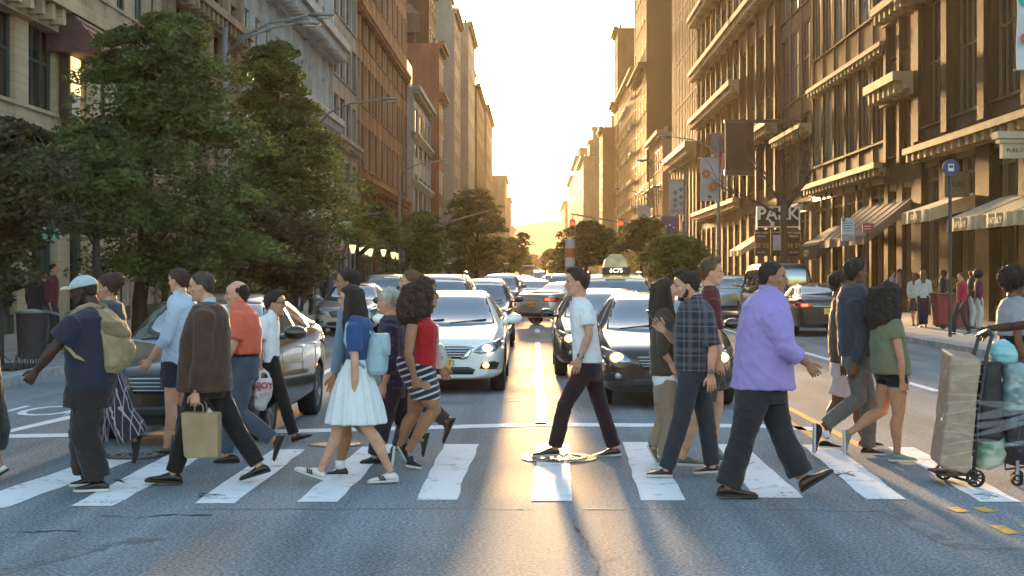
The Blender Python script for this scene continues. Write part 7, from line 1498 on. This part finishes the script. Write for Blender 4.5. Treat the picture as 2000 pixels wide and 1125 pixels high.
pk = empty('wrapped_parcel', (gx(1860,Yc), Yc, gz(922,Yc)), 0, 'tall brown cardboard parcel wrapped in clear film leaning on the hand truck', 'parcel'); Q = lambda px, py, dy=0: pxp(pk, px, py, dy)
CARD = mat('cardboard_wrapped', (.36,.25,.17), .5, var=.15, scale=4, bump=.5, bscale=16, coat=.3)
b = MB(); b.loft([[Q(1822,905,-.2+.40*0), Q(1882,925,-.2), Q(1885,922,.20), Q(1828,900,.20)], [Q(1838,790,-.2), Q(1893,800,-.2), Q(1895,798,.2), Q(1842,788,.2)], [Q(1846,692,-.2), Q(1905,700,-.2), Q(1908,690,.2), Q(1850,682,.2)]]); g = b.mesh('box', CARD)
g = bake(g, [('BEVEL', dict(width=.02, segments=3)), ('REMESH', dict(mode='VOXEL', voxel_size=.012)), ('SMOOTH', dict(factor=.5, iterations=3))]); displace(g, .008, 9); g.polygons.foreach_set('use_smooth', [True]*len(g.polygons)); link('box', g, pk)
FILM = mat('clear_film', (.8,.82,.85), .12, var=0, alpha=.16, coat=1.0)
rr_ = random.Random(5)
for k in range(11):
    py = 702+k*19.5; f = (py-692)/230; xl = 1846-22*f; xr = 1906-22*f; b = MB(); a0, a1 = rr_.uniform(-6,10), rr_.uniform(-8,8)
    b.loft([[Q(xl-1,py+a0,-.2)+Vector((-.012,0,0)), Q(xl-1,py+a0+3.5,-.2)+Vector((-.012,0,0))],[Q(xl,py+a0,-.222), Q(xl,py+a0+3,-.222)],[Q((xl+xr)/2,py+(a0+a1)/2+rr_.uniform(-2,2),-.226), Q((xl+xr)/2,py+(a0+a1)/2+2.5,-.226)],[Q(xr,py+a1,-.222), Q(xr,py+a1+3,-.222)]], cap=False, closed=False); b.build('film_fold', FILM, pk, smooth=True)
wrap = empty('film_wrap', (gx(1930,Yc), Yc, 1.0-.3), 0, 'stretched clear film tying the bags behind the parcel together', 'plastic film'); Qw = lambda px, py, dy=0: pxp(wrap, px, py, dy)
for (y0, y1, hh) in ((775,790,9),(800,785,14),(822,800,10),(838,812,8),(852,862,5),(868,855,4)):
    b = MB(); b.loft([[Qw(1892+108*t_, y0+(y1-y0)*t_+3*math.sin(t_*5+y0), -.24-.02*math.sin(t_*6)), Qw(1892+108*t_, y0+hh+(y1-y0)*t_+2*math.sin(t_*4), -.235)] for t_ in [i/10 for i in range(11)]], cap=False, closed=False); b.build('film_band', FILM, wrap, smooth=True)
def bag(name, label, cat, rws, m, amp=.012, extra=None, Y=None, sc=10):
    Yb2 = Y or Yc; cx = (rws[-1][1]+rws[-1][2])/2; e = empty(name, (gx(cx,Yb2), Yb2, gz(rws[-1][0],Yb2)), 0, label, cat); blob(lambda b: rl(b, e, lambda x, y: (x, y), rws), 'bag', m, e, amp=amp, sc=sc)
    return e
bag('suitcase', 'black soft suitcase strapped upright behind the wrapped parcel', 'suitcase', [(705,1902,1950,.14),(715,1898,1952,.17),(780,1896,1952,.18),(850,1896,1955,.18),(858,1900,1950,.15)], mat('nylon_black', (.025,.018,.02), .6, var=.3, bump=.3, bscale=20), .006)
bag('plastic_bag', 'green and white plastic bag hanging from the hand truck', 'bag', [(828,1915,1950,.07),(850,1900,1960,.11),(885,1898,1966,.12),(905,1900,1955,.11),(915,1905,1930,.06)], mat('plastic_green_white', (.02,.26,.12), .3, var=.3, scale=5, col2=(.55,.55,.48), coat=.5), .012)
bag('plastic_bag', 'pale teal plastic bag knotted on top of the loaded cart', 'bag', [(664,1945,1965,.05),(672,1933,1978,.11),(690,1930,1984,.14),(705,1936,1982,.12),(711,1945,1970,.08)], mat('plastic_teal', (.22,.50,.52), .25, var=.15, coat=.6, bump=.3, bscale=10), .014)
bag('plastic_bag', 'clear grey plastic bag of bottles beside the black suitcase', 'bag', [(708,1955,1995,.12),(730,1952,2004,.15),(780,1952,2006,.16),(800,1955,2004,.15)], mat('plastic_grey_blue', (.18,.24,.26), .2, var=.4, scale=9, coat=.6), .012)
bag('black_bag', 'dark bundle hanging low at the right edge of the frame', 'bag', [(795,1955,2010,.12),(830,1950,2020,.16),(880,1955,2020,.16),(905,1962,2012,.12)], mat('nylon_plum', (.03,.018,.025), .6, var=.3), .014)
e = empty('shopping_trolley', (gx(1985,Yc-.0), Yc, 0), 0, 'small black wheeled frame under the dark bundle at the right edge', 'trolley'); E2 = lambda px, py, dy=0: Vector((gx(px,Yc)-gx(1985,Yc), dy, gz(py,Yc)))
for px, dy in ((1975,-.15),(1998,.15)):
    c = E2(px,935,dy); c.z = .05; b = MB(); b.loft([[(c.x+rr*math.cos(2*math.pi*k/18), c.y+yy, c.z+rr*math.sin(2*math.pi*k/18)) for k in range(18)] for rr, yy in ((.03,-.02),(.048,-.02),(.048,.02),(.03,.02))], cap=False); wo = b.build('wheel', TYRE, e); b = MB(); b.tube([c, c+Vector((.0,0,.16))], .02, 8); b.build('fork', CHROME, e)
for dy in (-.15,.15): b = MB(); b.tube([E2(1968,905,dy),E2(1975,860,dy),E2(1985,800,dy)], .014, 6); b.build('rail', DKM, e, smooth=True)
b = MB(); b.tube([E2(1952,900,-.15),E2(1952,912,-.15),E2(2010,905,-.15)], .01, 6); b.build('shelf_bar', DKM, e)
# dark bag of the person at the left edge is part of the coat; background people
SKS = [SK_L, SK_M, SK_D, SK_B, SK_T]; HRS = [H_BLK, H_BRN, H_DBR, H_LBR]
def walker(px, Y, D, h, label, topm, botm, skin=SK_M, hair=H_BLK, style='short', pose=0, rz=0, sleeve=1.8, hlen=.3, skirt=None, group='people on the pavements', bare=False):
    k = h/1.75; X = gx(px, Y); s = 1; stp = (.0,.18,.28,.10)[pose]; d = D
    J = lambda x, z: (x*d*k, z*k)
    S = dict(meters=1, X=X, Y=Y, D=D, hi=False, skin=skin, label=label, group=group, rz=rz, head=(*J(.02,1.635), .235*k, 3, 0), sw=.17, hipw=.09,
      armN=[J(-.02,1.40), J(-.06+stp*.3,1.12), J(.0+stp*.5,.90)], armF=[J(-.02,1.40), J(-.05-stp*.4,1.12), J(-.02-stp*.5,.90)],
      legN=[J(0,.92), J(.04-stp*.3,.50), J(-.02-stp,.10+stp*.15), J(-.09-stp,.0+stp*.2), J(.17-stp,.0)], legF=[J(0,.92), J(.05+stp*.6,.50), J(.02+stp,.09), J(-.05+stp,.0), J(.21+stp,.0)],
      top=dict(m=topm, rows=[(1.52*k,-.055*k,.055*k,.06),(1.47*k,-.09*k,.09*k,.15),(1.40*k,-.11*k,.11*k,.19),(1.20*k,-.11*k,.12*k,.175),(1.0*k,-.10*k,.11*k,.155),(.88*k,-.11*k,.11*k,.17)], sleeve=sleeve),
      bottom=None if skirt else dict(name='trousers', m=botm, rows=[(.95*k,-.10*k,.10*k,.16),(.84*k,-.11*k,.11*k,.165)], r=(.095,.075,.065), len=.7 if bare else 2.0), shoe=dict(m=SHB, sole=SOLW), hair=dict(style=style, m=hair, len=hlen, e=.014))
    if skirt: S['layers'] = [('skirt', [(.96*k,-.10*k,.10*k,.15),(.75*k,-.14*k,.14*k,.18),(.50*k,-.19*k,.19*k,.21)], botm, -.008)]
    out = person(S); out[0].location.z = .13; return out
_o = person
def P2m(q): return q
CD = fabric('cloth_dark_mixed', (.03,.028,.035)); CM = fabric('cloth_wine', (.12,.02,.03)); CW = fabric('cloth_offwhite', (.45,.44,.42)); CR = fabric('cloth_crimson', (.40,.02,.06)); CG = fabric('cloth_grey_bg', (.12,.12,.12)); CP = fabric('cloth_light_pink', (.5,.36,.38))
W = walker
W(1803,44.5,1,1.68,'woman in a loose white top standing beside the red container on the right pavement', CW, NAVY, SK_L, H_LBR, 'long', 0, R(80))
W(1788,46,1,1.60,'smaller girl in white top and dark skirt behind the loose white top', CW, CD, SK_L, H_RED, 'long', 0, R(60), skirt=True)
W(1878,39,-1,1.60,'woman in a crimson jacket walking on the right pavement', CR, CD, SK_M, H_RED, 'short', 1, R(10))
W(1898,43,1,1.68,'person in dark clothes behind the woman in crimson', CD, CW, SK_D, H_BLK, 'short', 0)
W(1912,41.5,1,1.64,'plum-jacketed person in pale trousers near the shop window', CM, CW, SK_D, H_BLK, 'afro', 0)
W(1743,62,1,1.72,'man in a pale shirt far back on the right pavement', CP, CD, SK_L, H_BRN, 'short', 1); W(1756,63,1,1.78,'man in a lilac shirt beside the pale-shirted man on the right', fabric('cloth_lilac', (.35,.3,.4)), CD, SK_M, H_BLK, 'short', 0)
W(1621,70,1,1.6,'lone figure behind the dark sedan near the striped awning', CD, CD, SK_L, H_LBR, 'bun', 0)
W(1842,45,1,1.7,'dark figure between the red container and the woman in crimson', CD, CD, SK_D, H_BLK, 'short', 0)
for i, (px, Y, D, h, lb, tm, st) in enumerate(((103,32,1,1.78,'man in a dark plum shirt carrying a white bag on the left pavement',CM,'short'),(70,32.5,-1,1.66,'dark figure just right of the litter bin',CD,'short'),(86,34,1,1.6,'shorter dark figure between the plum shirt and the litter bin',CD,'short'),
  (322,52,1,1.7,'wine-coloured figure under the tallest left tree',CM,'short'),(465,66,1,1.75,'dark head and shoulders seen left of the pale lit wall',CD,'short'),(510,62,1,1.72,'broad dark figure against the pale wall under the left trees',CD,'short'),(523,66,1,1.6,'figure in a wine top beside the broad dark figure',CM,'short'),(534,64,-1,1.66,'woman with a pale face against the pale wall',CD,'long'),(547,68,-1,1.6,'small figure right of the pale-faced woman',CG,'short'),
  (490,68,1,1.55,'short figure in grey left of the broad dark figure',CG,'short'),(584,60,1,1.78,'tall dark figure left of the second lamp post',CD,'short'),(597,61,-1,1.7,'dark figure turned to the tall one by the second lamp post',CD,'afro'),(606,58,1,1.5,'crouched-looking small wine figure at the lamp post foot',CM,'short'),(628,62,-1,1.82,'tall black-clad figure right of the second lamp post',CD,'short'),(642,70,1,1.7,'thin figure under the first lantern',CG,'short'),(700,88,1,1.7,'distant figure under the maroon awning',CD,'short'),(725,95,1,1.7,'distant figure at the end of the lantern row',CM,'short'),
  (1425,64,1,1.7,'small distant figure beside the silver-white sport utility',CG,'short'))):
    W(px, Y, D, h, lb, tm, [CD,DNMD,CG][i%3], SKS[(i*2+1)%5], HRS[i%4], st, i%3, R([0,90,-70,180][i%4]))
e = empty('red_container', (gx(1860,43.5), 43.5, .13), 0, 'dark red wheeled vendor container on the right pavement', 'container'); b = MB(); b.loft([[(-.45,-.35,.1),(.45,-.35,.1),(.45,.35,.1),(-.45,.35,.1)],[(-.52,-.4,.95),(.52,-.4,.95),(.52,.4,.95),(-.52,.4,.95)]]); b.build('tub', mat('vendor_red', (.20,.015,.02), .5, var=.2), e)
b = MB(); b.box(-.56,.56,-.44,.44,.952,1.02); b.build('rim', mat('vendor_red_dark', (.10,.012,.015), .5), e)
for x in (-.35,.35): b = MB(); b.tube([(x,-.36,.08),(x,-.30,.08)], .08, 14); b.build('wheel', TYRE, e)
e = empty('planter', (gx(1862,45.5), 45.5, .13), 0, 'dark planter of small pale blooms and leaves behind the red container', 'planter'); b = MB(); b.box(-.6,.6,-.25,.25,0,.9); b.build('box', DKM, e); rg = np.random.default_rng(4); b = MB()
for k in range(260): c = Vector((rg.uniform(-.6,.6), rg.uniform(-.25,.25), .95+rg.uniform(0,.5))); u = Vector(rg.normal(0,1,3)).normalized()*.05; v = u.orthogonal().normalized()*.03; b.add([c-u, c+v, c+u, c-v], [(0,1,2,3)])
b.build('foliage', LEAF3, e)
# ------------------------------------------------------------------ haze
hz = MB(); hz.box(-60, 60, -45, 2900, -1.5, 95)
hm = bpy.data.materials.new('haze'); hm.use_nodes = True; t = hm.node_tree
for n in list(t.nodes):
    if n.type == 'BSDF_PRINCIPLED': t.nodes.remove(n)
pv = t.nodes.new('ShaderNodeVolumePrincipled'); pv.inputs['Color'].default_value = (1,.86,.62,1); pv.inputs['Density'].default_value = .00015; pv.inputs['Anisotropy'].default_value = .4
t.links.new(pv.outputs[0], [n for n in t.nodes if n.type == 'OUTPUT_MATERIAL'][0].inputs['Volume'])
tag(hz.build('haze', hm), kind='stuff')

bpy.data.scenes.remove(BSC)
